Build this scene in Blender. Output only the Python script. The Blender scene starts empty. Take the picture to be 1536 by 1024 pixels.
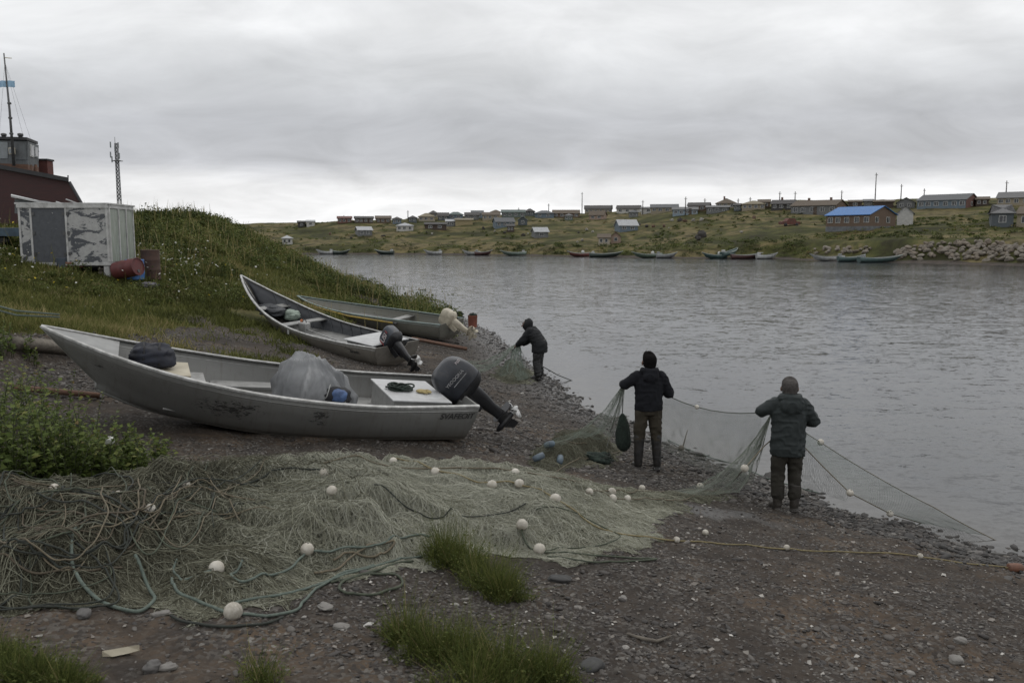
import bpy, bmesh, math, random
import numpy as np
from mathutils import Vector, Matrix, Euler
PI = math.pi
R = math.radians
scene = bpy.context.scene
COL = scene.collection
random.seed(7)
RNG = np.random.default_rng(11)

# ------------------------------------------------------------------ camera model
CAM_Z, FPX = 3.75, 1280.0
PITCH = math.atan(154 / FPX)
CAM = Vector((0, 0, CAM_Z))
_cp, _sp = math.cos(PITCH), math.sin(PITCH)


def ray(u, v):
    a, b = (u - 768) / FPX, (512 - v) / FPX
    return Vector((a, _cp + b * _sp, -_sp + b * _cp))


def at(u, v, y):
    """world point seen at photo pixel (u, v) lying y metres ahead of the camera"""
    d = ray(u, v)
    return CAM + d * (y / d.y)


def proj(p):
    x, y, z = p[0], p[1], p[2] - CAM_Z
    dep = y * _cp - z * _sp
    return (768 + FPX * x / dep, 512 - FPX * (y * _sp + z * _cp) / dep)


# ------------------------------------------------------------------ noise
def _hash(ix, iy, seed):
    n = (ix.astype(np.int64) * 374761393 + iy.astype(np.int64) * 668265263 + seed * 1442695041) & 0xFFFFFFFF
    n = ((n ^ (n >> 13)) * 1274126177) & 0xFFFFFFFF
    return ((n ^ (n >> 16)) & 0xFFFF) / 65535.0


def vnoise(x, y, s=1.0, seed=0):
    x = np.asarray(x, float) * s
    y = np.asarray(y, float) * s
    ix, iy = np.floor(x), np.floor(y)
    fx, fy = x - ix, y - iy
    fx = fx * fx * (3 - 2 * fx)
    fy = fy * fy * (3 - 2 * fy)
    a = _hash(ix, iy, seed); b = _hash(ix + 1, iy, seed)
    c = _hash(ix, iy + 1, seed); d = _hash(ix + 1, iy + 1, seed)
    return (a + (b - a) * fx) * (1 - fy) + (c + (d - c) * fx) * fy


def fbm(x, y, s=1.0, oct=4, seed=0):
    t, a, n = 0, 0.5, 0
    for k in range(oct):
        t = t + a * vnoise(x, y, s * 2.03 ** k, seed + 17 * k)
        n += a
        a *= 0.5
    return t / n


def sstep(a, b, x):
    t = np.clip((x - a) / (b - a), 0, 1)
    return t * t * (3 - 2 * t)


def smin(a, b, k):
    h = np.clip(0.5 + 0.5 * (b - a) / k, 0, 1)
    return b * (1 - h) + a * h - k * h * (1 - h)


# ------------------------------------------------------------------ terrain
NEAR = np.array([(60, -60), (30, -16), (18, -4), (12, 2.8), (8, 7.2), (5.9, 9.7), (4.45, 11.65), (2.85, 15.6), (1.95, 18), (1.35, 21),
                 (0.5, 26), (-0.74, 33.8), (-2.4, 41), (-5.4, 47.5), (-10.8, 61), (-19, 85), (-34, 127), (-62, 165), (-130, 188), (-320, 225), (-1500, 420)], float)
FAR = np.array([(-1500, 700), (-320, 300), (-120, 236), (-52, 205), (-27, 207), (-1, 192), (29, 166), (49, 158), (54, 143), (70, 118), (95, 95), (160, 62), (400, 10), (1500, -200)], float)


def pl_dist(P, x, y):
    """distance to a polyline, positive on its left-hand side"""
    best = np.full(x.shape, 1e18)
    sg = np.ones(x.shape)
    for (ax, ay), (bx, by) in zip(P[:-1], P[1:]):
        dx, dy = bx - ax, by - ay
        t = np.clip(((x - ax) * dx + (y - ay) * dy) / (dx * dx + dy * dy), 0, 1)
        qx, qy = x - (ax + t * dx), y - (ay + t * dy)
        d2 = qx * qx + qy * qy
        cr = dx * qy - dy * qx
        m = d2 < best
        best = np.where(m, d2, best)
        sg = np.where(m, np.sign(cr), sg)
    return np.sqrt(best) * sg


def height(x, y, detail=True):
    x = np.asarray(x, float); y = np.asarray(y, float)
    dn = pl_dist(NEAR, x, y)
    df = pl_dist(FAR, x, y)
    # near bank: beach then grassy slope rising into the hill
    s1 = np.interp(y, [10, 14, 20, 40, 60], [.2, .18, .125, .14, .2])
    w = np.interp(y, [8, 14, 22, 35, 48, 60], [4.5, 4.5, 5.0, 3.4, 1.2, .8])
    s2 = np.interp(y, [6, 10, 14, 22, 28, 40, 50, 70], [.11, .135, .17, .2, .235, .40, .50, .56])
    cap = np.interp(y, [6, 14, 24, 32, 45, 60, 130], [2.2, 3.3, 4.0, 4.5, 4.95, 5.1, 5.4])
    h = s1 * np.minimum(dn, w) + s2 * np.maximum(dn - w, 0)
    h = np.where(dn > 0, smin(h, cap, 1.1) + .03 * 0, h)
    far_left = np.clip((dn - 18) / 60, 0, 1)
    h = h + far_left * np.interp(y, [20, 40, 80], [.4, 1.2, .8])
    bump = (fbm(x, y, .22, 3, 3) - .5) * np.clip((dn - 3) / 8, 0, 1) * np.interp(y, [10, 30, 60], [.25, .5, .9])
    h = h + np.where(dn > 0, bump, 0)
    h = h - 1.5 * np.exp(-(((x + 27) / 6.5) ** 2 + ((y - 39) / 9) ** 2))
    # small scarp left of the first boat
    h = h + .32 * sstep(-6.9, -7.6, x) * sstep(10.2, 11.2, y) * sstep(20, 15, y)
    h = h + .11 * np.exp(-(((x + 1.9) / 1.8) ** 2 + ((y - 11.9) / 1.2) ** 2))
    hn = np.where(dn > 0, h, np.maximum(.12 * dn, -1.5))
    # far bank
    k = np.interp(x, [-60, 30, 60, 90], [0, 0, 1, 1])
    g = .07 * np.minimum(df, 3) + (1.2 + 1.7 * k) * sstep(2.5, 9 + 2 * k, df) + (.104 + .006 * k) * np.maximum(df - 5, 0)
    capf = np.interp(x, [-150, -60, 0, 50, 90], [9.0, 10.2, 12.2, 13.6, 14.6])
    g = smin(g, capf, 2.0)
    g = g + (fbm(x, y, .035, 4, 9) - .5) * 3.2 * np.clip((df - 6) / 25, 0, 1) + (fbm(x, y, .16, 3, 21) - .5) * .9 * np.clip((df - 3) / 8, 0, 1)
    hf = np.where(df > 0, g, np.maximum(.12 * df, -1.5))
    z = np.maximum(hn, hf)
    if detail:
        near = np.clip((42 - np.hypot(x, y)) / 34, 0, 1)
        z = z + near * ((fbm(x, y, 1.1, 2, 31) - .5) * .1 + (fbm(x, y, 4.2, 3, 41) - .5) * .07 + (fbm(x, y, 17, 2, 51) - .5) * .022)
    return z


def hz(x, y, detail=True):
    return float(height(np.array([x]), np.array([y]), detail)[0])


def ground(u, v, y0=3.0, y1=900.0):
    """where the view ray through photo pixel (u, v) meets the terrain"""
    d = ray(u, v)
    ys = np.geomspace(y0, y1, 2500)
    t = ys / d.y
    xs, zs = d.x * t, CAM_Z + d.z * t
    hit = np.nonzero(zs <= height(xs, ys, False))[0]
    k = hit[0] if len(hit) else int(np.argmin((zs - height(xs, ys, False)) / ys + (ys < 90) * 9))
    return Vector((xs[k], ys[k], hz(xs[k], ys[k], ys[k] < 60)))


# ------------------------------------------------------------------ mesh building
class MB:
    def __init__(s):
        s.v, s.f, s.sm = [], [], []

    def add(s, vs, fs, smooth=False):
        n = len(s.v)
        s.v += [tuple(p) for p in vs]
        s.f += [tuple(i + n for i in f) for f in fs]
        s.sm += [smooth] * len(fs)
        return s

    def box(s, c, d, rot=None):
        M = rot.to_matrix() if isinstance(rot, Euler) else (Matrix.Rotation(rot, 3, 'Z') if rot else Matrix.Identity(3))
        c = Vector(c)
        vs = [c + M @ Vector((sx * d[0] / 2, sy * d[1] / 2, sz * d[2] / 2)) for sz in (-1, 1) for sy in (-1, 1) for sx in (-1, 1)]
        return s.add(vs, [(0, 2, 3, 1), (4, 5, 7, 6), (0, 1, 5, 4), (2, 6, 7, 3), (0, 4, 6, 2), (1, 3, 7, 5)])

    def hexa(s, lo, hi):
        """solid between two quads (4 points each, same winding)"""
        return s.add(list(lo) + list(hi), [(3, 2, 1, 0), (4, 5, 6, 7), (0, 1, 5, 4), (1, 2, 6, 5), (2, 3, 7, 6), (3, 0, 4, 7)])

    def tube(s, pts, r, n=6, caps=True, flat=1.0):
        pts = [Vector(p) for p in pts]
        m = len(pts)
        rs = r if isinstance(r, (list, tuple)) else [r] * m
        up = Vector((0, 0, 1))
        vs, fs = [], []
        prev = None
        for i, p in enumerate(pts):
            t = (pts[min(i + 1, m - 1)] - pts[max(i - 1, 0)])
            if t.length < 1e-9:
                t = Vector((0, 0, 1))
            t.normalize()
            if prev is None:
                a = t.cross(up)
                if a.length < .05:
                    a = t.cross(Vector((1, 0, 0)))
            else:
                a = prev - t * prev.dot(t)
                if a.length < 1e-6:
                    a = t.cross(up)
            a.normalize()
            prev = a
            b = t.cross(a)
            for k in range(n):
                q = 2 * PI * k / n
                vs.append(p + (a * math.cos(q) + b * math.sin(q) * flat) * rs[i])
        for i in range(m - 1):
            for k in range(n):
                fs.append((i * n + k, i * n + (k + 1) % n, (i + 1) * n + (k + 1) % n, (i + 1) * n + k))
        if caps:
            fs.append(tuple(range(n - 1, -1, -1)))
            fs.append(tuple((m - 1) * n + k for k in range(n)))
        return s.add(vs, fs, True)

    def loft(s, rings, caps=True, smooth=True, closed=True):
        n = len(rings[0])
        vs = [p for r in rings for p in r]
        fs = []
        for i in range(len(rings) - 1):
            for k in range(n if closed else n - 1):
                fs.append((i * n + k, i * n + (k + 1) % n, (i + 1) * n + (k + 1) % n, (i + 1) * n + k))
        s.add(vs, fs, smooth)
        if caps:
            s.add(rings[0], [tuple(range(n - 1, -1, -1))], False)
            s.add(rings[-1], [tuple(range(n))], False)
        return s

    def lathe(s, prof, c=(0, 0, 0), n=20, smooth=True, M=None):
        rings = []
        for (r, z) in prof:
            ring = []
            for k in range(n):
                p = Vector((r * math.cos(2 * PI * k / n), r * math.sin(2 * PI * k / n), z))
                if M:
                    p = M @ p
                ring.append(Vector(c) + p)
            rings.append(ring)
        return s.loft(rings, True, smooth)

    def ball(s, c, r, n=12, m=8, sc=(1, 1, 1)):
        rings = []
        for i in range(m + 1):
            a = -PI / 2 + PI * i / m
            rr = max(math.cos(a), 1e-3)
            rings.append([Vector(c) + Vector((r * rr * math.cos(2 * PI * k / n) * sc[0], r * rr * math.sin(2 * PI * k / n) * sc[1], r * math.sin(a) * sc[2])) for k in range(n)])
        return s.loft(rings)

    def mesh(s, name):
        me = bpy.data.meshes.new(name)
        me.from_pydata(s.v, [], s.f)
        me.polygons.foreach_set('use_smooth', s.sm)
        me.update()
        return me

    def obj(s, name, mat, parent=None, bevel=0, world=False):
        return link(name, s.mesh(name), mat, parent, bevel, world)


def link(name, me, mat, parent=None, bevel=0, world=False):
    o = bpy.data.objects.new(name, me)
    COL.objects.link(o)
    if mat:
        me.materials.append(mat)
    if parent:
        o.parent = parent
        if world:
            o.matrix_parent_inverse = (Matrix.LocRotScale(parent.location, parent.rotation_euler, None)).inverted()
    if bevel:
        b = o.modifiers.new('bevel', 'BEVEL')
        b.width = bevel; b.segments = 2; b.limit_method = 'ANGLE'; b.angle_limit = R(40)
    return o


def tag(o, label=None, cat=None, group=None, kind=None):
    if label: o['label'] = label
    if cat: o['category'] = cat
    if group: o['group'] = group
    if kind: o['kind'] = kind
    return o


def thing(name, label, cat, loc=(0, 0, 0), rot=(0, 0, 0), group=None):
    o = bpy.data.objects.new(name, None)
    o.empty_display_size = .2
    COL.objects.link(o)
    o.location = loc
    o.rotation_euler = rot if not isinstance(rot, (int, float)) else (0, 0, rot)
    return tag(o, label, cat, group)


def np_mesh(name, V, F, mat, smooth=False, attrs=None):
    """fast mesh from arrays; F (n, k) with the same corner count k"""
    V = np.ascontiguousarray(V, np.float32); F = np.ascontiguousarray(F, np.int32)
    me = bpy.data.meshes.new(name)
    k = F.shape[1]
    me.vertices.add(len(V)); me.vertices.foreach_set('co', V.ravel())
    me.loops.add(F.size); me.loops.foreach_set('vertex_index', F.ravel())
    me.polygons.add(len(F))
    me.polygons.foreach_set('loop_start', np.arange(0, F.size, k, dtype=np.int32))
    me.polygons.foreach_set('loop_total', np.full(len(F), k, np.int32))
    me.polygons.foreach_set('use_smooth', np.full(len(F), smooth))
    for nm, arr in (attrs or {}).items():
        a = me.attributes.new(nm, 'FLOAT', 'POINT')
        a.data.foreach_set('value', np.ascontiguousarray(arr, np.float32))
    me.update(calc_edges=True)
    if mat: me.materials.append(mat)
    return me


def scatter(tv, tf, pos, rotz, scale, tilt=None, tint=None):
    """copies of a template as one array: pos (n,3), rotz (n), scale (n) or (n,3), tilt (n,2)"""
    n, m = len(pos), len(tv)
    sc = np.asarray(scale, float)
    if sc.ndim == 1: sc = np.repeat(sc[:, None], 3, 1)
    P = tv[None] * sc[:, None]
    if tilt is not None:
        c, s = np.cos(tilt[:, 0])[:, None], np.sin(tilt[:, 0])[:, None]
        y, z = P[..., 1] * c - P[..., 2] * s, P[..., 1] * s + P[..., 2] * c
        P = np.stack([P[..., 0], y, z], -1)
        c, s = np.cos(tilt[:, 1])[:, None], np.sin(tilt[:, 1])[:, None]
        x, z = P[..., 0] * c + P[..., 2] * s, -P[..., 0] * s + P[..., 2] * c
        P = np.stack([x, P[..., 1], z], -1)
    c, s = np.cos(rotz)[:, None], np.sin(rotz)[:, None]
    P = np.stack([P[..., 0] * c - P[..., 1] * s, P[..., 0] * s + P[..., 1] * c, P[..., 2]], -1) + pos[:, None]
    F = tf[None] + (np.arange(n) * m)[:, None, None]
    T = np.repeat(tint if tint is not None else np.zeros(n), m)
    return P.reshape(-1, 3), F.reshape(-1, tf.shape[1]), T


# ------------------------------------------------------------------ materials
class NT:
    def __init__(s, name):
        s.m = bpy.data.materials.new(name)
        s.m.use_nodes = True
        s.t = s.m.node_tree
        s.b = s.t.nodes['Principled BSDF']

    def n(s, typ, **kw):
        nd = s.t.nodes.new(typ)
        for k, v in kw.items():
            if k.startswith('_'):
                setattr(nd, k[1:], v)
            else:
                key = k.replace('__', ' ')
                nd.inputs[key].default_value = v
        return nd

    def l(s, a, b):
        s.t.links.new(a, b)

    def ramp(s, fac, stops, interp='LINEAR'):
        nd = s.t.nodes.new('ShaderNodeValToRGB')
        nd.color_ramp.interpolation = interp
        e = nd.color_ramp.elements
        while len(e) < len(stops): e.new(.5)
        for q, (p, c) in zip(e, stops):
            q.position = p
            q.color = (*c, 1) if len(c) == 3 else c
        s.l(fac, nd.inputs[0])
        return nd.outputs[0]

    def mix(s, fac, a, b, blend='MIX'):
        nd = s.t.nodes.new('ShaderNodeMix')
        nd.data_type = 'RGBA'; nd.blend_type = blend
        for sock, val in ((nd.inputs[0], fac), (nd.inputs[6], a), (nd.inputs[7], b)):
            if hasattr(val, 'is_linked'): s.l(val, sock)
            elif isinstance(val, (int, float)): sock.default_value = val
            else: sock.default_value = (*val, 1)
        return nd.outputs[2]

    def math(s, op, a, b=0.0, c=0.0):
        nd = s.t.nodes.new('ShaderNodeMath')
        nd.operation = op
        for i, val in enumerate((a, b, c)):
            if hasattr(val, 'is_linked'): s.l(val, nd.inputs[i])
            else: nd.inputs[i].default_value = val
        return nd.outputs[0]

    def coord(s, scale=(1, 1, 1), kind='Object', rot=(0, 0, 0)):
        if kind == 'World':
            src = s.t.nodes.new('ShaderNodeNewGeometry').outputs['Position']
        else:
            src = s.t.nodes.new('ShaderNodeTexCoord').outputs[kind]
        mp = s.t.nodes.new('ShaderNodeMapping')
        mp.inputs['Scale'].default_value = scale
        mp.inputs['Rotation'].default_value = rot
        s.l(src, mp.inputs[0])
        return mp.outputs[0]

    def noise(s, vec, scale, detail=4, rough=.55, dist=0.0):
        nd = s.n('ShaderNodeTexNoise', Scale=scale, Detail=detail, Roughness=rough, Distortion=dist)
        s.l(vec, nd.inputs['Vector'])
        return nd.outputs[0]

    def bump(s, h, strength=.3, dist=.02):
        nd = s.n('ShaderNodeBump', Strength=strength, Distance=dist)
        s.l(h, nd.inputs['Height'])
        s.l(nd.outputs[0], s.b.inputs['Normal'])
        return nd

    def attr(s, name):
        nd = s.t.nodes.new('ShaderNodeAttribute')
        nd.attribute_name = name
        return nd.outputs['Fac']


def mat(name, a, b=None, scale=4, rough=.6, metal=0.0, bump=.2, bdist=.01, stretch=(1, 1, 1), contrast=(.35, .65), dirt=None, spec=.5, fine=40, rvar=.1, kind='Object'):
    """general weathered surface: two tones mottled by noise, optional dirt, fine bump"""
    m = NT(name)
    b = b or tuple(c * .75 for c in a)
    co = m.coord(stretch, kind)
    n1 = m.noise(co, scale, 6, .62, .3)
    col = m.ramp(n1, [(contrast[0], b), (contrast[1], a)])
    if dirt:
        n2 = m.noise(co, scale * .55 + 1.3, 7, .7, .6)
        f = m.ramp(n2, [(.5, (0, 0, 0)), (.68, (1, 1, 1))])
        col = m.mix(m.math('MULTIPLY', f, dirt[1]), col, dirt[0])
    m.l(col, m.b.inputs['Base Color'])
    m.b.inputs['Metallic'].default_value = metal
    m.b.inputs['Specular IOR Level'].default_value = spec
    rr = m.math('MULTIPLY_ADD', n1, rvar * 2, rough - rvar)
    m.l(rr, m.b.inputs['Roughness'])
    if bump:
        m.bump(m.noise(co, fine, 4, .6), bump, bdist)
    return m.m


def tint_mat(name, stops, rough=.7, trans=0.0, spec=.1):
    """colour from a per-element 'tint' attribute (each leaf or blade its own tone)"""
    m = NT(name)
    col = m.ramp(m.attr('tint'), stops)
    m.l(col, m.b.inputs['Base Color'])
    m.b.inputs['Roughness'].default_value = rough
    m.b.inputs['Specular IOR Level'].default_value = spec
    if trans:
        tr = m.t.nodes.new('ShaderNodeBsdfTranslucent')
        m.l(col, tr.inputs[0])
        mx = m.t.nodes.new('ShaderNodeMixShader')
        mx.inputs[0].default_value = trans
        m.l(m.b.outputs[0], mx.inputs[1]); m.l(tr.outputs[0], mx.inputs[2])
        m.l(mx.outputs[0], m.t.nodes['Material Output'].inputs[0])
    return m.m
# ================================================================== camera, sky, sun
cd = bpy.data.cameras.new('camera')
cd.sensor_width = 36; cd.lens = 36 * FPX / 1536
cd.clip_start = .1; cd.clip_end = 20000
cam = bpy.data.objects.new('camera', cd); COL.objects.link(cam)
cam.location = CAM
cd.dof.use_dof = True; cd.dof.focus_distance = 13; cd.dof.aperture_fstop = 4.0
cam.rotation_euler = (PI / 2 - PITCH, 0, 0)
scene.camera = cam
vs = scene.view_settings
vs.view_transform = 'Standard'; vs.look = 'None'; vs.exposure = .2; vs.gamma = 1

SUN_EL, SUN_AZ = R(58), R(25)          # a bright patch of overcast, ahead and to the right
w = bpy.data.worlds.new('World'); scene.world = w
w.use_nodes = True
wt = w.node_tree; wn = wt.nodes
bg = wn['Background']


def wnode(t, **kw):
    nd = wn.new(t)
    for k, v in kw.items():
        if k.startswith('_'): setattr(nd, k[1:], v)
        else: nd.inputs[k].default_value = v
    return nd


sky = wnode('ShaderNodeTexSky', _sky_type='NISHITA', _sun_disc=False, _sun_elevation=SUN_EL, _sun_rotation=SUN_AZ, _air_density=1.5, _dust_density=3)
tc = wnode('ShaderNodeTexCoord')
sep = wnode('ShaderNodeSeparateXYZ'); wt.links.new(tc.outputs['Generated'], sep.inputs[0])


def wm(op, a, b=0.0, c=0.0):
    nd = wnode('ShaderNodeMath', _operation=op)
    for i, val in enumerate((a, b, c)):
        if hasattr(val, 'is_linked'): wt.links.new(val, nd.inputs[i])
        else: nd.inputs[i].default_value = val
    return nd.outputs[0]


zc = wm('MAXIMUM', sep.outputs['Z'], 0.0)
den = wm('ADD', zc, .24)
px = wm('DIVIDE', sep.outputs['X'], den); py = wm('DIVIDE', sep.outputs['Y'], den)
cmb = wnode('ShaderNodeCombineXYZ')
wt.links.new(px, cmb.inputs[0]); wt.links.new(py, cmb.inputs[1])
def wnoise(scale, detail, rough, dist, off=(0, 0, 0), sc=(1, 1, 1)):
    mp = wnode('ShaderNodeMapping'); mp.inputs['Location'].default_value = off; mp.inputs['Scale'].default_value = sc
    wt.links.new(cmb.outputs[0], mp.inputs[0])
    nd = wnode('ShaderNodeTexNoise', Scale=scale, Detail=detail, Roughness=rough, Distortion=dist)
    wt.links.new(mp.outputs[0], nd.inputs['Vector'])
    return nd.outputs[0]
big = wnoise(.8, 5, .5, .4, (3.1, 1.7, 0), (.8, 1.3, 1))
med = wnoise(2.3, 7, .58, .5, (7.3, 2.2, 0), (1.0, 1.25, 1))
# elevation of the cloud bands wobbles with the cloud noise
el = wm('ADD', sep.outputs['Z'], wm('MULTIPLY', wm('SUBTRACT', big, .5), .075))
rp = wnode('ShaderNodeValToRGB')
stops = [(0.0, (.84, .845, .855)), (.04, (.80, .805, .815)), (.066, (.74, .745, .76)), (.088, (.44, .45, .48)), (.125, (.46, .47, .50)), (.165, (.60, .61, .63)), (.215, (.80, .805, .815)), (.40, (.74, .745, .755)), (1.0, (.82, .825, .83))]
e = rp.color_ramp.elements
while len(e) < len(stops): e.new(.5)
for q, (p, c) in zip(e, stops): q.position = p; q.color = (*c, 1)
wt.links.new(el, rp.inputs[0])
mod = wm('MULTIPLY_ADD', wm('SUBTRACT', med, .48), .72, 1.0)
mod = wm('MULTIPLY', mod, wm('MULTIPLY_ADD', wm('SUBTRACT', big, .47), .6, 1.0))
cl = wnode('ShaderNodeVectorMath', _operation='SCALE')
wt.links.new(rp.outputs[0], cl.inputs[0]); wt.links.new(mod, cl.inputs['Scale'])
SKY_STR = .1
sc10 = wnode('ShaderNodeVectorMath', _operation='SCALE'); sc10.inputs['Scale'].default_value = 1 / SKY_STR
wt.links.new(cl.outputs[0], sc10.inputs[0])
mx = wnode('ShaderNodeMix', _data_type='RGBA'); mx.inputs[0].default_value = .94
wt.links.new(sky.outputs[0], mx.inputs[6]); wt.links.new(sc10.outputs[0], mx.inputs[7])
wt.links.new(mx.outputs[2], bg.inputs['Color'])
bg.inputs['Strength'].default_value = SKY_STR

sl = bpy.data.lights.new('sun', 'SUN')
sl.energy = .5; sl.angle = R(50); sl.color = (1, .97, .93)
so = bpy.data.objects.new('sun', sl); COL.objects.link(so)
sd = Vector((math.sin(SUN_AZ) * math.cos(SUN_EL), math.cos(SUN_AZ) * math.cos(SUN_EL), math.sin(SUN_EL)))
so.rotation_euler = sd.to_track_quat('Z', 'Y').to_euler()
so.location = (0, 0, 60)

# ================================================================== ground
def grass_edge(y):
    return np.interp(y, [5, 11, 13, 15, 17, 20, 28, 40, 60], [12.5, 12.3, 11.2, 9.2, 7.9, 6.8, 5.0, 3.0, 1.0])


def grass_weight(x, y):
    dn = pl_dist(NEAR, x, y); df = pl_dist(FAR, x, y)
    n = fbm(x, y, .45, 4, 61) - .5
    g = sstep(-.6, 1.1, dn - grass_edge(y) + n * 5.5)
    trk = sstep(.95, .3, np.abs(x + 6.6 + (y - 17) * .22 + (fbm(x, y, .3, 2, 5) - .5) * 2.4) / 2.3) * sstep(10, 14, y) * sstep(27, 21, y)
    g = g * (1 - .95 * trk * sstep(.34, .52, fbm(x, y, .9, 3, 77)))
    gf = sstep(2.2, 4.5, df + (fbm(x, y, .3, 3, 71) - .5) * 3)
    return np.where(df > 0, gf, g)


def build_ground():
    na, nr = 760, 980
    az = np.radians(np.linspace(-72, 72, na))
    rr = np.concatenate([np.geomspace(.8, 3.2, 40)[:-1], np.geomspace(3.2, 60, 640)[:-1], np.geomspace(60, 380, 220)[:-1], np.geomspace(380, 9000, 84)])
    A, Q = np.meshgrid(az, rr)
    x, y = (np.sin(A) * Q).ravel(), (np.cos(A) * Q).ravel()
    z = height(x, y)
    nr = len(rr)
    i = np.arange((nr - 1) * (na - 1)); r_, c_ = i // (na - 1), i % (na - 1)
    F = np.stack([r_ * na + c_, r_ * na + c_ + 1, (r_ + 1) * na + c_ + 1, (r_ + 1) * na + c_], 1)[:, ::-1]
    dn = pl_dist(NEAR, x, y); df = pl_dist(FAR, x, y)
    gw = grass_weight(x, y)
    wet = sstep(.30, .02, z) * (dn > -8)
    pc = ground(1075, 771)
    wet = np.maximum(wet, sstep(1.1, .5, np.hypot((x - pc.x) / .85, (y - pc.y) / .28) + (fbm(x, y, 3, 3, 17) - .5) * 1.6) * (Q.ravel() < 30))
    far = (df > 0).astype(float)
    m = NT('ground_soil_and_grass')
    co = m.coord((1, 1, 1), 'World')
    g, wt_, fr = m.attr('grass'), m.attr('wet'), m.attr('far')
    # bare beach: dark silty soil, brown patches, gravel flecks
    n1 = m.noise(co, .55, 6, .62, .4); n2 = m.noise(co, 3.4, 6, .68, .3); n3 = m.noise(co, 26, 4, .6)
    soil = m.ramp(n1, [(.3, (.040, .034, .029)), (.5, (.062, .051, .042)), (.64, (.104, .077, .055)), (.78, (.074, .062, .053))])
    soil = m.mix(m.ramp(n2, [(.42, (0, 0, 0)), (.62, (.75, .75, .75))]), soil, (.036, .032, .029))
    vor = m.n('ShaderNodeTexVoronoi', Scale=38.0, Randomness=1.0); m.l(co, vor.inputs['Vector'])
    vsep = m.t.nodes.new('ShaderNodeSeparateColor'); m.l(vor.outputs['Color'], vsep.inputs[0])
    fleck = m.ramp(vsep.outputs[0], [(.0, (.03, .028, .027)), (.5, (.07, .064, .058)), (.82, (.12, .112, .102)), (.95, (.15, .142, .13)), (1, (.24, .23, .21))])
    stone = m.math('MULTIPLY', m.ramp(vsep.outputs[1], [(.35, (0, 0, 0)), (.42, (1, 1, 1))]), m.ramp(m.noise(co, 1.1, 4, .6), [(.4, (.15, .15, .15)), (.6, (.85, .85, .85))]))
    soil = m.mix(stone, soil, fleck)
    soil = m.mix(m.math('MULTIPLY', wt_, .55), soil, (.022, .021, .02))
    # turf
    g1 = m.noise(co, .35, 5, .6, .3); g2 = m.noise(co, 5.5, 5, .65, .2)
    turf = m.ramp(g1, [(.3, (.045, .056, .018)), (.48, (.08, .09, .03)), (.62, (.13, .115, .05)), (.75, (.085, .075, .035))])
    turf = m.mix(m.ramp(g2, [(.35, (0, 0, 0)), (.7, (.8, .8, .8))]), turf, (.05, .046, .022))
    # far slopes: long grass with paler and darker swathes
    cf = m.coord((1, 1.0, 2.2), 'World')
    f1 = m.noise(cf, .06, 8, .68, 1.0); f2 = m.noise(cf, .35, 6, .68, .5)
    fg = m.ramp(f1, [(.34, (.026, .026, .012)), (.43, (.052, .056, .02)), (.50, (.082, .080, .03)), (.545, (.14, .115, .056)), (.59, (.15, .125, .065)), (.64, (.072, .065, .03)), (.72, (.032, .029, .017))])
    fg = m.mix(m.ramp(f2, [(.46, (0, 0, 0)), (.62, (.75, .75, .75))]), fg, (.03, .028, .016))
    turf = m.mix(fr, turf, fg)
    ge = m.math('ADD', g, m.math('MULTIPLY', m.math('SUBTRACT', m.noise(co, 6, 5, .7), .5), .7))
    gm = m.ramp(ge, [(.38, (0, 0, 0)), (.62, (1, 1, 1))])
    col = m.mix(gm, soil, turf)
    m.l(col, m.b.inputs['Base Color'])
    rg = m.math('MULTIPLY_ADD', wt_, -.45, .88)
    m.l(rg, m.b.inputs['Roughness'])
    m.l(m.math('MULTIPLY_ADD', wt_, .4, .06), m.b.inputs['Specular IOR Level'])
    hsum = m.math('ADD', m.math('MULTIPLY', n3, .5), m.math('ADD', m.math('MULTIPLY', n2, .8), m.math('MULTIPLY', m.math('SUBTRACT', 1.0, vor.outputs['Distance']), .35)))
    m.bump(hsum, .55, .03)
    me = np_mesh('ground', np.stack([x, y, z], 1), F, m.m, True, {'grass': gw, 'wet': wet, 'far': far})
    o = link('ground', me, None)
    tag(o, 'dark gravelly river beach and grassy banks on both sides of the water', kind='structure')


build_ground()

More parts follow.
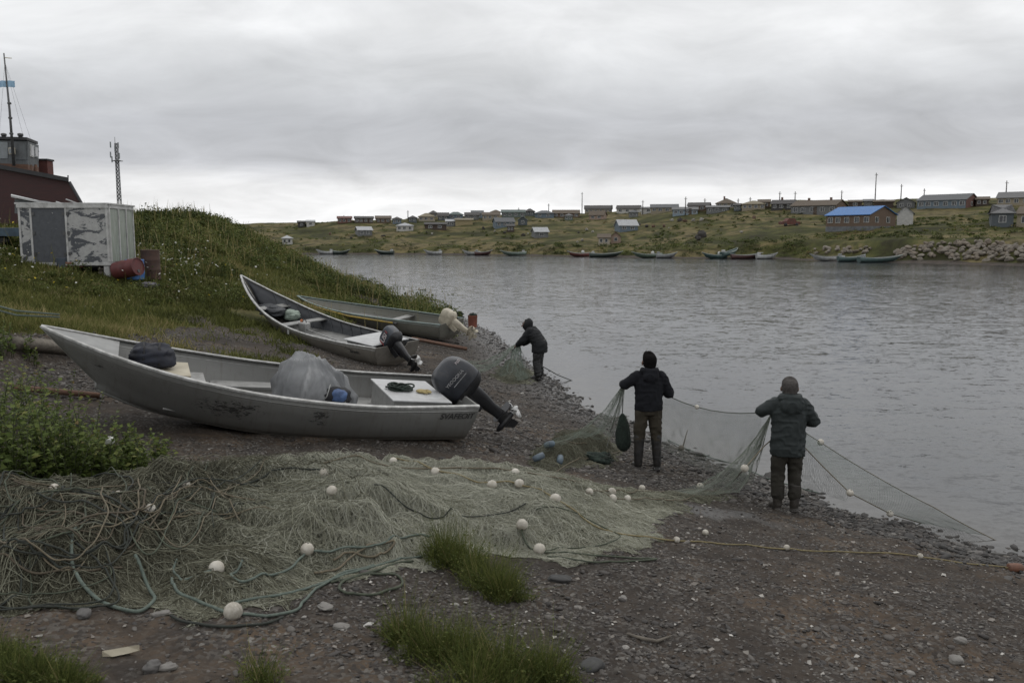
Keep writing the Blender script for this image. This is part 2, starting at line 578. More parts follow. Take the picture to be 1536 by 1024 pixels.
# ================================================================== river
def build_river():
    m = NT('river_water')
    co = m.coord((1, 1, 1), 'World')
    b = m.b
    b.inputs['IOR'].default_value = 1.33
    b.inputs['Specular IOR Level'].default_value = .55
    sh = m.attr('shallow')
    col = m.mix(sh, (.016, .018, .02), (.05, .047, .042))
    m.l(col, b.inputs['Base Color'])
    # broad patches of ruffled and smoother water
    patch = m.noise(m.coord((.5, 1, 1), 'World'), .09, 5, .6, .6)
    cw = m.coord((.55, 1.2, 1), 'World', (0, 0, R(-14)))
    w1 = m.noise(cw, 1.15, 4, .6, .5)
    w2 = m.noise(cw, 4.2, 4, .62, .7)
    w3 = m.noise(m.coord((.8, 1.1, 1), 'World', (0, 0, R(22))), 12, 3, .6, .3)
    hsum = m.math('ADD', m.math('MULTIPLY', w1, 1.0), m.math('ADD', m.math('MULTIPLY', w2, .42), m.math('MULTIPLY', w3, .10)))
    amp = m.math('MULTIPLY', m.ramp(patch, [(.3, (.5, .5, .5)), (.62, (1, 1, 1))]), m.math('MULTIPLY_ADD', sh, -.6, 1.0))
    def slopes(scale, st, rot, det, rough):
        nd = m.n('ShaderNodeTexNoise', Scale=scale, Detail=det, Roughness=rough, Distortion=.5)
        m.l(m.coord(st, 'World', (0, 0, rot)), nd.inputs['Vector'])
        s_ = m.n('ShaderNodeVectorMath', _operation='SUBTRACT'); m.l(nd.outputs['Color'], s_.inputs[0]); s_.inputs[1].default_value = (.5, .5, .5)
        return s_.outputs[0]
    def scaled(v, k):
        s_ = m.n('ShaderNodeVectorMath', _operation='MULTIPLY'); m.l(v, s_.inputs[0]); s_.inputs[1].default_value = k
        return s_.outputs[0]
    def vadd(a, c):
        s_ = m.n('ShaderNodeVectorMath', _operation='ADD'); m.l(a, s_.inputs[0]); m.l(c, s_.inputs[1]); return s_.outputs[0]
    v = vadd(scaled(slopes(.5, (.6, 1.3, 1), R(-12), 3, .6), (.02, .035, 0)), vadd(scaled(slopes(2.0, (.6, 1.3, 1), R(-12), 6, .75), (.20, .45, 0)), scaled(slopes(9, (.7, 1.2, 1), R(15), 3, .65), (.24, .42, 0))))
    sc_ = m.n('ShaderNodeVectorMath', _operation='SCALE'); m.l(v, sc_.inputs[0]); m.l(amp, sc_.inputs['Scale'])
    up = m.n('ShaderNodeVectorMath', _operation='ADD'); m.l(sc_.outputs[0], up.inputs[0]); up.inputs[1].default_value = (0, 0, 1)
    nz = m.n('ShaderNodeVectorMath', _operation='NORMALIZE'); m.l(up.outputs[0], nz.inputs[0])
    m.l(nz.outputs[0], b.inputs['Normal'])
    m.l(m.math('MULTIPLY_ADD', patch, .10, .06), b.inputs['Roughness'])
    na, nr = 360, 420
    az = np.radians(np.linspace(-72, 72, na)); rr = np.geomspace(4, 900, nr)
    A, Q = np.meshgrid(az, rr)
    x, y = (np.sin(A) * Q).ravel(), (np.cos(A) * Q).ravel()
    i = np.arange((nr - 1) * (na - 1)); r_, c_ = i // (na - 1), i % (na - 1)
    F = np.stack([r_ * na + c_, r_ * na + c_ + 1, (r_ + 1) * na + c_ + 1, (r_ + 1) * na + c_], 1)[:, ::-1]
    dn = pl_dist(NEAR, x, y)
    amp = .035 * np.clip((60 - Q.ravel()) / 50, 0, 1) * np.clip(-dn / 4, 0, 1)
    th = R(-14)
    xr, yr = x * math.cos(th) - y * math.sin(th), x * math.sin(th) + y * math.cos(th)
    z = (fbm(xr * .6, yr * 1.3, .9, 3, 5) - .5) * amp * 2
    z[pl_dist(NEAR, x, y) > 6] = -.4
    me = np_mesh('river_water', np.stack([x, y, z], 1), F, m.m, True, {'shallow': sstep(-2.6, -.1, dn)})
    o = link('river_water', me, None)
    tag(o, 'wide grey river ruffled by wind between the two banks', kind='structure')


build_river()
# ================================================================== skiffs on the beach
def curve(ctrl, s):
    """smooth interpolation through (s, value) control points"""
    xs = [c[0] for c in ctrl]; ys = [c[1] for c in ctrl]
    n = len(xs)
    i = max(0, min(n - 2, next((k for k in range(n - 1) if s <= xs[k + 1]), n - 2)))
    h = xs[i + 1] - xs[i]
    t = min(1, max(0, (s - xs[i]) / h))

    def sl(k):
        if k == 0: return (ys[1] - ys[0]) / (xs[1] - xs[0])
        if k == n - 1: return (ys[-1] - ys[-2]) / (xs[-1] - xs[-2])
        return (ys[k + 1] - ys[k - 1]) / (xs[k + 1] - xs[k - 1])
    m0, m1 = sl(i) * h, sl(i + 1) * h
    return (2 * t ** 3 - 3 * t ** 2 + 1) * ys[i] + (t ** 3 - 2 * t ** 2 + t) * m0 + (-2 * t ** 3 + 3 * t ** 2) * ys[i + 1] + (t ** 3 - t ** 2) * m1


class Hull:
    def __init__(s, L, B, sheer, gw=None, cw=None, keel=None, dead=.10, rake=.13, stem=.88, topx=-.10):
        s.L, s.B, s.dead, s.rake, s.stem, s.topx = L, B, dead, rake, stem, topx
        s.sheer = sheer
        s.gw = gw or [(0, .84), (.15, .94), (.35, 1.0), (.55, .95), (.72, .77), (.86, .47), (.95, .2), (1, .02)]
        s.cw = cw or [(0, .70), (.15, .76), (.35, .78), (.55, .69), (.72, .47), (.86, .2), (.95, .05), (1, .008)]
        s.keel = keel or [(0, 0), (.4, 0), (.6, .02), (.75, .08), (.88, .2), (1, .42)]

    def pt(s, t, a, side):
        """t along the length 0 stern..1 bow, a 0 keel, 1 chine, 2 gunwale"""
        zk = curve(s.keel, t); zg = curve(s.sheer, t)
        zc = zk + s.dead * (1 - .15 * t)
        bc = s.B / 2 * max(curve(s.cw, t), .004); bgw = s.B / 2 * max(curve(s.gw, t), .006)
        xk, xg = s.L * t * s.stem, s.L * t
        tail = max(0, 1 - t * 8) * s.topx
        if a <= 1:
            return Vector((xk + tail * 0, side * bc * a, zk + (zc - zk) * a))
        q = a - 1
        bulge = .05 * s.B * math.sin(PI * q) * (1 - .6 * t) * .5
        return Vector((xk + (xg - xk) * q + tail * q, side * (bc + (bgw - bc) * q + bulge), zc + (zg - zc) * q))

    def beam(s, t, z):
        """inner half-width at height z"""
        best = .02
        for k in range(21):
            p = s.pt(t, k / 10, 1)
            if p.z <= z: best = p.y
        return max(best - .02, .01)

    def build(s, root, M, decks=True):
        N = 44
        A = [2, 1.8, 1.6, 1.35, 1.12, 1, .85, .5, .15]
        rings = []
        for i in range(N + 1):
            t = i / N
            rings.append([s.pt(t, a, 1) for a in A] + [s.pt(t, 0, 1)] + [s.pt(t, a, -1) for a in reversed(A)])
        h = MB().loft(rings, False, True, False).obj('hull', M['hull'], root)
        so_ = h.modifiers.new('skin', 'SOLIDIFY'); so_.thickness = .014; so_.offset = -1
        # transom
        prof = [s.pt(0, a, 1) for a in A] + [s.pt(0, 0, 1)] + [s.pt(0, a, -1) for a in reversed(A)]
        zt = prof[0].z
        notch = [Vector((s.topx, -.34, zt)), Vector((s.topx * .85, -.28, zt - .1)), Vector((s.topx * .85, .28, zt - .1)), Vector((s.topx, .34, zt))]
        out = prof + notch
        tm = MB()
        n = len(out)
        tm.add([p + Vector((-.012, 0, 0)) for p in out] + [p + Vector((.022, 0, 0)) for p in out],
               [tuple(range(n)), tuple(range(2 * n - 1, n - 1, -1))] + [(i, i + n, (i + 1) % n + n, (i + 1) % n) for i in range(n)])
        tm.obj('transom', M['hull'], root)
        for side in (1, -1):
            g = MB()
            path = [s.pt(i / 50, 2, side) for i in range(51)]
            rl = []
            for i, p in enumerate(path):
                o_ = side * .022
                rl.append([p + Vector((0, o_, -.022)), p + Vector((0, o_, .006)), p + Vector((0, -side * .004, .016)), p + Vector((0, -side * .045, .012)), p + Vector((0, -side * .045, -.008)), p + Vector((0, -side * .006, -.01))])
            g.loft(rl, True, False)
            g.obj('gunwale', M['rail'], root, .004)
            k = MB()
            k.tube([s.pt(i / 40, 1.86, side) + Vector((0, side * .008, 0)) for i in range(40)], .011, 6)
            k.obj('rubbing_strake', M['rail2'], root)
            c = MB()
            c.tube([s.pt(i / 40, 1.0, side) + Vector((0, side * .004, 0)) for i in range(38)], .013, 6)
            c.obj('chine_strake', M['hull'], root)
        kl = MB()
        kl.tube([s.pt(i / 40, 0, 1) + Vector((0, 0, -.012)) for i in range(41)], .02, 6)
        kl.obj('keel', M['hull'], root)
        st = MB()
        st.tube([s.pt(1, a, 0) + Vector((.006, 0, 0)) for a in (0, .5, 1, 1.25, 1.5, 1.75, 2)], .018, 8)
        st.obj('stem_post', M['rail'], root)

    def plate(s, t0, t1, z0, z1, th=.02, n=10, inset=.0, name='floorboard', mat=None, root=None, wid=1.0, bevel=.003):
        lo, hi = [], []
        m = MB()
        rings = []
        for i in range(n + 1):
            t = t0 + (t1 - t0) * i / n
            z = z0 + (z1 - z0) * i / n
            b = (s.beam(t, z) - inset) * wid
            x = s.L * t * (s.stem + (1 - s.stem) * min(1, max(0, z / max(curve(s.sheer, t), .1))))
            rings.append([Vector((x, b, z)), Vector((x, -b, z)), Vector((x, -b, z - th)), Vector((x, b, z - th))])
        m.loft(rings, True, False)
        return m.obj(name, mat, root, bevel)


def superring(cx, cz, lx, wy, e=3.2, n=28, M=None):
    out = []
    for k in range(n):
        q = 2 * PI * k / n
        c, s_ = math.cos(q), math.sin(q)
        p = Vector((cx + lx * math.copysign(abs(c) ** (2 / e), c), wy * math.copysign(abs(s_) ** (2 / e), s_), cz))
        out.append(p)
    return out


def text_mesh(body, size, extrude=.001, font=None, shear=0, align='CENTER', space=1.0):
    cu = bpy.data.curves.new('lettering', 'FONT')
    cu.body = body; cu.size = size; cu.extrude = extrude; cu.shear = shear
    cu.align_x = align; cu.align_y = 'CENTER'; cu.space_character = space
    cu.offset = size * .012
    o = bpy.data.objects.new('lettering', cu); COL.objects.link(o)
    bpy.context.view_layer.update()
    me = bpy.data.meshes.new_from_object(o.evaluated_get(bpy.context.evaluated_depsgraph_get()))
    bpy.data.objects.remove(o); bpy.data.curves.remove(cu)
    return me


def outboard(boat, pos, tilt, S, M, letter=None, badge=None, style=0):
    """outboard motor tipped up on the transom: x forward, z up before tipping"""
    rot = Matrix.Rotation(tilt, 4, 'Y')
    base = Matrix.Translation(pos) @ rot @ Matrix.Scale(S, 4)

    def X(m):
        m.v = [tuple(base @ Vector(p)) for p in m.v]
        return m
    leg = MB()
    prof = [(.02, -.02, .17, .12), (.0, -.14, .15, .1), (-.02, -.3, .12, .075), (-.02, -.5, .095, .055), (-.03, -.68, .085, .045), (-.03, -.76, .1, .05)]
    leg.loft([superring(cx, cz, lx, wy, 2.8) for cx, cz, lx, wy in reversed(prof)])
    motor = X(leg).obj('outboard_motor', M['leg'], boat)
    pan = MB()
    pan.loft([superring(cx, cz, lx, wy, 3.4) for cx, cz, lx, wy in ((0, -.06, .19, .13), (0, -.02, .27, .17), (0, .05, .32, .192), (0, .10, .325, .196))])
    X(pan).obj('lower_cowling', M['pan'], motor)
    cow = MB()
    if style == 0:
        pr = [(0, .103, .318, .19), (0, .2, .325, .196), (0.005, .32, .318, .192), (.01, .43, .295, .18), (.015, .51, .255, .16), (.02, .56, .205, .13), (.02, .59, .14, .09), (.02, .602, .05, .03)]
    else:
        pr = [(0, .103, .29, .18), (0, .2, .3, .188), (0, .32, .29, .184), (0, .40, .27, .17), (0, .435, .24, .15), (0, .45, .18, .11), (0, .455, .06, .04)]
    cow.loft([superring(cx, cz, lx, wy, 3.4, 36) for cx, cz, lx, wy in pr])
    X(cow).obj('cowling', M['cowl'], motor)
    pl_ = MB()
    pl_.loft([[Vector(p) for p in [(.09, -.08, z), (.12, 0, z), (.09, .08, z), (-.16, .11, z), (-.26, .08, z), (-.26, -.08, z), (-.16, -.11, z)]] for z in (-.72, -.705)], True, False)
    X(pl_).obj('cavitation_plate', M['plate'], motor, .003)
    gc = MB()
    Mx = Matrix.Rotation(PI / 2, 4, 'Y')
    gc.lathe([(.005, -.24), (.035, -.21), (.052, -.14), (.058, -.02), (.052, .08), (.042, .14)], (-.03, 0, -.86), 18, True, Matrix.Rotation(-PI / 2, 4, 'Y'))
    gc.loft([superring(-.03, z, lx, wy, 2.4, 20) for z, lx, wy in ((-.86, .12, .035), (-.8, .11, .035), (-.745, .1, .045))])
    X(gc).obj('gearcase', M['leg'], motor)
    sk = MB()
    sk.hexa([Vector(p) for p in ((.09, .010, -.9), (-.1, .010, -.9), (-.1, -.010, -.9), (.09, -.010, -.9))], [Vector(p) for p in ((-.02, .006, -1.06), (-.13, .006, -1.06), (-.13, -.006, -1.06), (-.02, -.006, -1.06))])
    X(sk).obj('skeg', M['leg'], motor)
    pp = MB()
    pp.lathe([(.045, 0), (.045, .05), (.038, .11), (.01, .14)], (-.17, 0, -.86), 14, True, Matrix.Rotation(-PI / 2, 4, 'Y'))
    for k in range(3):
        q = 2 * PI * k / 3 + .5
        ring = []
        for j, (r_, wd, tw) in enumerate(((.035, .03, .9), (.08, .065, .75), (.125, .075, .6), (.155, .045, .5), (.168, .012, .45))):
            d = Vector((0, math.cos(q), math.sin(q))); tdir = Vector((0, -math.sin(q), math.cos(q)))
            ax = Vector((1, 0, 0)) * math.sin(tw) + tdir * math.cos(tw)
            nr = ax.cross(d) * .006
            c = Vector((-.225, 0, -.86)) + d * r_
            ring.append([c + ax * wd + nr, c - ax * wd + nr, c - ax * wd - nr, c + ax * wd - nr])
        pp.loft(ring, True, True)
    X(pp).obj('propeller', M['prop'], motor)
    br = MB()
    for sy in (-1, 1):
        br.hexa([Vector(p) for p in ((.05, sy * .1 - .02, .0), (.2, sy * .1 - .02, .04), (.2, sy * .1 + .02, .04), (.05, sy * .1 + .02, .0))], [Vector(p) for p in ((.08, sy * .1 - .02, -.36), (.22, sy * .1 - .02, -.3), (.22, sy * .1 + .02, -.3), (.08, sy * .1 + .02, -.36))])
    br.tube([(.13, -.15, -.05), (.13, .15, -.05)], .025, 8)
    br.tube([(.15, 0, -.12), (.12, 0, -.4)], .03, 8)
    X(br).obj('clamp_bracket', M['pan'], motor, .004)
    hd = MB()
    hd.tube([(.3, .05, .02), (.42, .06, .04), (.56, .07, .07)], [.024, .02, .022], 8)
    hd.tube([(.29, -.1, .0), (.36, -.14, .06), (.42, -.13, .1)], .012, 6)
    X(hd).obj('tiller_handle', M['pan'], motor)
    for body, size, loc, colr, roll in (letter or []):
        me = text_mesh(body, size, .0015)
        me.transform(base @ Matrix.Translation(loc) @ Matrix.Rotation(PI, 4, 'Z') @ Matrix.Rotation(PI / 2, 4, 'X') @ Matrix.Rotation(roll, 4, 'Z'))
        link('lettering', me, colr, motor)
    for b_lo, b_hi, colr, nm in (badge or []):
        b_ = MB()
        c = [(a + d) / 2 for a, d in zip(b_lo, b_hi)]
        b_.box(c, [d - a for a, d in zip(b_lo, b_hi)])
        X(b_).obj(nm, colr, motor)
    return motor


def hull_mat(name, base, dirty, scuffs=(), inner=None):
    m = NT(name)
    co = m.coord((1, 1, 1))
    n1 = m.noise(m.coord((.35, 1, 1.2)), 2.2, 6, .6, .3)
    col = m.ramp(n1, [(.3, tuple(c * .8 for c in base)), (.55, base), (.72, tuple(c * 1.12 for c in base))])
    # vertical runs and streaks
    st = m.noise(m.coord((9, 2, .7)), 2.0, 6, .7, .2)
    col = m.mix(m.ramp(st, [(.52, (0, 0, 0)), (.74, (.5, .5, .5))]), col, dirty)
    # silt and slime line on the bottom
    sep_ = m.t.nodes.new('ShaderNodeSeparateXYZ'); m.l(co, sep_.inputs[0])
    lo = m.math('ADD', sep_.outputs['Z'], m.math('MULTIPLY', m.math('SUBTRACT', n1, .5), .12))
    col = m.mix(m.ramp(lo, [(.09, (.85, .85, .85)), (.16, (.35, .35, .35)), (.3, (0, 0, 0))]), col, dirty)
    ns = m.noise(m.coord((1, 1, 3.2), 'Object', (0, R(-22), 0)), 9, 6, .75, 1.2)
    for (sx, sy, sz, rx, rz_, th) in scuffs:
        d = m.n('ShaderNodeVectorMath', _operation='SUBTRACT'); m.l(co, d.inputs[0]); d.inputs[1].default_value = (sx, sy, sz)
        dd = m.n('ShaderNodeVectorMath', _operation='DIVIDE'); m.l(d.outputs[0], dd.inputs[0]); dd.inputs[1].default_value = (rx, 1.0, rz_)
        ln = m.n('ShaderNodeVectorMath', _operation='LENGTH'); m.l(dd.outputs[0], ln.inputs[0])
        msk = m.math('GREATER_THAN', m.math('SUBTRACT', ns, m.math('MULTIPLY', ln.outputs['Value'], .16)), th)
        col = m.mix(m.math('MULTIPLY', msk, .85), col, (.02, .02, .02))
    m.l(col, m.b.inputs['Base Color'])
    m.b.inputs['Metallic'].default_value = .25
    m.l(m.math('MULTIPLY_ADD', n1, .3, .5), m.b.inputs['Roughness'])
    m.bump(m.math('ADD', m.noise(m.coord((1, 1, .6)), 2.6, 4, .6), m.math('MULTIPLY', m.noise(co, 60, 2, .5), .05)), .4, .03)
    return m.m


MT = {}
MT['rail'] = mat('worn_aluminium_rail', (.46, .46, .45), (.25, .25, .24), 9, .5, .5, .1, .004, dirt=((.1, .09, .08), .5))
MT['rail2'] = mat('dull_aluminium', (.30, .30, .29), (.2, .2, .19), 6, .45, .7, .1, .004)
MT['alu_deck'] = mat('scuffed_aluminium_deck', (.42, .42, .41), (.27, .27, .26), 3, .5, .45, .15, .006, dirt=((.09, .08, .07), .6))
MT['white_lid'] = mat('grimy_white_paint', (.52, .53, .53), (.38, .38, .38), 3, .5, 0, .12, .004, dirt=((.2, .19, .17), .5))
MT['dark_paint'] = mat('black_motor_paint', (.016, .017, .02), (.01, .01, .012), 5, .42, 0, .06, .002, dirt=((.06, .055, .05), .35))
MT['cowl_black'] = mat('charcoal_cowling', (.03, .034, .042), (.02, .022, .027), 4, .38, 0, .05, .002, dirt=((.09, .085, .08), .4))
MT['cowl_blue'] = mat('blue_grey_cowling', (.04, .05, .065), (.026, .032, .042), 4, .42, 0, .05, .002, dirt=((.1, .09, .085), .5))
MT['cream'] = mat('cream_motor_paint', (.50, .46, .36), (.36, .32, .25), 5, .5, 0, .1, .004, dirt=((.12, .1, .07), .6))
MT['prop'] = mat('pale_propeller', (.62, .62, .61), (.35, .35, .34), 9, .4, .3, .1, .004)
MT['dull_metal'] = mat('dull_metal', (.12, .12, .12), (.06, .06, .06), 8, .5, .5, .1, .004)
MT['ink'] = mat('faded_black_lettering', (.012, .012, .012), (.03, .03, .03), 14, .6, 0, 0)
MT['silver_ink'] = mat('silver_lettering', (.36, .36, .37), (.2, .2, .2), 20, .5, 0, 0)
MT['white_ink'] = mat('white_lettering', (.62, .58, .58), (.42, .36, .36), 20, .5, 0, 0)
MT['red_ink'] = mat('faded_red_decal', (.28, .06, .06), (.2, .05, .05), 20, .5, 0, 0)
MT['wood_grey'] = mat('weathered_timber', (.17, .15, .12), (.09, .078, .064), 3, .85, 0, .5, .01, (1, 9, 9), fine=18)
MT['wood_red'] = mat('rust_brown_timber', (.16, .085, .055), (.085, .05, .035), 3, .85, 0, .5, .01, (1, 9, 9), fine=18)
MT['green_rail'] = mat('faded_green_rail', (.20, .26, .25), (.14, .18, .17), 5, .5, .2, .1, .004, dirt=((.07, .07, .06), .5))


def place(root, stern, bow_xy, z, pitch, roll):
    """keel at the stern sits at `stern`; x axis towards bow_xy"""
    a = math.atan2(bow_xy[1] - stern[1], bow_xy[0] - stern[0])
    m = Matrix.Rotation(a, 4, 'Z') @ Matrix.Rotation(-pitch, 4, 'Y') @ Matrix.Rotation(roll, 4, 'X')
    root.location = (stern[0], stern[1], z)
    root.rotation_euler = m.to_euler()
    return Matrix.Translation(root.location) @ m


def cloth_blob(name, mat_, root, c, size, seed, n=56, m=30, lump=.16, fold=.05, flat=.25, fs=5.0):
    """a soft, folded, sagging bundle"""
    V, F = [], []
    th = np.linspace(0, 2 * PI, n, endpoint=False); ph = np.linspace(-PI / 2, PI / 2, m + 1)
    T, Pp = np.meshgrid(th, ph)
    x, y, z = np.cos(T) * np.cos(Pp), np.sin(T) * np.cos(Pp), np.sin(Pp)
    e = .8
    x, y, z = [np.sign(q) * np.abs(q) ** e for q in (x, y, z)]
    lp = (vnoise(x + 2 * z + 5, y - z + 9, 1.7, seed) - .5) * 2 * lump
    ridg = 1 - np.abs(2 * vnoise(x * 1.2 + z * .8 + 20, y * 1.2 + z * 1.3 + 7, fs * .45, seed + 3) - 1)
    fd = (ridg ** 3 - .35) * fold * 1.6 + (vnoise(T * 3 + z * 2, z * 4 + x * 2, 1.5, seed + 5) - .5) * fold * .6
    k = 1 + lp + fd
    x, y, z = x * k, y * k, z * k
    z = np.where(z < -1 + flat, -1 + flat + (z + 1 - flat) * .15, z)
    V = np.stack([c[0] + x * size[0], c[1] + y * size[1], c[2] + z * size[2]], -1).reshape(-1, 3)
    F = [(i * n + k_, i * n + (k_ + 1) % n, (i + 1) * n + (k_ + 1) % n, (i + 1) * n + k_) for i in range(m) for k_ in range(n)]
    b = MB().add([Vector(p) for p in V], F, True)
    return b.obj(name, mat_, root)


# ---- first skiff: grey, broadside, big black outboard
H1 = Hull(5.25, 2.05, [(0, .60), (.25, .58), (.5, .66), (.7, .80), (.86, .97), (1, 1.16)])
B1 = thing('skiff', 'grey skiff broadside on the beach with a rounded black outboard and a tarp-covered load', 'boat')
W1 = place(B1, (-.96, 12.2), (-.96 - .914, 12.2 - .405), .985, R(6.5), R(-5.2))
M1 = {'hull': hull_mat('grey_hull_paint', (.172, .172, .163), (.09, .078, .06), [(3.15, .85, .44, .42, .14, .44), (2.05, .9, .42, .14, .14, .46), (4.6, .6, .75, .2, .1, .5)]), 'rail': MT['rail'], 'rail2': MT['rail2']}
H1.build(B1, M1)
H1.plate(.02, .80, .20, .30, .02, 14, 0, 'floorboard', MT['alu_deck'], B1)
H1.plate(.84, .985, .93, 1.135, .02, 8, 0, 'foredeck', MT['rail2'], B1)
bx = MB().box((.62, 0, .38), (.78, 1.15, .34)); bx.obj('stern_locker', MT['alu_deck'], B1, .01)
MB().box((.62, 0, .562), (.84, 1.22, .022)).obj('locker_lid', MT['white_lid'], B1, .006)
MB().box((2.5, -.62, .40), (1.5, .3, .02)).obj('side_bench', MT['alu_deck'], B1, .004)
MB().box((3.5, 0, .52), (.3, 1.3, .03)).obj('thwart', MT['alu_deck'], B1, .004)
me = text_mesh('SVAFEOIT', .115, .001, shear=.25)
p0 = H1.pt(.045, 1.74, 1)
pA, pB = H1.pt(.0, 1.74, 1), H1.pt(.09, 1.74, 1); pU, pD = H1.pt(.045, 1.85, 1), H1.pt(.045, 1.6, 1)
tx = (pA - pB).normalized(); ty = (pU - pD).normalized(); tz = tx.cross(ty).normalized(); ty = tz.cross(tx)
me.transform(Matrix.Translation(p0 + tz * .03 + tx * -.05) @ Matrix((tx, ty, tz)).transposed().to_4x4())
link('lettering', me, MT['ink'], B1)
MM = {'leg': MT['dark_paint'], 'pan': MT['dark_paint'], 'cowl': MT['cowl_black'], 'plate': MT['dark_paint'], 'prop': MT['prop']}
outboard(B1, (-.24, .02, .63), R(55), .95, MM,
         letter=[('YEOOONA', .072, (.02, .199, .36), MT['silver_ink'], R(-2)), ('F60', .06, (-.2, .182, .5), MT['white_ink'], 0)],
         badge=[((-.16, .194, .275), (.12, .1985, .284), MT['silver_ink'], 'trim_stripe')])

MT['tarp'] = mat('grey_tarpaulin', (.27, .275, .28), (.16, .165, .17), 2.4, .48, 0, .3, .02, fine=5, dirt=((.1, .1, .1), .4))
MT['navy'] = mat('navy_bag_cloth', (.016, .019, .032), (.01, .011, .016), 6, .75, 0, .4, .008)
MT['blue_cloth'] = mat('blue_cloth', (.10, .17, .34), (.035, .06, .13), 7, .6, 0, .4, .01)
MT['black_cloth_and_shade'] = mat('black_cloth_and_shade', (.015, .015, .017), (.03, .03, .032), 6, .8, 0, .4, .01)  # bag straps, and the painted shade in the tarp's opening
MT['plywood'] = mat('pale_plywood', (.48, .44, .34), (.34, .30, .22), 4, .7, 0, .2, .005)
MT['yellow_cloth'] = mat('yellow_work_glove', (.42, .34, .16), (.28, .22, .1), 8, .8, 0, .3, .008)
MT['green_net'] = mat('dark_green_netting', (.028, .045, .034), (.014, .02, .016), 30, .9, 0, .9, .02)

def w1(x, y, z):
    return W1 @ Vector((x, y, z))

def in_boat(root_name, label, cat, Wm, loc, group=None):
    t = thing(root_name, label, cat, Wm @ Vector(loc), Wm.to_euler(), group)
    return t

def drape(mat_, root):
    n, m = 120, 44
    V = []
    th = np.linspace(0, 2 * PI, n, endpoint=False)
    for k in range(m + 1):
        t = k / m
        prof_r = [(0, 0), (.18, .34), (.42, .70), (.62, .90), (.8, 1.0), (1, 1.04)]; prof_z = [(0, 1.0), (.18, .97), (.42, .82), (.62, .56), (.8, .26), (1, -.02)]
        r, z = curve(prof_r, t), curve(prof_z, t)
        fold = (1 - np.abs(np.sin(th * 4.5 + .8 * np.sin(th * 2 + 1) + 1.2 * t))) ** 3 * .40 + (1 - np.abs(np.sin(th * 7 + 2.2 * t + np.sin(3 * th)))) ** 3 * .16
        rr_ = r * (1 + (fold - .17) * (.15 + .85 * t ** .7) + (vnoise(np.cos(th) * 2 + 5, np.sin(th) * 2 + 3 + t, 1.3, 7) - .5) * .2 * t)
        sag = (1 - np.abs(2 * vnoise(np.cos(th) * r * 1.6 + 9, np.sin(th) * r * 1.6 + 4, 1.6, 3) - 1)) ** 3
        zz = z * (.84 + .12 * np.cos(th - .4) * r) + .05 * (fold - .15) * np.sin(PI * t) + .15 * sag * (1 - .6 * t) - .03
        cx = .16 * (1 - t)
        V += [Vector((a, b, c)) for a, b, c in zip((np.sign(np.cos(th)) * np.abs(np.cos(th)) ** .8) * rr_ * .52 + cx, (np.sign(np.sin(th)) * np.abs(np.sin(th)) ** .8) * rr_ * .5, zz * .86)]
    F = [(k * n + q, (k + 1) * n + q, (k + 1) * n + (q + 1) % n, k * n + (q + 1) % n) for k in range(m) for q in range(n)]
    o = MB().add(V, F, True).obj('tarpaulin', mat_, root)
    sm = o.modifiers.new('skin', 'SOLIDIFY'); sm.thickness = .006


T = in_boat('tarp_covered_load', 'bulky load under a creased grey tarpaulin amidships in the skiff with the black outboard', 'covered load', W1, (1.95, .05, .22))
drape(MT['tarp'], T)
cloth_blob('opening_shade', MT['black_cloth_and_shade'], T, (-.2, .40, .32), (.17, .13, .14), 8, 30, 18, .1, .05)  # solid black lump standing in for the shade inside the tarp's open front
cloth_blob('blue_bundle', MT['blue_cloth'], T, (-.2, .47, .36), (.105, .09, .095), 11, 30, 18, .1, .07)
cd_ = MB()
cd_.tube([(.25, .5, .24), (.1, .56, .3), (-.1, .6, .27), (-.25, .6, .3), (-.42, .55, .26), (-.6, .5, .22)], .01, 6)
cd_.tube([(-.06, .52, .52), (-.02, .58, .38), (.05, .56, .26)], .008, 6)
cd_.obj('lashing_cord', MT['rail2'], T)

T = in_boat('bag', 'navy cloth duffel bag lying on a pale board near the bow of the broadside skiff', 'bag', W1, (4.02, .02, .74))
cloth_blob('bag_body', MT['navy'], T, (0, 0, .13), (.27, .2, .15), 21, 40, 24, .14, .09)
bs = MB()
bs.tube([(-.08, -.2, .05), (-.09, -.13, .24), (-.08, 0, .31), (-.07, .13, .26), (-.08, .21, .06)], .014, 6, flat=.4)
bs.tube([(.1, -.2, .05), (.1, -.13, .24), (.11, 0, .3), (.1, .13, .25), (.1, .21, .06)], .014, 6, flat=.4)
bs.obj('strap', MT['black_cloth_and_shade'], T)
T = in_boat('board', 'pale plywood board lying flat across the bow under the navy bag', 'board', W1, (3.85, .05, .72))
MB().box((0, 0, 0), (.55, .75, .03)).obj('panel', MT['plywood'], T, .004)
MB().box((-.2, 0, -.05), (.06, .7, .06)).obj('batten', MT['plywood'], T, .004)

T = in_boat('rope_coil', 'coil of dark green rope on the stern locker lid of the broadside skiff', 'rope', W1, (.78, .02, .577))
cr = MB()
pts = []
for i in range(260):
    q = i / 260 * 2 * PI * 7
    r_ = .13 + .035 * math.sin(i * .37) + .02 * math.sin(i * .11)
    pts.append((r_ * math.cos(q) * 1.1, r_ * math.sin(q) * .8, .012 + .055 * (i / 260) + .012 * math.sin(i * .6)))
cr.tube(pts, .013, 6)
cr.obj('coil', MT['green_net'], T)
T = in_boat('work_glove', 'yellow work glove lying beside the green rope coil on the locker', 'glove', W1, (.5, .15, .575))
gl = MB()
gl.ball((0, 0, .025), .075, 12, 8, (1.15, .75, .38))
for k in range(4):
    a_ = -.35 + .22 * k
    gl.tube([(-.06, -.04 + .026 * k, .025), (-.11 - .01 * math.sin(k), -.055 + .034 * k, .027), (-.145 + .012 * abs(k - 1.5), -.065 + .04 * k, .018)], [.017, .016, .011], 7)
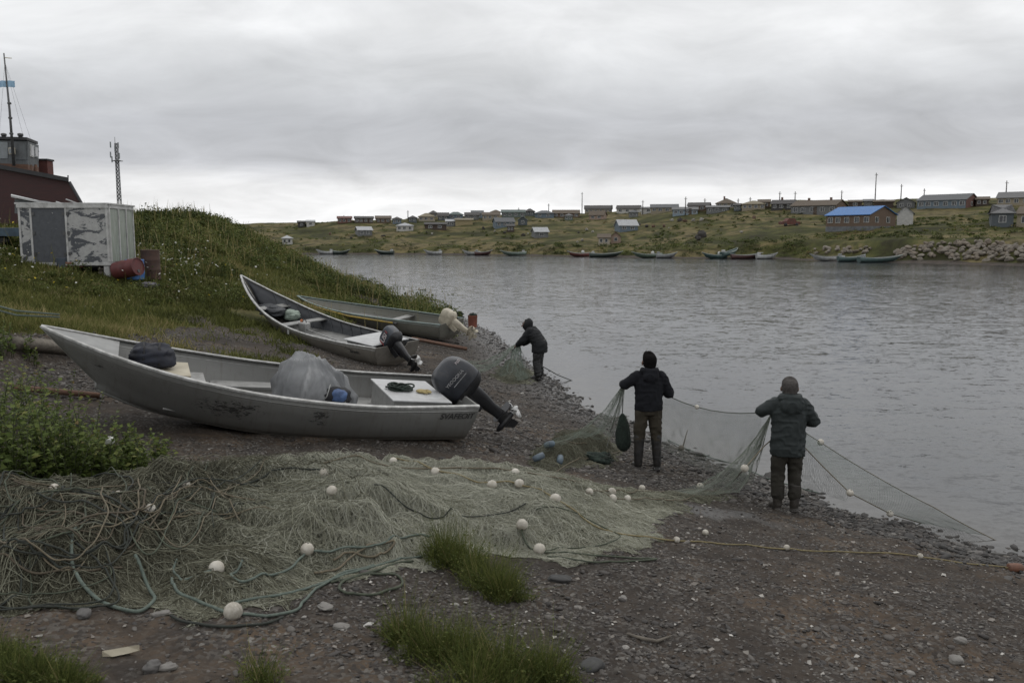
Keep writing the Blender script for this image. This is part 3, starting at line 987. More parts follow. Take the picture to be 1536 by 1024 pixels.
gl.tube([(.0, .05, .025), (-.03, .085, .025), (-.06, .1, .02)], [.017, .016, .011], 7)
gl.obj('glove_shell', MT['yellow_cloth'], T)

# ---- second skiff: high sweeping bow, ribbed inside
H2 = Hull(7.15, 1.7, [(0, .56), (.2, .52), (.45, .56), (.65, .76), (.82, 1.08), (.93, 1.36), (1, 1.58)],
          keel=[(0, 0), (.4, 0), (.58, .03), (.72, .12), (.86, .34), (1, .70)])
B2 = thing('skiff', 'grey ribbed skiff with a high sweeping bow and a blue-grey outboard, bow up the grass', 'boat')
W2 = place(B2, (-2.98, 21.6), (-2.98 - .749, 21.6 + .663), .55, R(4.2), R(-3.6))
M2 = {'hull': hull_mat('brown_grey_hull', (.175, .162, .14), (.075, .062, .048), [(4.9, .7, .62, .12, .08, .44), (4.1, .8, .5, .25, .09, .46), (.9, .8, .40, .3, .05, .47)]), 'rail': MT['rail'], 'rail2': MT['rail2']}
H2.build(B2, M2)
H2.plate(.02, .78, .16, .30, .02, 14, 0, 'floorboard', MT['rail2'], B2)
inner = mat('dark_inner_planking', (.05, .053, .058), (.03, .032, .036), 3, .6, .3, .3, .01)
for i in range(13):
    t = .1 + .062 * i
    for side in (1, -1):
        rb = MB()
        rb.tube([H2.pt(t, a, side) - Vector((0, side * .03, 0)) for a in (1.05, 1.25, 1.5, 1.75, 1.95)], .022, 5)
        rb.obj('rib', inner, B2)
lin = MB()
for side in (1, -1):
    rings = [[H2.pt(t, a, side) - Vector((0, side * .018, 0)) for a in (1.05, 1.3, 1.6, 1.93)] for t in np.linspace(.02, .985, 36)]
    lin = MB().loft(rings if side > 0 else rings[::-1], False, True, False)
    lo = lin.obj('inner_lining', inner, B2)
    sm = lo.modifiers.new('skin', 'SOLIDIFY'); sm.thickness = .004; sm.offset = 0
MB().box((.75, 0, .40), (.95, 1.15, .3)).obj('stern_locker', MT['rail2'], B2, .01)
MB().box((.75, 0, .56), (1.2, 1.22, .025)).obj('locker_lid', MT['white_lid'], B2, .006)
H2.plate(.55, .59, .56, .58, .03, 2, 0, 'thwart', MT['rail2'], B2)
H2.plate(.76, .80, .80, .84, .03, 2, 0, 'thwart', MT['rail2'], B2)
cl_ = MB().box((0, 0, 0), (.08, .02, .16))
cl_.v = [tuple(Vector(p) + H2.pt(.50, 1.8, 1) + Vector((0, .02, -.02))) for p in cl_.v]
cl_.obj('fender_hook', MT['white_lid'], B2, .006)
me = text_mesh('sanade', .12, .001, shear=.2)
p0 = H2.pt(.1, 1.62, 1); pA, pB = H2.pt(.06, 1.62, 1), H2.pt(.14, 1.62, 1); pU, pD = H2.pt(.1, 1.8, 1), H2.pt(.1, 1.4, 1)
tx = (pA - pB).normalized(); ty = (pU - pD).normalized(); tz = tx.cross(ty).normalized(); ty = tz.cross(tx)
me.transform(Matrix.Translation(p0 + tz * .03) @ Matrix((tx, ty, tz)).transposed().to_4x4())
link('lettering', me, MT['ink'], B2)
MM2 = {'leg': MT['dark_paint'], 'pan': MT['dark_paint'], 'cowl': MT['cowl_blue'], 'plate': MT['dull_metal'], 'prop': MT['prop']}
outboard(B2, (-.14, .12, .60), R(56), .98, MM2, style=1,
         letter=[('USI', .2, (.0, .196, .25), MT['white_ink'], 0)],
         badge=[((-.20, .186, .225), (-.17, .1935, .33), MT['red_ink'], 'decal'), ((.15, .186, .16), (.19, .1915, .34), MT['red_ink'], 'decal')])
T = in_boat('canvas_bundle', 'pale green canvas bundle lying forward inside the ribbed skiff', 'bundle', W2, (4.85, -.2, .50))
cloth_blob('canvas', mat('pale_green_canvas', (.30, .36, .31), (.2, .24, .2), 5, .7, 0, .3, .01), T, (0, 0, .12), (.32, .2, .16), 31, 36, 20, .15, .1)
T = in_boat('folded_tarp', 'dark tarpaulin heaped in the bow of the ribbed skiff', 'tarpaulin', W2, (5.45, .05, .60))
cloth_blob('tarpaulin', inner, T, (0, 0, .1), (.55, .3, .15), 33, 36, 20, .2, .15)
T = in_boat('jerrycan', 'grey fuel can with an orange cap standing amidships in the ribbed skiff', 'fuel can', W2, (3.75, .12, .26))
MB().box((0, 0, .17), (.34, .2, .34)).obj('can_body', MT['alu_deck'], T, .03)
hn = MB(); hn.tube([(-.1, 0, .34), (-.08, 0, .41), (.04, 0, .41), (.07, 0, .34)], .014, 6); hn.obj('handle', MT['dull_metal'], T)
MB().lathe([(.035, 0), (.035, .06), (.02, .065)], (.13, 0, .34), 12).obj('cap', mat('orange_plastic', (.42, .13, .03), (.34, .1, .03), 6, .5), T)
T = in_boat('oar', 'weathered oar lying along the floor of the ribbed skiff', 'oar', W2, (2.7, .25, .30))
oa = MB(); oa.tube([(-.9, .1, .08), (.9, -.1, .12)], .02, 8); oa.obj('shaft', MT['alu_deck'], T)
ob_ = MB(); ob_.loft([[Vector((x, .1 + s * wd, .08 + h)) for s, h in ((-1, 0), (0, .012), (1, 0), (0, -.012))] for x, wd in ((-.85, .02), (-1.0, .06), (-1.3, .075), (-1.4, .05))]); ob_.obj('blade', MT['alu_deck'], T)

# ---- third skiff: behind, green rail, cream outboard
H3 = Hull(7.0, 1.6, [(0, .60), (.3, .56), (.6, .54), (.85, .60), (1, .70)], keel=[(0, 0), (.5, 0), (.75, .03), (.88, .1), (1, .25)])
B3 = thing('skiff', 'plain grey skiff with a faded green rail and a cream outboard by the shore', 'boat')
W3 = place(B3, (-2.1, 28.5), (-2.1 - .856, 28.5 + .517), .42, R(4.2), R(-5.0))
M3 = {'hull': hull_mat('olive_grey_hull', (.16, .158, .135), (.07, .062, .048)), 'rail': MT['green_rail'], 'rail2': MT['green_rail']}
H3.build(B3, M3)
H3.plate(.02, .78, .2, .3, .02, 12, 0, 'floorboard', MT['rail2'], B3)
H3.plate(.3, .34, .42, .43, .03, 2, 0, 'thwart', MT['rail2'], B3)
MM3 = {'leg': MT['cream'], 'pan': MT['cream'], 'cowl': MT['cream'], 'plate': MT['cream'], 'prop': MT['cream']}
outboard(B3, (-.14, .05, .62), R(64), 1.0, MM3, style=1)
T = in_boat('pole', 'yellow pole lying along the side of the skiff with the green rail', 'pole', W3, (3.6, .93, .47))
pm = MB(); pm.tube([(-1.9, -.05, .0), (0, .06, .03), (1.9, -.1, .14)], .028, 8); pm.obj('pole_shaft', mat('faded_yellow_paint', (.40, .28, .04), (.26, .19, .06), 5, .6), T)
pm = MB(); pm.tube([(-2.05, -.06, -.004), (-1.9, -.05, 0)], .034, 8); pm.obj('end_ferrule', MT['dull_metal'], T)

# ================================================================== people
def bake(mb, name, mat_, parent, voxel=.012, smooth=6, fold=0.0, fscale=9.0, seed=1):
    """one continuous skin grown over the given volumes"""
    me = mb.mesh(name)
    o = bpy.data.objects.new(name, me); COL.objects.link(o)
    r = o.modifiers.new('skin', 'REMESH'); r.mode = 'VOXEL'; r.voxel_size = voxel; r.adaptivity = 0
    s = o.modifiers.new('soft', 'SMOOTH'); s.iterations = smooth; s.factor = .5
    bpy.context.view_layer.update()
    me2 = bpy.data.meshes.new_from_object(o.evaluated_get(bpy.context.evaluated_depsgraph_get()))
    bpy.data.objects.remove(o); bpy.data.meshes.remove(me)
    n = len(me2.vertices)
    if fold and n:
        co = np.empty(n * 3, np.float32); me2.vertices.foreach_get('co', co); co = co.reshape(-1, 3)
        nr = np.empty(n * 3, np.float32); me2.vertices.foreach_get('normal', nr); nr = nr.reshape(-1, 3)
        a = vnoise(co[:, 0] * 1.2 + co[:, 1] * .9 + 11, co[:, 2] * 1.7 + co[:, 1] * .6 + 5, fscale, seed)
        b = vnoise(co[:, 0] * .8 - co[:, 1] + 31, co[:, 2] * 1.1 + 15 + co[:, 0] * .7, fscale * 2.1, seed + 4)
        rid = (1 - np.abs(2 * a - 1)) ** 2 - .4
        co = co + nr * (fold * (rid + .5 * (b - .5)))[:, None]
        me2.vertices.foreach_set('co', co.ravel())
    me2.name = name
    me2.materials.clear()
    for p in me2.polygons: p.use_smooth = True
    return link(name, me2, mat_, parent)


def limb(m, pts, rs, n=14):
    P = []; Q = []
    for (p, q), (r0, r1) in zip(zip(pts[:-1], pts[1:]), zip(rs[:-1], rs[1:])):
        p, q = Vector(p), Vector(q)
        m.tube([p, p.lerp(q, .5), q], [r0, (r0 + r1) / 2, r1], n)
    for p, r in zip(pts, rs):
        m.ball(p, r * .995, 14, 10)


def rings(m, spec, n=20):
    """stack of elliptical sections (centre, rx, ry, tilt about x)"""
    rr = []
    for c, rx, ry, t in spec:
        M = Matrix.Rotation(t, 3, 'X')
        rr.append([Vector(c) + M @ Vector((rx * math.cos(2 * PI * k / n), ry * math.sin(2 * PI * k / n), 0)) for k in range(n)])
    m.loft(rr)


def hand(m, wrist, palm_dir, across, curl, side):
    """palm with four bent fingers of different lengths and a thumb off the side"""
    w = Vector(wrist); d = Vector(palm_dir).normalized(); a = Vector(across).normalized()
    a = (a - d * a.dot(d)).normalized(); nrm = d.cross(a) * side
    m.hexa([w + a * .026 + nrm * .013, w - a * .026 + nrm * .013, w - a * .026 - nrm * .013, w + a * .026 - nrm * .013],
           [w + d * .088 + a * .042 + nrm * .012, w + d * .088 - a * .042 + nrm * .012, w + d * .088 - a * .042 - nrm * .012, w + d * .088 + a * .042 - nrm * .012])
    for k, ln in enumerate((.068, .078, .073, .058)):
        b = w + d * .082 + a * (.032 - .0215 * k)
        p = [b]; ang = 0
        for j, f in enumerate((.42, .32, .26)):
            ang += curl * (.55 if j == 0 else .75)
            p.append(p[-1] + (d * math.cos(ang) - nrm * math.sin(ang)) * ln * f)
        limb(m, p, [.0095, .0092, .0085, .0072], 8)
    t0 = w + d * .025 + a * .03
    t1 = t0 + (d * .5 + a * .75 - nrm * .3).normalized() * .036
    t2 = t1 + (d * .85 + a * .25 - nrm * .55).normalized() * .03
    limb(m, [t0, t1, t2], [.013, .0115, .009], 8)


def person(name, label, loc, rotz, pose, cl, M, sc=1.0):
    root = thing(name, label, 'person', loc, (0, 0, rotz))
    root.scale = (1, 1, 1)
    P = {k: Vector(v) * sc for k, v in pose.items() if k not in ('tilt', 'hood', 'headtilt', 'headturn')}
    S = sc
    tl = pose.get('tilt', 0)
    # ---- body
    b = MB()
    hd = P['head']; HM = Matrix.Rotation(pose.get('headturn', 0), 3, 'Z') @ Matrix.Rotation(-pose.get('headtilt', 0), 3, 'X')
    HS = S * 1.07
    def H(x, y, z): return hd + HM @ Vector((x, y, z)) * HS
    def hball(c, r, scl): 
        mm = MB().ball((0, 0, 0), 1, 18, 12, scl)
        b.add([H(*(Vector(c) + Vector(v) * r)) for v in mm.v], mm.f, True)
    hball((0, -.012, .025), .1, (.86, 1.0, .93))           # skull
    hball((0, .03, -.045), .07, (.86, .85, 1.0))           # jaw
    hball((0, .088, -.10), .022, (1, .8, .8))              # chin
    hball((0, .098, -.018), .017, (.75, 1.1, 1.5))         # nose
    hball((0, .085, .035), .03, (1.7, .5, .4))             # brow
    hball((0, .09, -.058), .016, (1.7, .6, .6))            # mouth
    for s_ in (-1, 1):
        hball((s_ * .095, -.005, -.012), .033, (.34, .75, 1.1))  # ears
        hball((s_ * .045, .062, -.02), .026, (1, .8, 1))       # cheeks
    limb(b, [P['neck'], H(0, -.015, -.06)], [.062 * S, .056 * S], 16)
    rings(b, [(P['neck'] + Vector((0, 0, -.01)), .07 * S, .06 * S, tl), (P['chest'], .165 * S, .10 * S, tl), (P['waist'], .14 * S, .095 * S, tl * .6), (P['pelvis'], .16 * S, .105 * S, tl * .3), (P['pelvis'] - Vector((0, 0, .08)), .14 * S, .10 * S, 0)])
    for s_ in ('l', 'r'):
        limb(b, [P['sh_' + s_], P['el_' + s_], P['wr_' + s_]], [.052 * S, .042 * S, .028 * S])
        limb(b, [P['hip_' + s_], P['kn_' + s_], P['an_' + s_]], [.078 * S, .053 * S, .04 * S])
        limb(b, [P['an_' + s_], P['toe_' + s_]], [.042 * S, .032 * S])
        sd_ = -1 if s_ == 'l' else 1
        hand(b, P['wr_' + s_], P['hd_' + s_] - P['wr_' + s_], Vector((-sd_, .1, .5)), .75, sd_)
    bake(b, 'body', M['skin'], root, .0065, 3)
    # ---- eyes
    for s_ in (-1, 1):
        e_ = MB().ball(H(s_ * .034, .086, .006), .0115 * S, 12, 8)
        e_.obj('eye', M['eye'], root)
    # ---- hair or cap
    hb = MB()
    n = 22
    rr = []
    for q, (z, k) in enumerate(cl['hair_prof']):
        rr.append([H(k * .089 * math.cos(2 * PI * j / n), -.016 + k * .102 * math.sin(2 * PI * j / n) - (.012 if z < 0 else 0), z + cl.get('hairline', .05) * max(0, math.sin(2 * PI * j / n)) * (1 if z < .05 else .3)) for j in range(n)])
    hb.loft(rr)
    bake(hb, cl['hair'], M['hair'], root, .007, 4, .003, 40, 3)
    # ---- trousers
    t_ = MB()
    ww = cl.get('tr', 1.0)
    rings(t_, [(P['pelvis'] + Vector((0, 0, .14 * S)), .158 * S * ww, .122 * S * ww, tl * .3), (P['pelvis'] + Vector((0, 0, .02)), .178 * S * ww, .138 * S * ww, tl * .2), (P['pelvis'] - Vector((0, 0, .10 * S)), .165 * S * ww, .13 * S * ww, 0)])
    for s_ in ('l', 'r'):
        kn, an = P['kn_' + s_], P['an_' + s_]
        lo = kn.lerp(an, cl.get('tro', .62))
        limb(t_, [P['hip_' + s_] + Vector((0, 0, -.02)), kn.lerp(P['hip_' + s_], .45), kn, lo], [.105 * S * ww, .096 * S * ww, .079 * S * ww, .074 * S * ww])
    bake(t_, 'trousers', M['trousers'], root, .012, 5, .017, 8, 5)
    # ---- boots
    for s_ in ('l', 'r'):
        bt = MB()
        kn, an, toe = P['kn_' + s_], P['an_' + s_], P['toe_' + s_]
        top = kn.lerp(an, cl.get('boot', .35))
        limb(bt, [top, kn.lerp(an, .7), an], [.082 * S, .066 * S, .058 * S])
        limb(bt, [an + Vector((0, 0, -.015)), toe], [.055 * S, .046 * S])
        d = (toe - an); d.z = 0; d.normalize()
        c = an + d * .05; c.z = .02
        ang = math.atan2(d.y, d.x)
        mm = MB().box((0, 0, 0), (.27 * S, .095 * S, .035))
        Mz = Matrix.Rotation(ang, 3, 'Z')
        bt.add([c + Mz @ Vector(v) for v in mm.v], mm.f)
        bake(bt, 'boot', M['boots'], root, .01, 4, .004, 12, 7)
    # ---- jacket with hood
    j = MB()
    jw = cl.get('jw', 1.0)
    hem = cl['hem'] * S
    spec = [(P['neck'] + Vector((0, -.005, .0)), .085 * S, .08 * S, tl), (P['neck'] + Vector((0, 0, -.05)), .13 * S, .1 * S, tl),
            (P['chest'] + (P['neck'] - P['chest']) * .35, .2 * S * jw, .135 * S * jw, tl), (P['chest'], .212 * S * jw, .15 * S * jw, tl),
            (P['waist'], .205 * S * jw, .155 * S * jw, tl * .6), (P['pelvis'] + Vector((0, 0, .05)), .205 * S * jw, .158 * S * jw, tl * .2)]
    zl = P['pelvis'].z + .05
    if hem < zl - .04:
        spec.append((Vector((P['pelvis'].x, P['pelvis'].y, (zl + hem) / 2)), .208 * S * jw, .16 * S * jw, 0))
        spec.append((Vector((P['pelvis'].x, P['pelvis'].y, hem)), .205 * S * jw, .158 * S * jw, 0))
    rings(j, spec[::-1])
    for s_ in ('l', 'r'):
        sh, el, wr = P['sh_' + s_], P['el_' + s_], P['wr_' + s_]
        limb(j, [sh, sh.lerp(el, .5), el, el.lerp(wr, .6), wr.lerp(el, .06)], [.088 * S * jw, .082 * S * jw, .075 * S * jw, .064 * S * jw, .05 * S * jw], 16)
    hs = pose.get('hood', 'down')
    if hs == 'down':
        nk = P['neck']
        for q in range(13):
            a_ = PI * (1.02 + .96 * q / 12)
            wgt = math.sin(PI * q / 12)
            j.ball(nk + Vector((.105 * math.cos(a_), .1 * math.sin(a_) - .012, .022 - .035 * wgt)) * S, (.036 + .026 * wgt) * S * cl.get('hoodk', 1), 10, 8)
        j.ball(nk + Vector((0, -.125, -.075)) * S, .078 * S * cl.get('hoodk', 1), 12, 8, (1.6, .75, 1.15))
    bake(j, 'jacket', M['jacket'], root, .012, 4, cl.get('fold', .012), 10, 9)
    if hs == 'up':
        h_ = MB()
        hm = MB().ball((0, 0, 0), 1, 24, 16, (.128, .14, .155))
        for v, in zip(hm.v):
            pass
        vv = []
        for v in hm.v:
            y = v[1]
            if y > .055: y = .055 + (y - .055) * .15
            vv.append(H(v[0], y - .01, v[2] + .02))
        h_.add(vv, hm.f, True)
        limb(h_, [H(0, -.03, -.05), P['neck'] + Vector((0, -.01, -.04))], [.1 * S, .11 * S])
        bake(h_, 'hood', M['jacket'], root, .012, 4, .008, 9, 12)
    return root


MP = {
    'skin': mat('skin', (.14, .082, .058), (.11, .062, .044), 12, .55, 0, .08, .003),
    'eye': mat('eye', (.25, .24, .22), (.04, .03, .02), 30, .2, 0, 0),
    'hair_black': mat('black_hair', (.006, .0055, .0055), (.010, .009, .009), 60, .9, 0, .25, .003, spec=.05),
    'hair_grey': mat('grey_wool_cap', (.085, .078, .074), (.05, .046, .043), 40, .9, 0, .4, .004, spec=.1),
    'jacket_black': mat('black_fleece', (.0145, .0155, .019), (.010, .0105, .013), 7, .92, 0, .35, .006, spec=.2),
    'jacket_green': mat('dark_green_waxed_coat', (.027, .034, .034), (.017, .022, .022), 6, .7, 0, .35, .006, spec=.35),
    'jacket_dark': mat('dark_hooded_coat', (.017, .018, .020), (.011, .012, .013), 7, .8, 0, .35, .006, spec=.3),
    'trousers_olive': mat('olive_brown_trousers', (.055, .047, .034), (.034, .029, .021), 5, .85, 0, .4, .007, spec=.25),
    'trousers_dark': mat('muddy_dark_trousers', (.036, .033, .026), (.022, .020, .016), 5, .8, 0, .4, .007, spec=.3),
    'trousers_black': mat('black_waders', (.020, .020, .021), (.013, .013, .013), 5, .6, 0, .3, .006),
    'boots': mat('black_rubber_boots', (.014, .0135, .014), (.024, .022, .02), 5, .45, 0, .15, .004, dirt=((.06, .05, .04), .5)),
    'boots_mud': mat('muddy_rubber_boots', (.024, .021, .018), (.036, .031, .025), 5, .6, 0, .2, .004, dirt=((.06, .05, .04), .7)),
}
DOME = [(-.06, .90), (-.03, 1.0), (.0, 1.07), (.045, 1.08), (.08, .98), (.102, .80), (.116, .52), (.121, .2)]
stand = dict(pelvis=(0, 0, .94), waist=(0, .0, 1.10), chest=(0, .0, 1.30), neck=(0, -.005, 1.475), head=(0, .02, 1.60),
             sh_l=(-.175, 0, 1.385), sh_r=(.175, 0, 1.385), hip_l=(-.095, 0, .9), hip_r=(.095, 0, .9),
             kn_l=(-.125, .02, .50), kn_r=(.125, .02, .50), an_l=(-.14, -.01, .09), an_r=(.14, -.02, .09), toe_l=(-.17, .14, .045), toe_r=(.18, .13, .045))
G2 = at(971, 703, 12.25); G2.z = hz(G2.x, G2.y)
p2 = dict(stand, el_l=(-.345, .06, 1.265), wr_l=(-.33, .27, 1.235), hd_l=(-.30, .36, 1.21), el_r=(.31, .03, 1.13), wr_r=(.25, .24, 1.14), hd_r=(.2, .33, 1.13), headtilt=-R(14), headturn=R(6))
person('person', 'person in a black hooded sweatshirt and olive trousers, green bag hanging from raised hand', G2, R(4), p2,
       dict(hair='hair', hair_prof=DOME, hem=.90, boot=.02, hairline=.10, tro=.12), dict(skin=MP['skin'], eye=MP['eye'], hair=MP['hair_black'], jacket=MP['jacket_black'], trousers=MP['trousers_olive'], boots=MP['boots']), 1.0)
G3 = at(1178, 763, 10.65); G3.z = hz(G3.x, G3.y)
p3 = dict(stand, an_l=(-.105, -.01, .09), an_r=(.105, -.02, .09), toe_l=(-.13, .14, .045), toe_r=(.135, .13, .045), kn_l=(-.105, .02, .5), kn_r=(.105, .02, .5),
          el_l=(-.335, .07, 1.29), wr_l=(-.2, .27, 1.27), hd_l=(-.13, .34, 1.25), el_r=(.325, .04, 1.17), wr_r=(.2, .26, 1.12), hd_r=(.12, .33, 1.1), headtilt=-R(16), headturn=-R(8))
person('person', 'person in a long dark green coat and grey cap holding the net line', G3, R(-3), p3,
       dict(hair='knit_cap', hair_prof=DOME, hem=.735, boot=.4, hairline=.07, fold=.015, jw=1.06, hoodk=1.3, tr=1.06, tro=.72), dict(skin=MP['skin'], eye=MP['eye'], hair=MP['hair_grey'], jacket=MP['jacket_green'], trousers=MP['trousers_dark'], boots=MP['boots_mud']), 1.0)
G1 = at(806, 573, 22.3); G1.z = hz(G1.x, G1.y)
p1 = dict(pelvis=(0, -.06, .90), waist=(0, .02, 1.05), chest=(0, .13, 1.20), neck=(0, .22, 1.34), head=(0, .30, 1.44),
          sh_l=(-.17, .16, 1.28), sh_r=(.17, .16, 1.28), hip_l=(-.09, -.05, .87), hip_r=(.09, -.05, .87), kn_l=(-.1, 0, .48), kn_r=(.1, -.02, .48), an_l=(-.11, -.05, .09), an_r=(.11, -.05, .09),
          toe_l=(-.12, .12, .045), toe_r=(.13, .12, .045), el_l=(-.19, .33, 1.06), wr_l=(-.12, .52, .90), hd_l=(-.1, .6, .85), el_r=(.2, .28, 1.02), wr_r=(.12, .42, .90), hd_r=(.08, .5, .87),
          tilt=-R(32), headtilt=-R(30), hood='up')
person('person', 'person in a dark hooded coat bending to gather a net at the water edge', G1, R(72), p1,
       dict(hair='hair', hair_prof=[(z, k * .96) for z, k in DOME], hem=.72, boot=.5, hairline=.05, jw=1.28, tr=1.25, tro=.85), dict(skin=MP['skin'], eye=MP['eye'], hair=MP['hair_black'], jacket=MP['jacket_dark'], trousers=MP['trousers_black'], boots=MP['boots']), 1.0)
# ================================================================== nets, lines and floats
def gpoly(px):
    return np.array([(lambda p: (p.x, p.y))(ground(u, v)) for u, v in px])


def inside_dist(poly, x, y):
    """distance to a closed outline, positive inside"""
    P = np.vstack([poly, poly[:1]])
    best = np.full(x.shape, 1e9); ins = np.zeros(x.shape, bool)
    for (ax, ay), (bx, by) in zip(P[:-1], P[1:]):
        dx, dy = bx - ax, by - ay
        t = np.clip(((x - ax) * dx + (y - ay) * dy) / (dx * dx + dy * dy + 1e-12), 0, 1)
        best = np.minimum(best, np.hypot(x - ax - t * dx, y - ay - t * dy))
        c = ((ay > y) != (by > y)) & (x < (bx - ax) * (y - ay) / (by - ay + 1e-12) + ax)
        ins ^= c
    return np.where(ins, best, -best) + (fbm(x, y, 2.3, 3, 87) - .5) * .5 + (fbm(x, y, 6.5, 2, 88) - .5) * .22


HEAP = gpoly([(-90, 760), (0, 745), (100, 735), (250, 728), (400, 722), (520, 712), (600, 706), (700, 712), (800, 716), (900, 728), (1000, 738), (1095, 730), (1110, 745), (1010, 760), (975, 800), (940, 826), (840, 838), (740, 830), (650, 835), (600, 862), (500, 880), (400, 915), (300, 930), (220, 905), (100, 915), (0, 915), (-120, 925)])
HEAP2 = gpoly([(785, 696), (815, 672), (850, 655), (890, 646), (915, 660), (920, 690), (880, 700), (830, 704)])
HEAP3 = gpoly([(735, 566), (745, 552), (770, 548), (795, 556), (800, 570), (770, 578)])


def heap_h(x, y):
    d = inside_dist(HEAP, x, y)
    # taller and rounder on the left, thin towards the right
    H = np.interp(x, [-5.5, -3.6, -2.4, -1.2, .2, 1.2, 2.4], [.22, .26, .25, .25, .18, .10, .07])
    l = .35 + .8 * fbm(x, y, .85, 3, 91) + .75 * (1 - np.abs(2 * fbm(x * .7 + y * .5, y * 1.6 - x * .3, 1.1, 3, 93) - 1)) ** 2.5
    h = H * sstep(0, .75, d) ** .8 * l
    d2 = inside_dist(HEAP2, x, y)
    h2 = .26 * sstep(0, .45, d2) * (.5 + fbm(x, y, 1.6, 3, 95))
    d3 = inside_dist(HEAP3, x, y)
    h3 = .2 * sstep(0, .6, d3) * (.5 + fbm(x, y, 1.3, 3, 99))
    return np.where(d > 0, h, 0), np.where(d2 > 0, h2, 0), np.where(d3 > 0, h3, 0)


def top(x, y):
    x = np.asarray(x, float); y = np.asarray(y, float)
    return height(x, y) + sum(heap_h(x, y))


def topz(x, y):
    return float(top(np.array([x]), np.array([y]))[0])


def on_heap(u, v, y0=3.5, y1=30):
    d = ray(u, v)
    ys = np.linspace(y0, y1, 1400); t = ys / d.y
    xs, zs = d.x * t, CAM_Z + d.z * t
    hit = np.nonzero(zs <= top(xs, ys))[0]
    k = hit[0] if len(hit) else -1
    return Vector((xs[k], ys[k], topz(xs[k], ys[k])))


def strands(name, P, rad, mat_, parent, tint, n=3):
    """many filaments as one mesh: P (n, m, 3)"""
    N, m, _ = P.shape
    t = np.empty_like(P)
    t[:, 1:-1] = P[:, 2:] - P[:, :-2]; t[:, 0] = P[:, 1] - P[:, 0]; t[:, -1] = P[:, -1] - P[:, -2]
    t /= np.linalg.norm(t, axis=2, keepdims=True) + 1e-9
    a = np.cross(t, np.array([.13, .05, 1.0])); a /= np.linalg.norm(a, axis=2, keepdims=True) + 1e-9
    b = np.cross(t, a)
    rad = np.broadcast_to(np.asarray(rad).reshape(-1, 1, 1), (N, 1, 1))
    V = np.stack([P + (a * math.cos(2 * PI * k / n) + b * math.sin(2 * PI * k / n)) * rad for k in range(n)], 2)
    idx = np.arange(N * m * n).reshape(N, m, n)
    F = np.stack([idx[:, :-1, :], np.roll(idx, -1, 2)[:, :-1, :], np.roll(idx, -1, 2)[:, 1:, :], idx[:, 1:, :]], -1).reshape(-1, 4)
    T = np.repeat(np.asarray(tint, float), m * n) if np.ndim(tint) == 1 else np.repeat(tint.reshape(-1), n)
    me = np_mesh(name, V.reshape(-1, 3), F, mat_, True, {'tint': T})
    return link(name, me, None, parent, 0, True)


def flow_strands(poly, n, m, step, base_dir, layer, rad, seed, wob=1.2, xr=None, curl=.55):
    """filaments that wander with a swirling flow over the heap"""
    g = np.random.default_rng(seed)
    lo, hi = poly.min(0), poly.max(0)
    X = []
    while sum(map(len, X)) < n:
        c = g.uniform(lo, hi, (n * 3, 2))
        d = inside_dist(poly, c[:, 0], c[:, 1])
        keep = d > .03
        if xr is not None:
            keep &= g.random(len(c)) < xr(c[:, 0], c[:, 1], d)
        X.append(c[keep])
    c = np.concatenate(X)[:n]
    P = np.zeros((n, m, 2))
    ph = g.uniform(-.6, .6, n)
    x, y = c[:, 0].copy(), c[:, 1].copy()
    sg = g.choice([-1, 1], n)
    for k in range(m):
        P[:, k, 0], P[:, k, 1] = x, y
        a = base_dir(x, y) + (fbm(x, y, .8, 3, 121) - .5) * 5.2 * wob + ph * .9 + (vnoise(x + ph * 40, y + k * .11, 2.2, seed) - .5) * curl * 6
        nx_, ny_ = x + np.cos(a) * step * sg, y + np.sin(a) * step * sg
        d = inside_dist(poly, nx_, ny_)
        ok = d > -.05
        x = np.where(ok, nx_, x + g.normal(0, .006, n)); y = np.where(ok, ny_, y + g.normal(0, .006, n))
    gx = P[..., 0].ravel(); gy = P[..., 1].ravel()
    base = height(gx, gy).reshape(n, m); hp = sum(heap_h(gx, gy)).reshape(n, m)
    lay = layer(g, n)[:, None]
    z = base + hp * lay + .004 + (vnoise(gx * 7 + np.repeat(ph, m) * 90, gy * 7, 1, seed + 2).reshape(n, m) - .3) * (.012 + .05 * hp)
    return np.concatenate([P, z[..., None]], 2), c, g


MT['netting'] = tint_mat('pale_monofilament', [(0, (.06, .058, .042)), (.25, (.135, .13, .092)), (.5, (.255, .255, .19)), (.75, (.385, .385, .305)), (1, (.50, .50, .42))], .55, .25)
MT['veil'] = tint_mat('fine_net_thread', [(0, (.13, .18, .145)), (.5, (.27, .33, .28)), (1, (.42, .44, .38))], .6, .3)
MT['float_white'] = mat('scuffed_white_float', (.54, .51, .45), (.36, .33, .27), 9, .6, 0, .25, .004, dirt=((.12, .10, .07), .75))
MT['float_hole'] = mat('dark_float_hole', (.03, .028, .024), (.05, .045, .04), 10, .9)
MT['float_blue'] = mat('blue_grey_float', (.10, .14, .17), (.07, .09, .11), 10, .6, 0, .2, .004)
MT['float_orange'] = mat('orange_brown_float', (.19, .085, .05), (.12, .06, .04), 9, .7, 0, .3, .006)
MT['rope_green'] = mat('green_rope', (.075, .088, .058), (.04, .048, .034), 30, .85, 0, .6, .006)
MT['rope_teal'] = mat('faded_teal_rope', (.125, .155, .13), (.07, .09, .075), 30, .85, 0, .6, .006)
MT['rope_tan'] = mat('tan_rope', (.155, .13, .085), (.095, .08, .055), 30, .85, 0, .6, .006)
MT['rope_dark'] = mat('dark_rope', (.032, .038, .03), (.02, .022, .018), 30, .85, 0, .6, .006)
MT['rope_yellow'] = mat('yellowed_rope', (.22, .18, .085), (.14, .115, .06), 30, .85, 0, .6, .006)
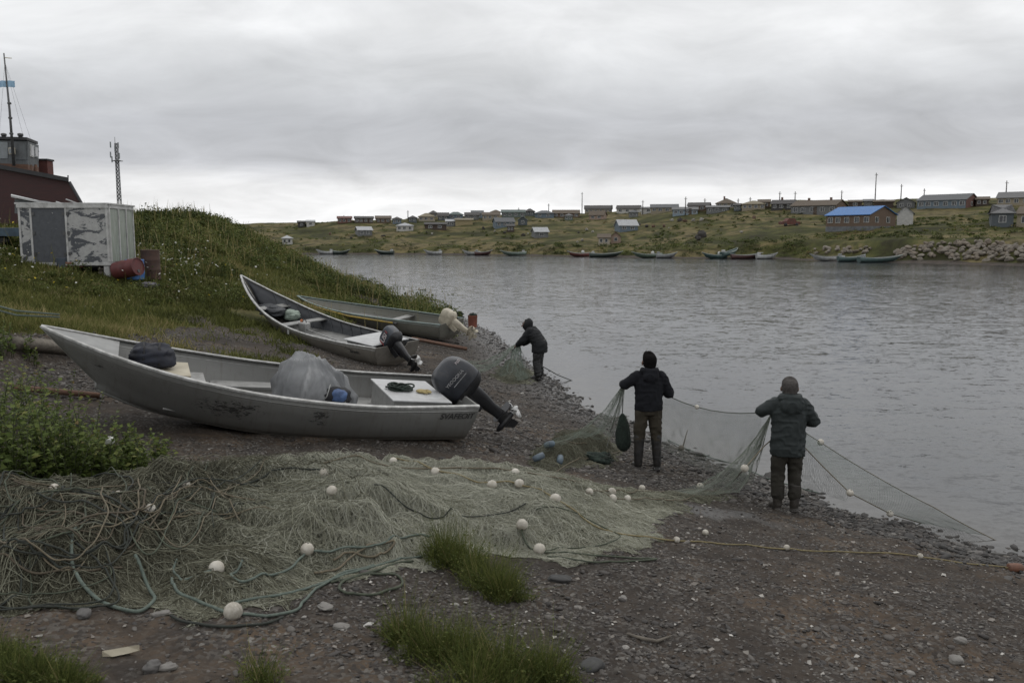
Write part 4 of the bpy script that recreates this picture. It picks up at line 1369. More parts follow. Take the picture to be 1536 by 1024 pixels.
MT['rope_rust'] = mat('rust_rope', (.10, .082, .055), (.062, .05, .034), 30, .85, 0, .6, .006)

# ---- the big heap
N0 = ground(520, 800)
NET = thing('fishing_net', 'long heap of pale green fishing net with white floats spread across the beach', 'fishing net', N0)
lay_top = lambda g, n: g.uniform(.55, 1.06, n) ** .6
bdir = lambda x, y: np.where(x > .6, -.15, .12) + .0 * x


def heap_mound():
    lo, hi = HEAP.min(0), HEAP.max(0)
    nx, ny = 300, 170
    xs, ys = np.meshgrid(np.linspace(lo[0], hi[0], nx), np.linspace(lo[1], hi[1], ny))
    x, y = xs.ravel(), ys.ravel()
    h = heap_h(x, y)[0]
    d = inside_dist(HEAP, x, y)
    z = height(x, y) + h * .82 - .02
    i = np.arange((ny - 1) * (nx - 1)); r_, c_ = i // (nx - 1), i % (nx - 1)
    F = np.stack([r_ * nx + c_, r_ * nx + c_ + 1, (r_ + 1) * nx + c_ + 1, (r_ + 1) * nx + c_], 1)
    F = F[(d[F] > .16 + .25 * vnoise(x, y, 3.1, 8)[F]).all(1)]
    F = F[(x[F].mean(1) < 1.0 + 1.2 * vnoise(x[F].mean(1), y[F].mean(1), 2.2, 4))]
    m = NT('packed_netting')
    co = m.coord((1, 1, 1), 'World')
    st = m.noise(m.coord((.8, 2.4, 1), 'World', (0, 0, .2)), 5.5, 7, .72, 2.2)
    fn = m.noise(m.coord((1, 3, 1), 'World', (0, 0, -.3)), 38, 5, .7, 1.5)
    lf = m.attr('tint')
    pale = m.ramp(st, [(.3, (.10, .10, .074)), (.5, (.19, .19, .14)), (.7, (.31, .31, .24))])
    dark = m.ramp(st, [(.35, (.018, .019, .014)), (.55, (.045, .046, .032)), (.75, (.10, .095, .068))])
    col = m.mix(lf, dark, pale)
    col = m.mix(m.ramp(fn, [(.45, (0, 0, 0)), (.6, (.65, .65, .65))]), col, (.035, .034, .026))
    m.l(col, m.b.inputs['Base Color']); m.b.inputs['Roughness'].default_value = .85
    m.bump(m.math('ADD', fn, m.math('MULTIPLY', st, 1.5)), .9, .03)
    T = sstep(-3.1, -1.9, x) * sstep(2.0, .8, x) * (.25 + .9 * sstep(.35, .65, fbm(x, y, .7, 3, 131)))
    me = np_mesh('packed_netting', np.stack([x, y, z], 1), F, m.m, True, {'tint': np.clip(T, 0, 1)})
    link('packed_netting', me, None, NET, 0, True)


heap_mound()


def tone(c, g, n):
    x = c[:, 0]
    t = np.interp(x, [-5, -3.2, -2.4, -1.3, -.2, .8, 1.6, 2.4], [.26, .38, .64, .92, .88, .64, .52, .48])
    pat = fbm(c[:, 0], c[:, 1], .8, 3, 131)
    t = t + .4 * sstep(6.5, 7.6, c[:, 1]) * sstep(-2.2, -3.0, x)
    front = np.clip((6.6 - c[:, 1]) / 1.6, 0, 1)
    return np.clip(t + (pat - .5) * 1.0 - .15 * front + g.normal(0, .16, n), 0, 1)


dens = lambda x, y, d: np.clip(.35 + 1.2 * fbm(x, y, .8, 3, 131) - .1, .1, 1) * np.interp(d, [0, .3, .8], [.12, .5, 1]) * np.interp(x, [.6, 1.4, 2.4], [1, .85, .8])
P, c, g = flow_strands(HEAP, 15000, 22, .075, bdir, lay_top, .0012, 3, .9, dens)
strands('netting', P, g.uniform(.0007, .0017, len(P)), MT['netting'], NET, tone(c, g, len(P)))
P, c, g = flow_strands(HEAP, 3800, 40, .05, bdir, lambda g, n: g.uniform(.9, 1.12, n), .002, 8, 1.3, dens, 1.3)
strands('loose_twine', P, g.uniform(.0012, .0026, len(P)), MT['netting'], NET, np.clip(tone(c, g, len(P)) + .05, 0, 1))


def diamond_drape(n_l, m, gap, seed, tint, rad):
    """knotted diamond mesh lying in gathers over the heap"""
    lo, hi = HEAP.min(0), HEAP.max(0); out = []
    for s_ in (-1, 1):
        k = np.arange(n_l); t = np.linspace(lo[0] - .5, hi[0] + .5, m)
        X = np.repeat(t[None], n_l, 0)
        Y = lo[1] - 1.2 + k[:, None] * gap + s_ * (X - lo[0]) * .55 + (0 if s_ > 0 else (hi[0] - lo[0]) * .55)
        zz = .011 * (np.arange(m) % 2 * 2 - 1)[None] * s_
        wx = X + .7 * (fbm(X, Y, .7, 3, seed) - .5) + .12 * (fbm(X, Y, 3, 2, seed + 1) - .5)
        wy = Y + .8 * (fbm(X, Y, .6, 3, seed + 2) - .5) + .14 * (fbm(X, Y, 3, 2, seed + 3) - .5) + zz
        d = inside_dist(HEAP, wx.ravel(), wy.ravel()).reshape(wx.shape)
        z = top(wx.ravel(), wy.ravel()).reshape(wx.shape) + .008
        P = np.stack([wx, wy, z], -1)
        w_ = 10
        for i in range(0, m - w_, w_ - 1):
            ok = (d[:, i:i + w_] > .12).all(1)
            if ok.any(): out.append(P[ok, i:i + w_])
    P = np.concatenate(out)
    g = np.random.default_rng(seed)
    return strands('diamond_mesh', P, rad, MT['netting'], NET, np.clip(tint + g.normal(0, .12, len(P)) - .35 * sstep(-2.0, -3.0, P[:, 0, 0]), 0, 1))


diamond_drape(150, 300, .055, 141, .80, .0014)


def path_on(px, sink=.9, r=.006, wob=.0, lift=.004, sub=14, seed=0, exact=True):
    """a line lying over ground and heap through photo pixels"""
    K = [on_heap(u, v) if exact else ground(u, v) for u, v in px]
    xs = [(i, k.x) for i, k in enumerate(K)]; ys = [(i, k.y) for i, k in enumerate(K)]
    pts = []
    g = random.Random(seed)
    ph = g.uniform(0, 9)
    n = (len(K) - 1) * sub
    X = np.array([curve(xs, i / sub) for i in range(n + 1)]); Y = np.array([curve(ys, i / sub) for i in range(n + 1)])
    X = X + wob * (vnoise(np.arange(n + 1) * .12 + ph, np.zeros(n + 1), 1, seed) - .5); Y = Y + wob * (vnoise(np.arange(n + 1) * .13 + ph, np.ones(n + 1), 1, seed + 1) - .5)
    Z = top(X, Y)
    Zs = Z.copy()
    for k in range(14): Zs[1:-1] = (Zs[:-2] + Zs[2:]) * .25 + Zs[1:-1] * .5
    hp = heap_h(X, Y)[0]
    Z = np.maximum(Zs, Z - .004) + .10 * hp
    return [Vector(p) for p in zip(X, Y, Z + lift + r)]


def rope(parent, name, px, mat_, r, seed=0, wob=.05, n=6):
    m = MB()
    m.tube(path_on(px, r=r, wob=wob, seed=seed), r, n)
    return m.obj(name, mat_, parent, 0, True)


def net_float(parent, p, r, mat_, seed, hole=True):
    g = random.Random(seed)
    M = Euler((g.uniform(-.9, .9), g.uniform(-.5, .5), g.uniform(0, 6.3))).to_matrix()
    prof = [(.17, -.93), (.3, -.93), (.62, -.76), (.9, -.42), (1, 0), (.9, .42), (.62, .76), (.3, .93), (.17, .93), (.16, .7)]
    b = MB().lathe([(a * r, z * r) for a, z in prof], p, 20, True, M)
    o = b.obj('float', mat_, parent, 0, True)
    if hole:
        h = MB().lathe([(.17 * r, -.94 * r), (.17 * r, .945 * r)], p, 10, True, M)
        h.obj('eyelet', MT['float_hole'], o, 0, True)
    return o


FL = [(178, 748, .058), (278, 732, .05), (226, 770, .052), (82, 736, .052), (461, 828, .055), (325, 856, .058), (350, 922, .064), (486, 712, .05), (498, 739, .052), (590, 692, .05), (653, 710, .056),
      (738, 728, .056), (779, 729, .056), (833, 750, .062), (783, 791, .056), (809, 826, .058), (773, 709, .05), (884, 738, .046), (918, 738, .052), (919, 748, .05), (941, 748, .046), (963, 732, .046), (1050, 729, .055)]
for i, (u, v, r) in enumerate(FL):
    p = on_heap(u, v + 3)
    net_float(NET, p + Vector((0, 0, r * .5)), r * .92, MT['float_white'], 40 + i)
LINES = [([(590, 694), (653, 711), (700, 722), (738, 729), (779, 730), (833, 751), (880, 785), (935, 803), (1015, 814), (1095, 819), (1180, 824), (1280, 830), (1380, 837), (1460, 848), (1530, 857)], 'rope_yellow', .0075),
         ([(480, 702), (560, 700), (690, 706), (773, 711), (850, 724), (918, 740), (963, 738), (1020, 738), (1095, 742)], 'rope_tan', .007),
         ([(884, 740), (919, 750), (941, 750), (990, 752), (1035, 748), (1050, 732), (1060, 720)], 'rope_tan', .0065),
         ([(230, 778), (290, 775), (350, 768), (400, 760)], 'rope_dark', .009), ([(215, 744), (250, 734), (278, 733), (330, 728), (410, 712), (470, 714), (486, 716)], 'rope_dark', .009),
         ([(560, 738), (600, 762), (660, 782), (740, 776), (790, 762)], 'rope_dark', .006), ([(800, 772), (870, 775), (930, 806), (880, 822), (810, 830)], 'rope_green', .006),
         ([(780, 796), (800, 828), (870, 834), (940, 838), (985, 842), (900, 846), (820, 836)], 'rope_green', .008), ([(461, 830), (500, 834), (560, 818), (620, 808), (650, 806)], 'rope_teal', .009),
         ([(325, 858), (280, 876), (262, 866), (268, 850)], 'rope_teal', .009), ([(461, 830), (440, 852), (380, 872), (350, 866), (362, 846)], 'rope_teal', .009),
         ([(350, 924), (300, 910), (262, 890), (255, 872)], 'rope_teal', .011), ([(350, 924), (400, 926), (452, 914), (462, 896), (500, 868), (560, 850)], 'rope_teal', .010),
         ([(350, 908), (430, 892), (500, 868), (580, 845), (640, 838)], 'rope_teal', .010), ([(500, 876), (540, 866), (590, 862), (606, 880), (570, 892), (520, 890), (510, 876), (560, 858), (620, 845)], 'rope_green', .010),
         ([(500, 840), (540, 838), (590, 828), (580, 818), (520, 846), (470, 862)], 'rope_tan', .009), ([(254, 925), (310, 938), (370, 940), (420, 928)], 'rope_dark', .009)]
for i, (px, mn, r) in enumerate(LINES):
    rope(NET, 'float_line' if i < 2 else 'rope', px, MT[mn], r, i, .04)
T = thing('float', 'orange brown net float at the water end of the yellow line on the shingle', 'float', on_heap(1522, 858))
T2 = MB().lathe([(.012, -.075), (.045, -.07), (.05, 0), (.045, .07), (.012, .075)], T.location + Vector((0, 0, .045)), 16, True, Matrix.Rotation(PI / 2, 3, 'Y'))
T2.obj('float_body', MT['float_orange'], T, .004, True)
MB().tube([T.location + Vector((-.1, 0, .045)), T.location + Vector((.1, .0, .045))], .007, 6).obj('line_stub', MT['rope_yellow'], T, 0, True)
for i, (u, v) in enumerate([(1015, 813), (1180, 824), (1380, 837), (1058, 802)]):
    p = on_heap(u, v)
    net_float(NET, p + Vector((0, 0, .022)), .032, MT['float_white'], 80 + i)

# ---- rope heap at the left end
RH = thing('rope_heap', 'tangled heap of thick green and brown ropes at the end of the fishing net', 'rope heap', ground(80, 860))
g = random.Random(5)
names = ['rope_green', 'rope_dark', 'rope_green', 'rope_tan', 'rope_dark', 'rope_dark', 'rope_rust', 'rope_tan']
for i in range(34):
    cu, cv = g.gauss(45, 52), g.gauss(838, 36)
    cu = min(max(cu, -60), 165); cv = min(max(cv, 755), 890)
    a, b = g.uniform(40, 150), g.uniform(16, 52)
    q0, q1 = g.uniform(0, 6.28), g.uniform(2.2, 6.8)
    tl = g.uniform(-.25, .35)
    px = []
    for k in range(9):
        q = q0 + q1 * k / 8
        du, dv = a * math.cos(q) * (1 + .12 * math.sin(3 * q + i)), b * math.sin(q)
        px.append((min(max(cu + du * math.cos(tl) - dv * math.sin(tl), -140), 268), min(max(cv + du * math.sin(tl) * .5 + dv, 742), 918)))
    m = MB()
    pts = path_on(px, r=.008, wob=.05, seed=i, sub=14, exact=False, lift=.004 + g.uniform(0, .09) * (1 if abs(cv - 825) < 45 else .3))
    m.tube(pts, g.uniform(.004, .008), 6)
    m.obj('rope', MT[g.choice(names)], RH, 0, True)
for i in range(16):      # ropes drawn out of the heap into the net
    v0 = g.uniform(770, 890)
    px = [(g.uniform(-60, 90), v0), (g.uniform(100, 150), v0 + g.uniform(-12, 16)), (g.uniform(180, 230), 840 + g.uniform(-40, 45)), (g.uniform(250, 310), 830 + g.uniform(-55, 40)), (g.uniform(320, 420), 815 + g.uniform(-70, 30))]
    m = MB(); m.tube(path_on(px, r=.007, wob=.05, seed=200 + i, sub=14, exact=False, lift=g.uniform(.004, .05)), g.uniform(.004, .007), 6)
    m.obj('rope', MT[g.choice(names)], RH, 0, True)
hl = MB(); hl.tube(path_on([(118, 855), (112, 890), (150, 908), (205, 915), (232, 902), (222, 884), (205, 874)], r=.013, wob=.0, seed=3, exact=False), .012, 8); hl.obj('rope', MT['rope_teal'], RH, 0, True)
hl = MB(); hl.tube(path_on([(160, 800), (150, 820), (165, 838), (195, 842), (220, 832)], r=.011, wob=.0, seed=4, exact=False), .011, 8); hl.obj('rope', MT['rope_tan'], RH, 0, True)
net_float(RH, on_heap(60, 808) + Vector((0, 0, .04)), .042, MT['rope_rust'], 7)
P, c, g2 = flow_strands(HEAP, 1100, 46, .05, lambda x, y: .5 * np.sin(x * 1.3), lambda g, n: g.uniform(.85, 1.25, n), .004, 14, .9, lambda x, y, d: (x < -2.5) * np.interp(x, [-3.2, -2.5], [1, .2]) * sstep(8.0, 6.9, y), .5)
strands('rope_strands', P, g2.uniform(.0015, .0032, len(P)), MT['netting'], RH, np.clip(.34 + g2.normal(0, .14, len(P)), 0, .6), 4)
P, c, g2 = flow_strands(HEAP, 2600, 26, .055, bdir, lambda g, n: g.uniform(.8, 1.2, n), .002, 12, 1.8, lambda x, y, d: (x < -2.5) * 1.0, 1.6)
strands('frayed_twine', P, g2.uniform(.0012, .003, len(P)), MT['netting'], RH, np.clip(.18 + g2.normal(0, .15, len(P)), 0, 1))

# ---- second net, running up to the hand of the person with the green bag
N2 = thing('fishing_net', 'brownish net heap with blue-grey floats gathered beside the person in the sweatshirt', 'fishing net', ground(850, 690))
P, c, g = flow_strands(HEAP2, 4200, 20, .055, lambda x, y: .25 + 0 * x, lambda g, n: g.uniform(.3, 1.06, n) ** .6, .002, 21, 1.0)
strands('netting', P, g.uniform(.001, .002, len(P)), MT['netting'], N2, np.clip(.36 + g.normal(0, .14, len(P)), 0, 1))
for i, (u, v) in enumerate([(824, 672), (808, 691), (840, 694)]):
    p = on_heap(u, v)
    M = Euler((1.2, .3 * i, .8 + i)).to_matrix()
    f = MB().lathe([(.01, -.085), (.04, -.075), (.047, 0), (.04, .075), (.01, .085)], p + Vector((0, 0, .04)), 16, True, M)
    f.obj('float', MT['float_blue'], N2, 0, True)
for i, px in enumerate([[(880, 697), (900, 690), (935, 672)], [(800, 706), (840, 704), (885, 690), (900, 680)], [(800, 668), (850, 662), (880, 668)]]):
    rope(N2, 'rope', px, MT['rope_tan'], .007, 300 + i)
hand2 = G2 + Matrix.Rotation(R(4), 3, 'Z') @ Vector((-.32, .31, 1.2))


def sheet(parent, name, A, B, ns, nt, rad, tint, seed, sag=.0, jit=.01, twist=2.2):
    """diamond-mesh netting stretched between two lines of points"""
    g = np.random.default_rng(seed)
    A = np.array([tuple(p) for p in A]); B = np.array([tuple(p) for p in B])
    def ev(L, s):
        k = np.linspace(0, 1, len(L))
        return np.stack([np.interp(s, k, L[:, i]) for i in range(3)], -1)
    t = np.linspace(0, 1, nt)
    out = []
    for sg in (-1, 1):
        s0 = np.linspace(-.35, 1.35, ns)
        s = s0[:, None] + sg * t[None] * twist / 8
        sc = np.clip(s, 0, 1)
        pa, pb = ev(A, sc), ev(B, sc)
        P = pa * (1 - t[None, :, None]) + pb * t[None, :, None]
        P[..., 2] -= sag * np.sin(PI * t)[None] * (.6 + .8 * vnoise(sc * 6, t[None] * 2 + 0 * sc, 1, seed))
        P += (np.stack([vnoise(sc * 14 + 3 * i, t[None] * 9 + 0 * sc, 1, seed + i) for i in range(3)], -1) - .5) * jit * np.sin(PI * t)[None, :, None]
        keep = ((s >= 0) & (s <= 1)).mean(1) > .45
        out.append(P[keep])
    P = np.concatenate(out)
    return strands(name, P, rad, MT['veil'], parent, np.clip(tint + g.normal(0, .15, len(P)), 0, 1))


def line(parent, name, pts, mat_, r, sag=0.0, sub=12):
    m = MB(); out = []
    pts = [Vector(p) for p in pts]
    for a, b in zip(pts[:-1], pts[1:]):
        for k in range(sub):
            t = k / sub
            p = a.lerp(b, t); p.z -= sag * 4 * t * (1 - t)
            out.append(p)
    out.append(pts[-1])
    m.tube(out, r, 6)
    return m.obj(name, mat_, parent, 0, True)


bpts = [on_heap(u, v) + Vector((0, 0, .1)) for u, v in ((795, 690), (830, 668), (865, 658), (900, 672))]
sheet(N2, 'raised_netting', [hand2 + Vector((-.03 + .02 * i, 0, -.02)) for i in range(4)], bpts, 60, 16, .0011, .75, 31, .25, .05)
sheet(N2, 'raised_netting', [hand2 + Vector((-.03 + .02 * i, 0, -.02)) for i in range(4)], [on_heap(u, v) + Vector((0, 0, .12)) for u, v in ((850, 660), (880, 650), (905, 655), (918, 680))], 60, 16, .0011, .8, 32, .3, .06)
line(N2, 'lead_line', [hand2, on_heap(915, 662) + Vector((0, 0, .15)), on_heap(905, 690)], MT['rope_dark'], .006, .03)
T = thing('net_bundle', 'dark green netting bundle lying on the shingle behind the person with the bag', 'net bundle', on_heap(896, 690) - Vector((0, 0, .06)))
cloth_blob('bundle_body', MT['green_net'], T, (0, 0, .07), (.2, .14, .1), 61, 40, 24, .25, .2)
m = MB()
for i in range(6):
    m.tube([(.2 * math.cos(q * .7 + i), .15 * math.sin(q * .7 + i * 2), .08 + .06 * math.sin(q + i)) for q in range(9)], .008, 5)
m.obj('twine', MT['rope_dark'], T)
GB = thing('mesh_bag', 'dark green mesh bag hanging on a cord from the raised hand', 'bag', hand2)
b_ = MB(); n = 18; rr = []
for z, rx in ((-.42, .02), (-.46, .045), (-.55, .075), (-.7, .105), (-.85, .115), (-.93, .1), (-.985, .05), (-1.0, .012)):
    rr.append([Vector((rx * math.cos(2 * PI * k / n) * (1 + .12 * math.sin(3 * k + z * 9)) - .05 * (z + .42), rx * .6 * math.sin(2 * PI * k / n) * (1 + .15 * math.sin(5 * k + z * 7)), z)) for k in range(n)])
b_.loft(rr[::-1]); b_.obj('bag_body', MT['green_net'], GB)
m = MB(); m.tube([(.0, 0, .02), (.004, 0, -.2), (0, 0, -.44)], .006, 6); m.obj('cord', MT['rope_dark'], GB)

# ---- net stretched between the two standing people and out into the water
N3 = thing('fishing_net', 'fine pale net stretched between the two standing people and down into the water', 'fishing net', ground(1120, 715))
R2 = G2 + Matrix.Rotation(R(4), 3, 'Z') @ Vector((.2, .31, 1.13))
L3 = G3 + Matrix.Rotation(R(-3), 3, 'Z') @ Vector((-.12, .33, 1.24))
R3 = G3 + Matrix.Rotation(R(-3), 3, 'Z') @ Vector((.12, .32, 1.09))
topl = [R2.lerp(L3, t) - Vector((0, 0, .30 * 4 * t * (1 - t) * .5)) for t in np.linspace(0, 1, 9)]
line(N3, 'float_line', topl, MT['rope_green'], .006, 0, 6)
net_float(N3, topl[3] + Vector((0, 0, 0)), .034, MT['float_white'], 91)
botl = [on_heap(u, v) + Vector((0, 0, .03)) for u, v in ((985, 668), (1010, 684), (1040, 700), (1070, 712), (1095, 720), (1118, 716))]
sheet(N3, 'netting', topl, botl, 165, 20, .0014, .8, 41, .05, .05, 1.6)
line(N3, 'lead_line', [on_heap(u, v) + Vector((0, 0, .03)) for u, v in ((1002, 662), (1030, 676), (1070, 690), (1105, 700), (1150, 720), (1210, 738), (1268, 752))], MT['rope_teal'], .009, .0)
# gathered net from the coat wearer back to the heap
pl3 = [L3, at(1117, 703, 10.4), at(1085, 735, 10.1)]
line(N3, 'haul_line', [R3 + Vector((-.1, 0, -.1)), at(1147, 668, 10.75), at(1117, 702, 10.2), on_heap(1096, 728) + Vector((0, 0, .02))], MT['rope_tan'], .008, .0)
net_float(N3, at(1117, 702, 10.2), .05, MT['float_white'], 92)
sheet(N3, 'gathered_netting', [L3 + Vector((-.06 * i, -.06 * i, -.12 * i)) for i in range(4)], [on_heap(u, v) + Vector((0, 0, .05)) for u, v in ((1010, 742), (1040, 748), (1075, 748), (1100, 738))], 100, 18, .0011, .85, 43, .22, .06)
sheet(N3, 'gathered_netting', [L3 + Vector((-.04 * i, -.04 * i, -.1 * i)) for i in range(4)], [on_heap(u, v) + Vector((0, 0, .03)) for u, v in ((1060, 722), (1080, 730), (1105, 734), (1125, 730))], 60, 16, .0011, .9, 44, .15, .05)
# out to the water
WA = [R3, at(1231, 663, 11.4), at(1310, 712, 11.2), at(1400, 760, 10.8), at(1480, 803, 10.4), at(1560, 840, 10.0)]
WB = [R3 + Vector((0, 0, -.14)), at(1235, 700, 10.7), at(1275, 739, 10.5), at(1335, 770, 10.9), at(1400, 790, 11.0), at(1465, 799, 11.0)]
line(N3, 'float_line', WA, MT['rope_tan'], .0055, .01)
line(N3, 'float_line', WB, MT['rope_tan'], .0065, .0)
net_float(N3, WA[1], .046, MT['float_white'], 93); net_float(N3, WB[2], .046, MT['float_white'], 94); net_float(N3, WB[3], .046, MT['float_white'], 95)
sheet(N3, 'netting', WA[:5], WB[:5], 150, 14, .0014, .35, 45, .0, .02, 1.2)
WC = [R3 + Vector((-.02, 0, -.2)), at(1215, 700, 10.9), at(1235, 725, 11.0), at(1268, 750, 11.6)]
sheet(N3, 'netting', WB[:3], [at(1205, 735, 11.2), at(1235, 742, 11.4), at(1268, 751, 11.6)], 56, 14, .001, .15, 46, .02, .04, .5)
# a stake with a line by the water's edge
st_ = thing('stake', 'thin stake leaning at the water edge between the two standing people', 'stake', on_heap(1022, 676) - Vector((0, 0, .05)))
m = MB(); m.tube([(0, 0, 0), (.05, .02, .2), (.11, .04, .42)], [.014, .012, .006], 7); m.obj('stick', MT['wood_grey'], st_)
net_float(st_, on_heap(1022, 676) + Vector((0, 0, .05)), .055, MT['wood_grey'], 96)

# ---- far net held by the bending person
N4 = thing('fishing_net', 'net being gathered at the far water edge by the bending person', 'fishing net', ground(768, 566))
M1_ = Matrix.Rotation(R(72), 3, 'Z')
hL, hR = G1 + M1_ @ Vector((-.1, .6, .86)), G1 + M1_ @ Vector((.08, .5, .88))
P, c, g = flow_strands(HEAP3, 2200, 18, .07, lambda x, y: .2 + 0 * x, lambda g, n: g.uniform(.2, 1.3, n), .002, 25, 1.2)
strands('netting', P, g.uniform(.0016, .0032, len(P)), MT['netting'], N4, np.clip(.45 + g.normal(0, .2, len(P)), 0, 1))
sheet(N4, 'raised_netting', [hL.lerp(hR, t) for t in (0, .5, 1)], [on_heap(u, v) + Vector((0, 0, .06)) for u, v in ((742, 562), (760, 572), (780, 574), (798, 570))], 90, 16, .0022, .5, 51, .12, .1)
sheet(N4, 'raised_netting', [hL + Vector((0, 0, .03 * i)) for i in range(3)], [on_heap(u, v) + Vector((0, 0, .04 + .1 * i)) for i, (u, v) in enumerate(((712, 566), (706, 560), (700, 553)))], 70, 16, .002, .7, 52, .16, .08)
line(N4, 'haul_line', [at(815, 550, 22.3), at(836, 562, 22.6), at(866, 574, 22.4), at(893, 581, 22.2)], MT['rope_dark'], .012, .0)
# ================================================================== the village on the far bank
WALLS = {}


def wallmat(key, c, plank='h'):
    k = (key, plank)
    if k not in WALLS:
        WALLS[k] = mat('wall_' + key, c, tuple(q * .72 for q in c), 1.3, .85, 0, .3, .02, (1, 1, 5) if plank == 'h' else (5, 5, 1), dirt=(tuple(q * .42 for q in c), .45), fine=6)
    return WALLS[k]


RC = {'dark': (.062, .058, .055), 'grey': (.15, .15, .15), 'pale': (.42, .43, .44), 'brown': (.11, .085, .06), 'tan': (.22, .19, .13), 'blue': (.035, .16, .42), 'green': (.10, .13, .12), 'slate': (.12, .125, .13), 'red': (.13, .06, .05)}
WC = {'beige': (.30, .26, .19), 'brown': (.15, .105, .075), 'darkbrown': (.075, .055, .045), 'grey': (.17, .175, .175), 'bluegrey': (.15, .19, .225), 'lightblue': (.25, .31, .36), 'white': (.52, .51, .48), 'cream': (.40, .35, .28), 'pink': (.34, .25, .20), 'redbrown': (.16, .08, .065), 'dark': (.06, .058, .056), 'yellow': (.34, .28, .16), 'slate': (.10, .115, .125), 'greengrey': (.14, .17, .155)}
GLASS = mat('window_glass', (.02, .023, .027), (.035, .04, .045), 3, .12, 0, 0)
FRAME = mat('window_frame_white', (.55, .55, .53), (.4, .4, .38), 6, .6, 0, .1)
FOUND = mat('block_foundation', (.16, .17, .18), (.1, .105, .11), 1.5, .9, 0, .3)
DOORM = mat('plank_door', (.10, .075, .055), (.06, .045, .035), 3, .8, 0, .2, .01, (6, 6, 1))
CHIM = mat('brick_chimney', (.17, .10, .075), (.10, .06, .05), 5, .9, 0, .3)


def window(parent, wm, c, w_, h_, face='y', sgn=-1, mull=True, off=.0):
    f = MB(); g = MB(); t = .07
    def bx(m, dx, dz, ww, hh, th):
        if face == 'y': m.box((c[0] + dx, c[1] + sgn * th / 2, c[2] + dz), (ww, th, hh))
        else: m.box((c[0] + sgn * th / 2, c[1] + dx, c[2] + dz), (th, ww, hh))
    bx(f, 0, h_ / 2, w_ + 2 * t, t, .06); bx(f, 0, -h_ / 2, w_ + 2.6 * t, t, .08)
    bx(f, -w_ / 2 - t / 2, 0, t, h_ - t, .058); bx(f, w_ / 2 + t / 2, 0, t, h_ - t, .058)
    if mull and w_ > .7:
        bx(f, .08 * w_, 0, .06, h_ - t, .05)
    bx(g, 0, 0, w_, h_, .03)
    fo = f.obj('window', FRAME, parent)
    g.obj('pane', GLASS, fo)
    return fo


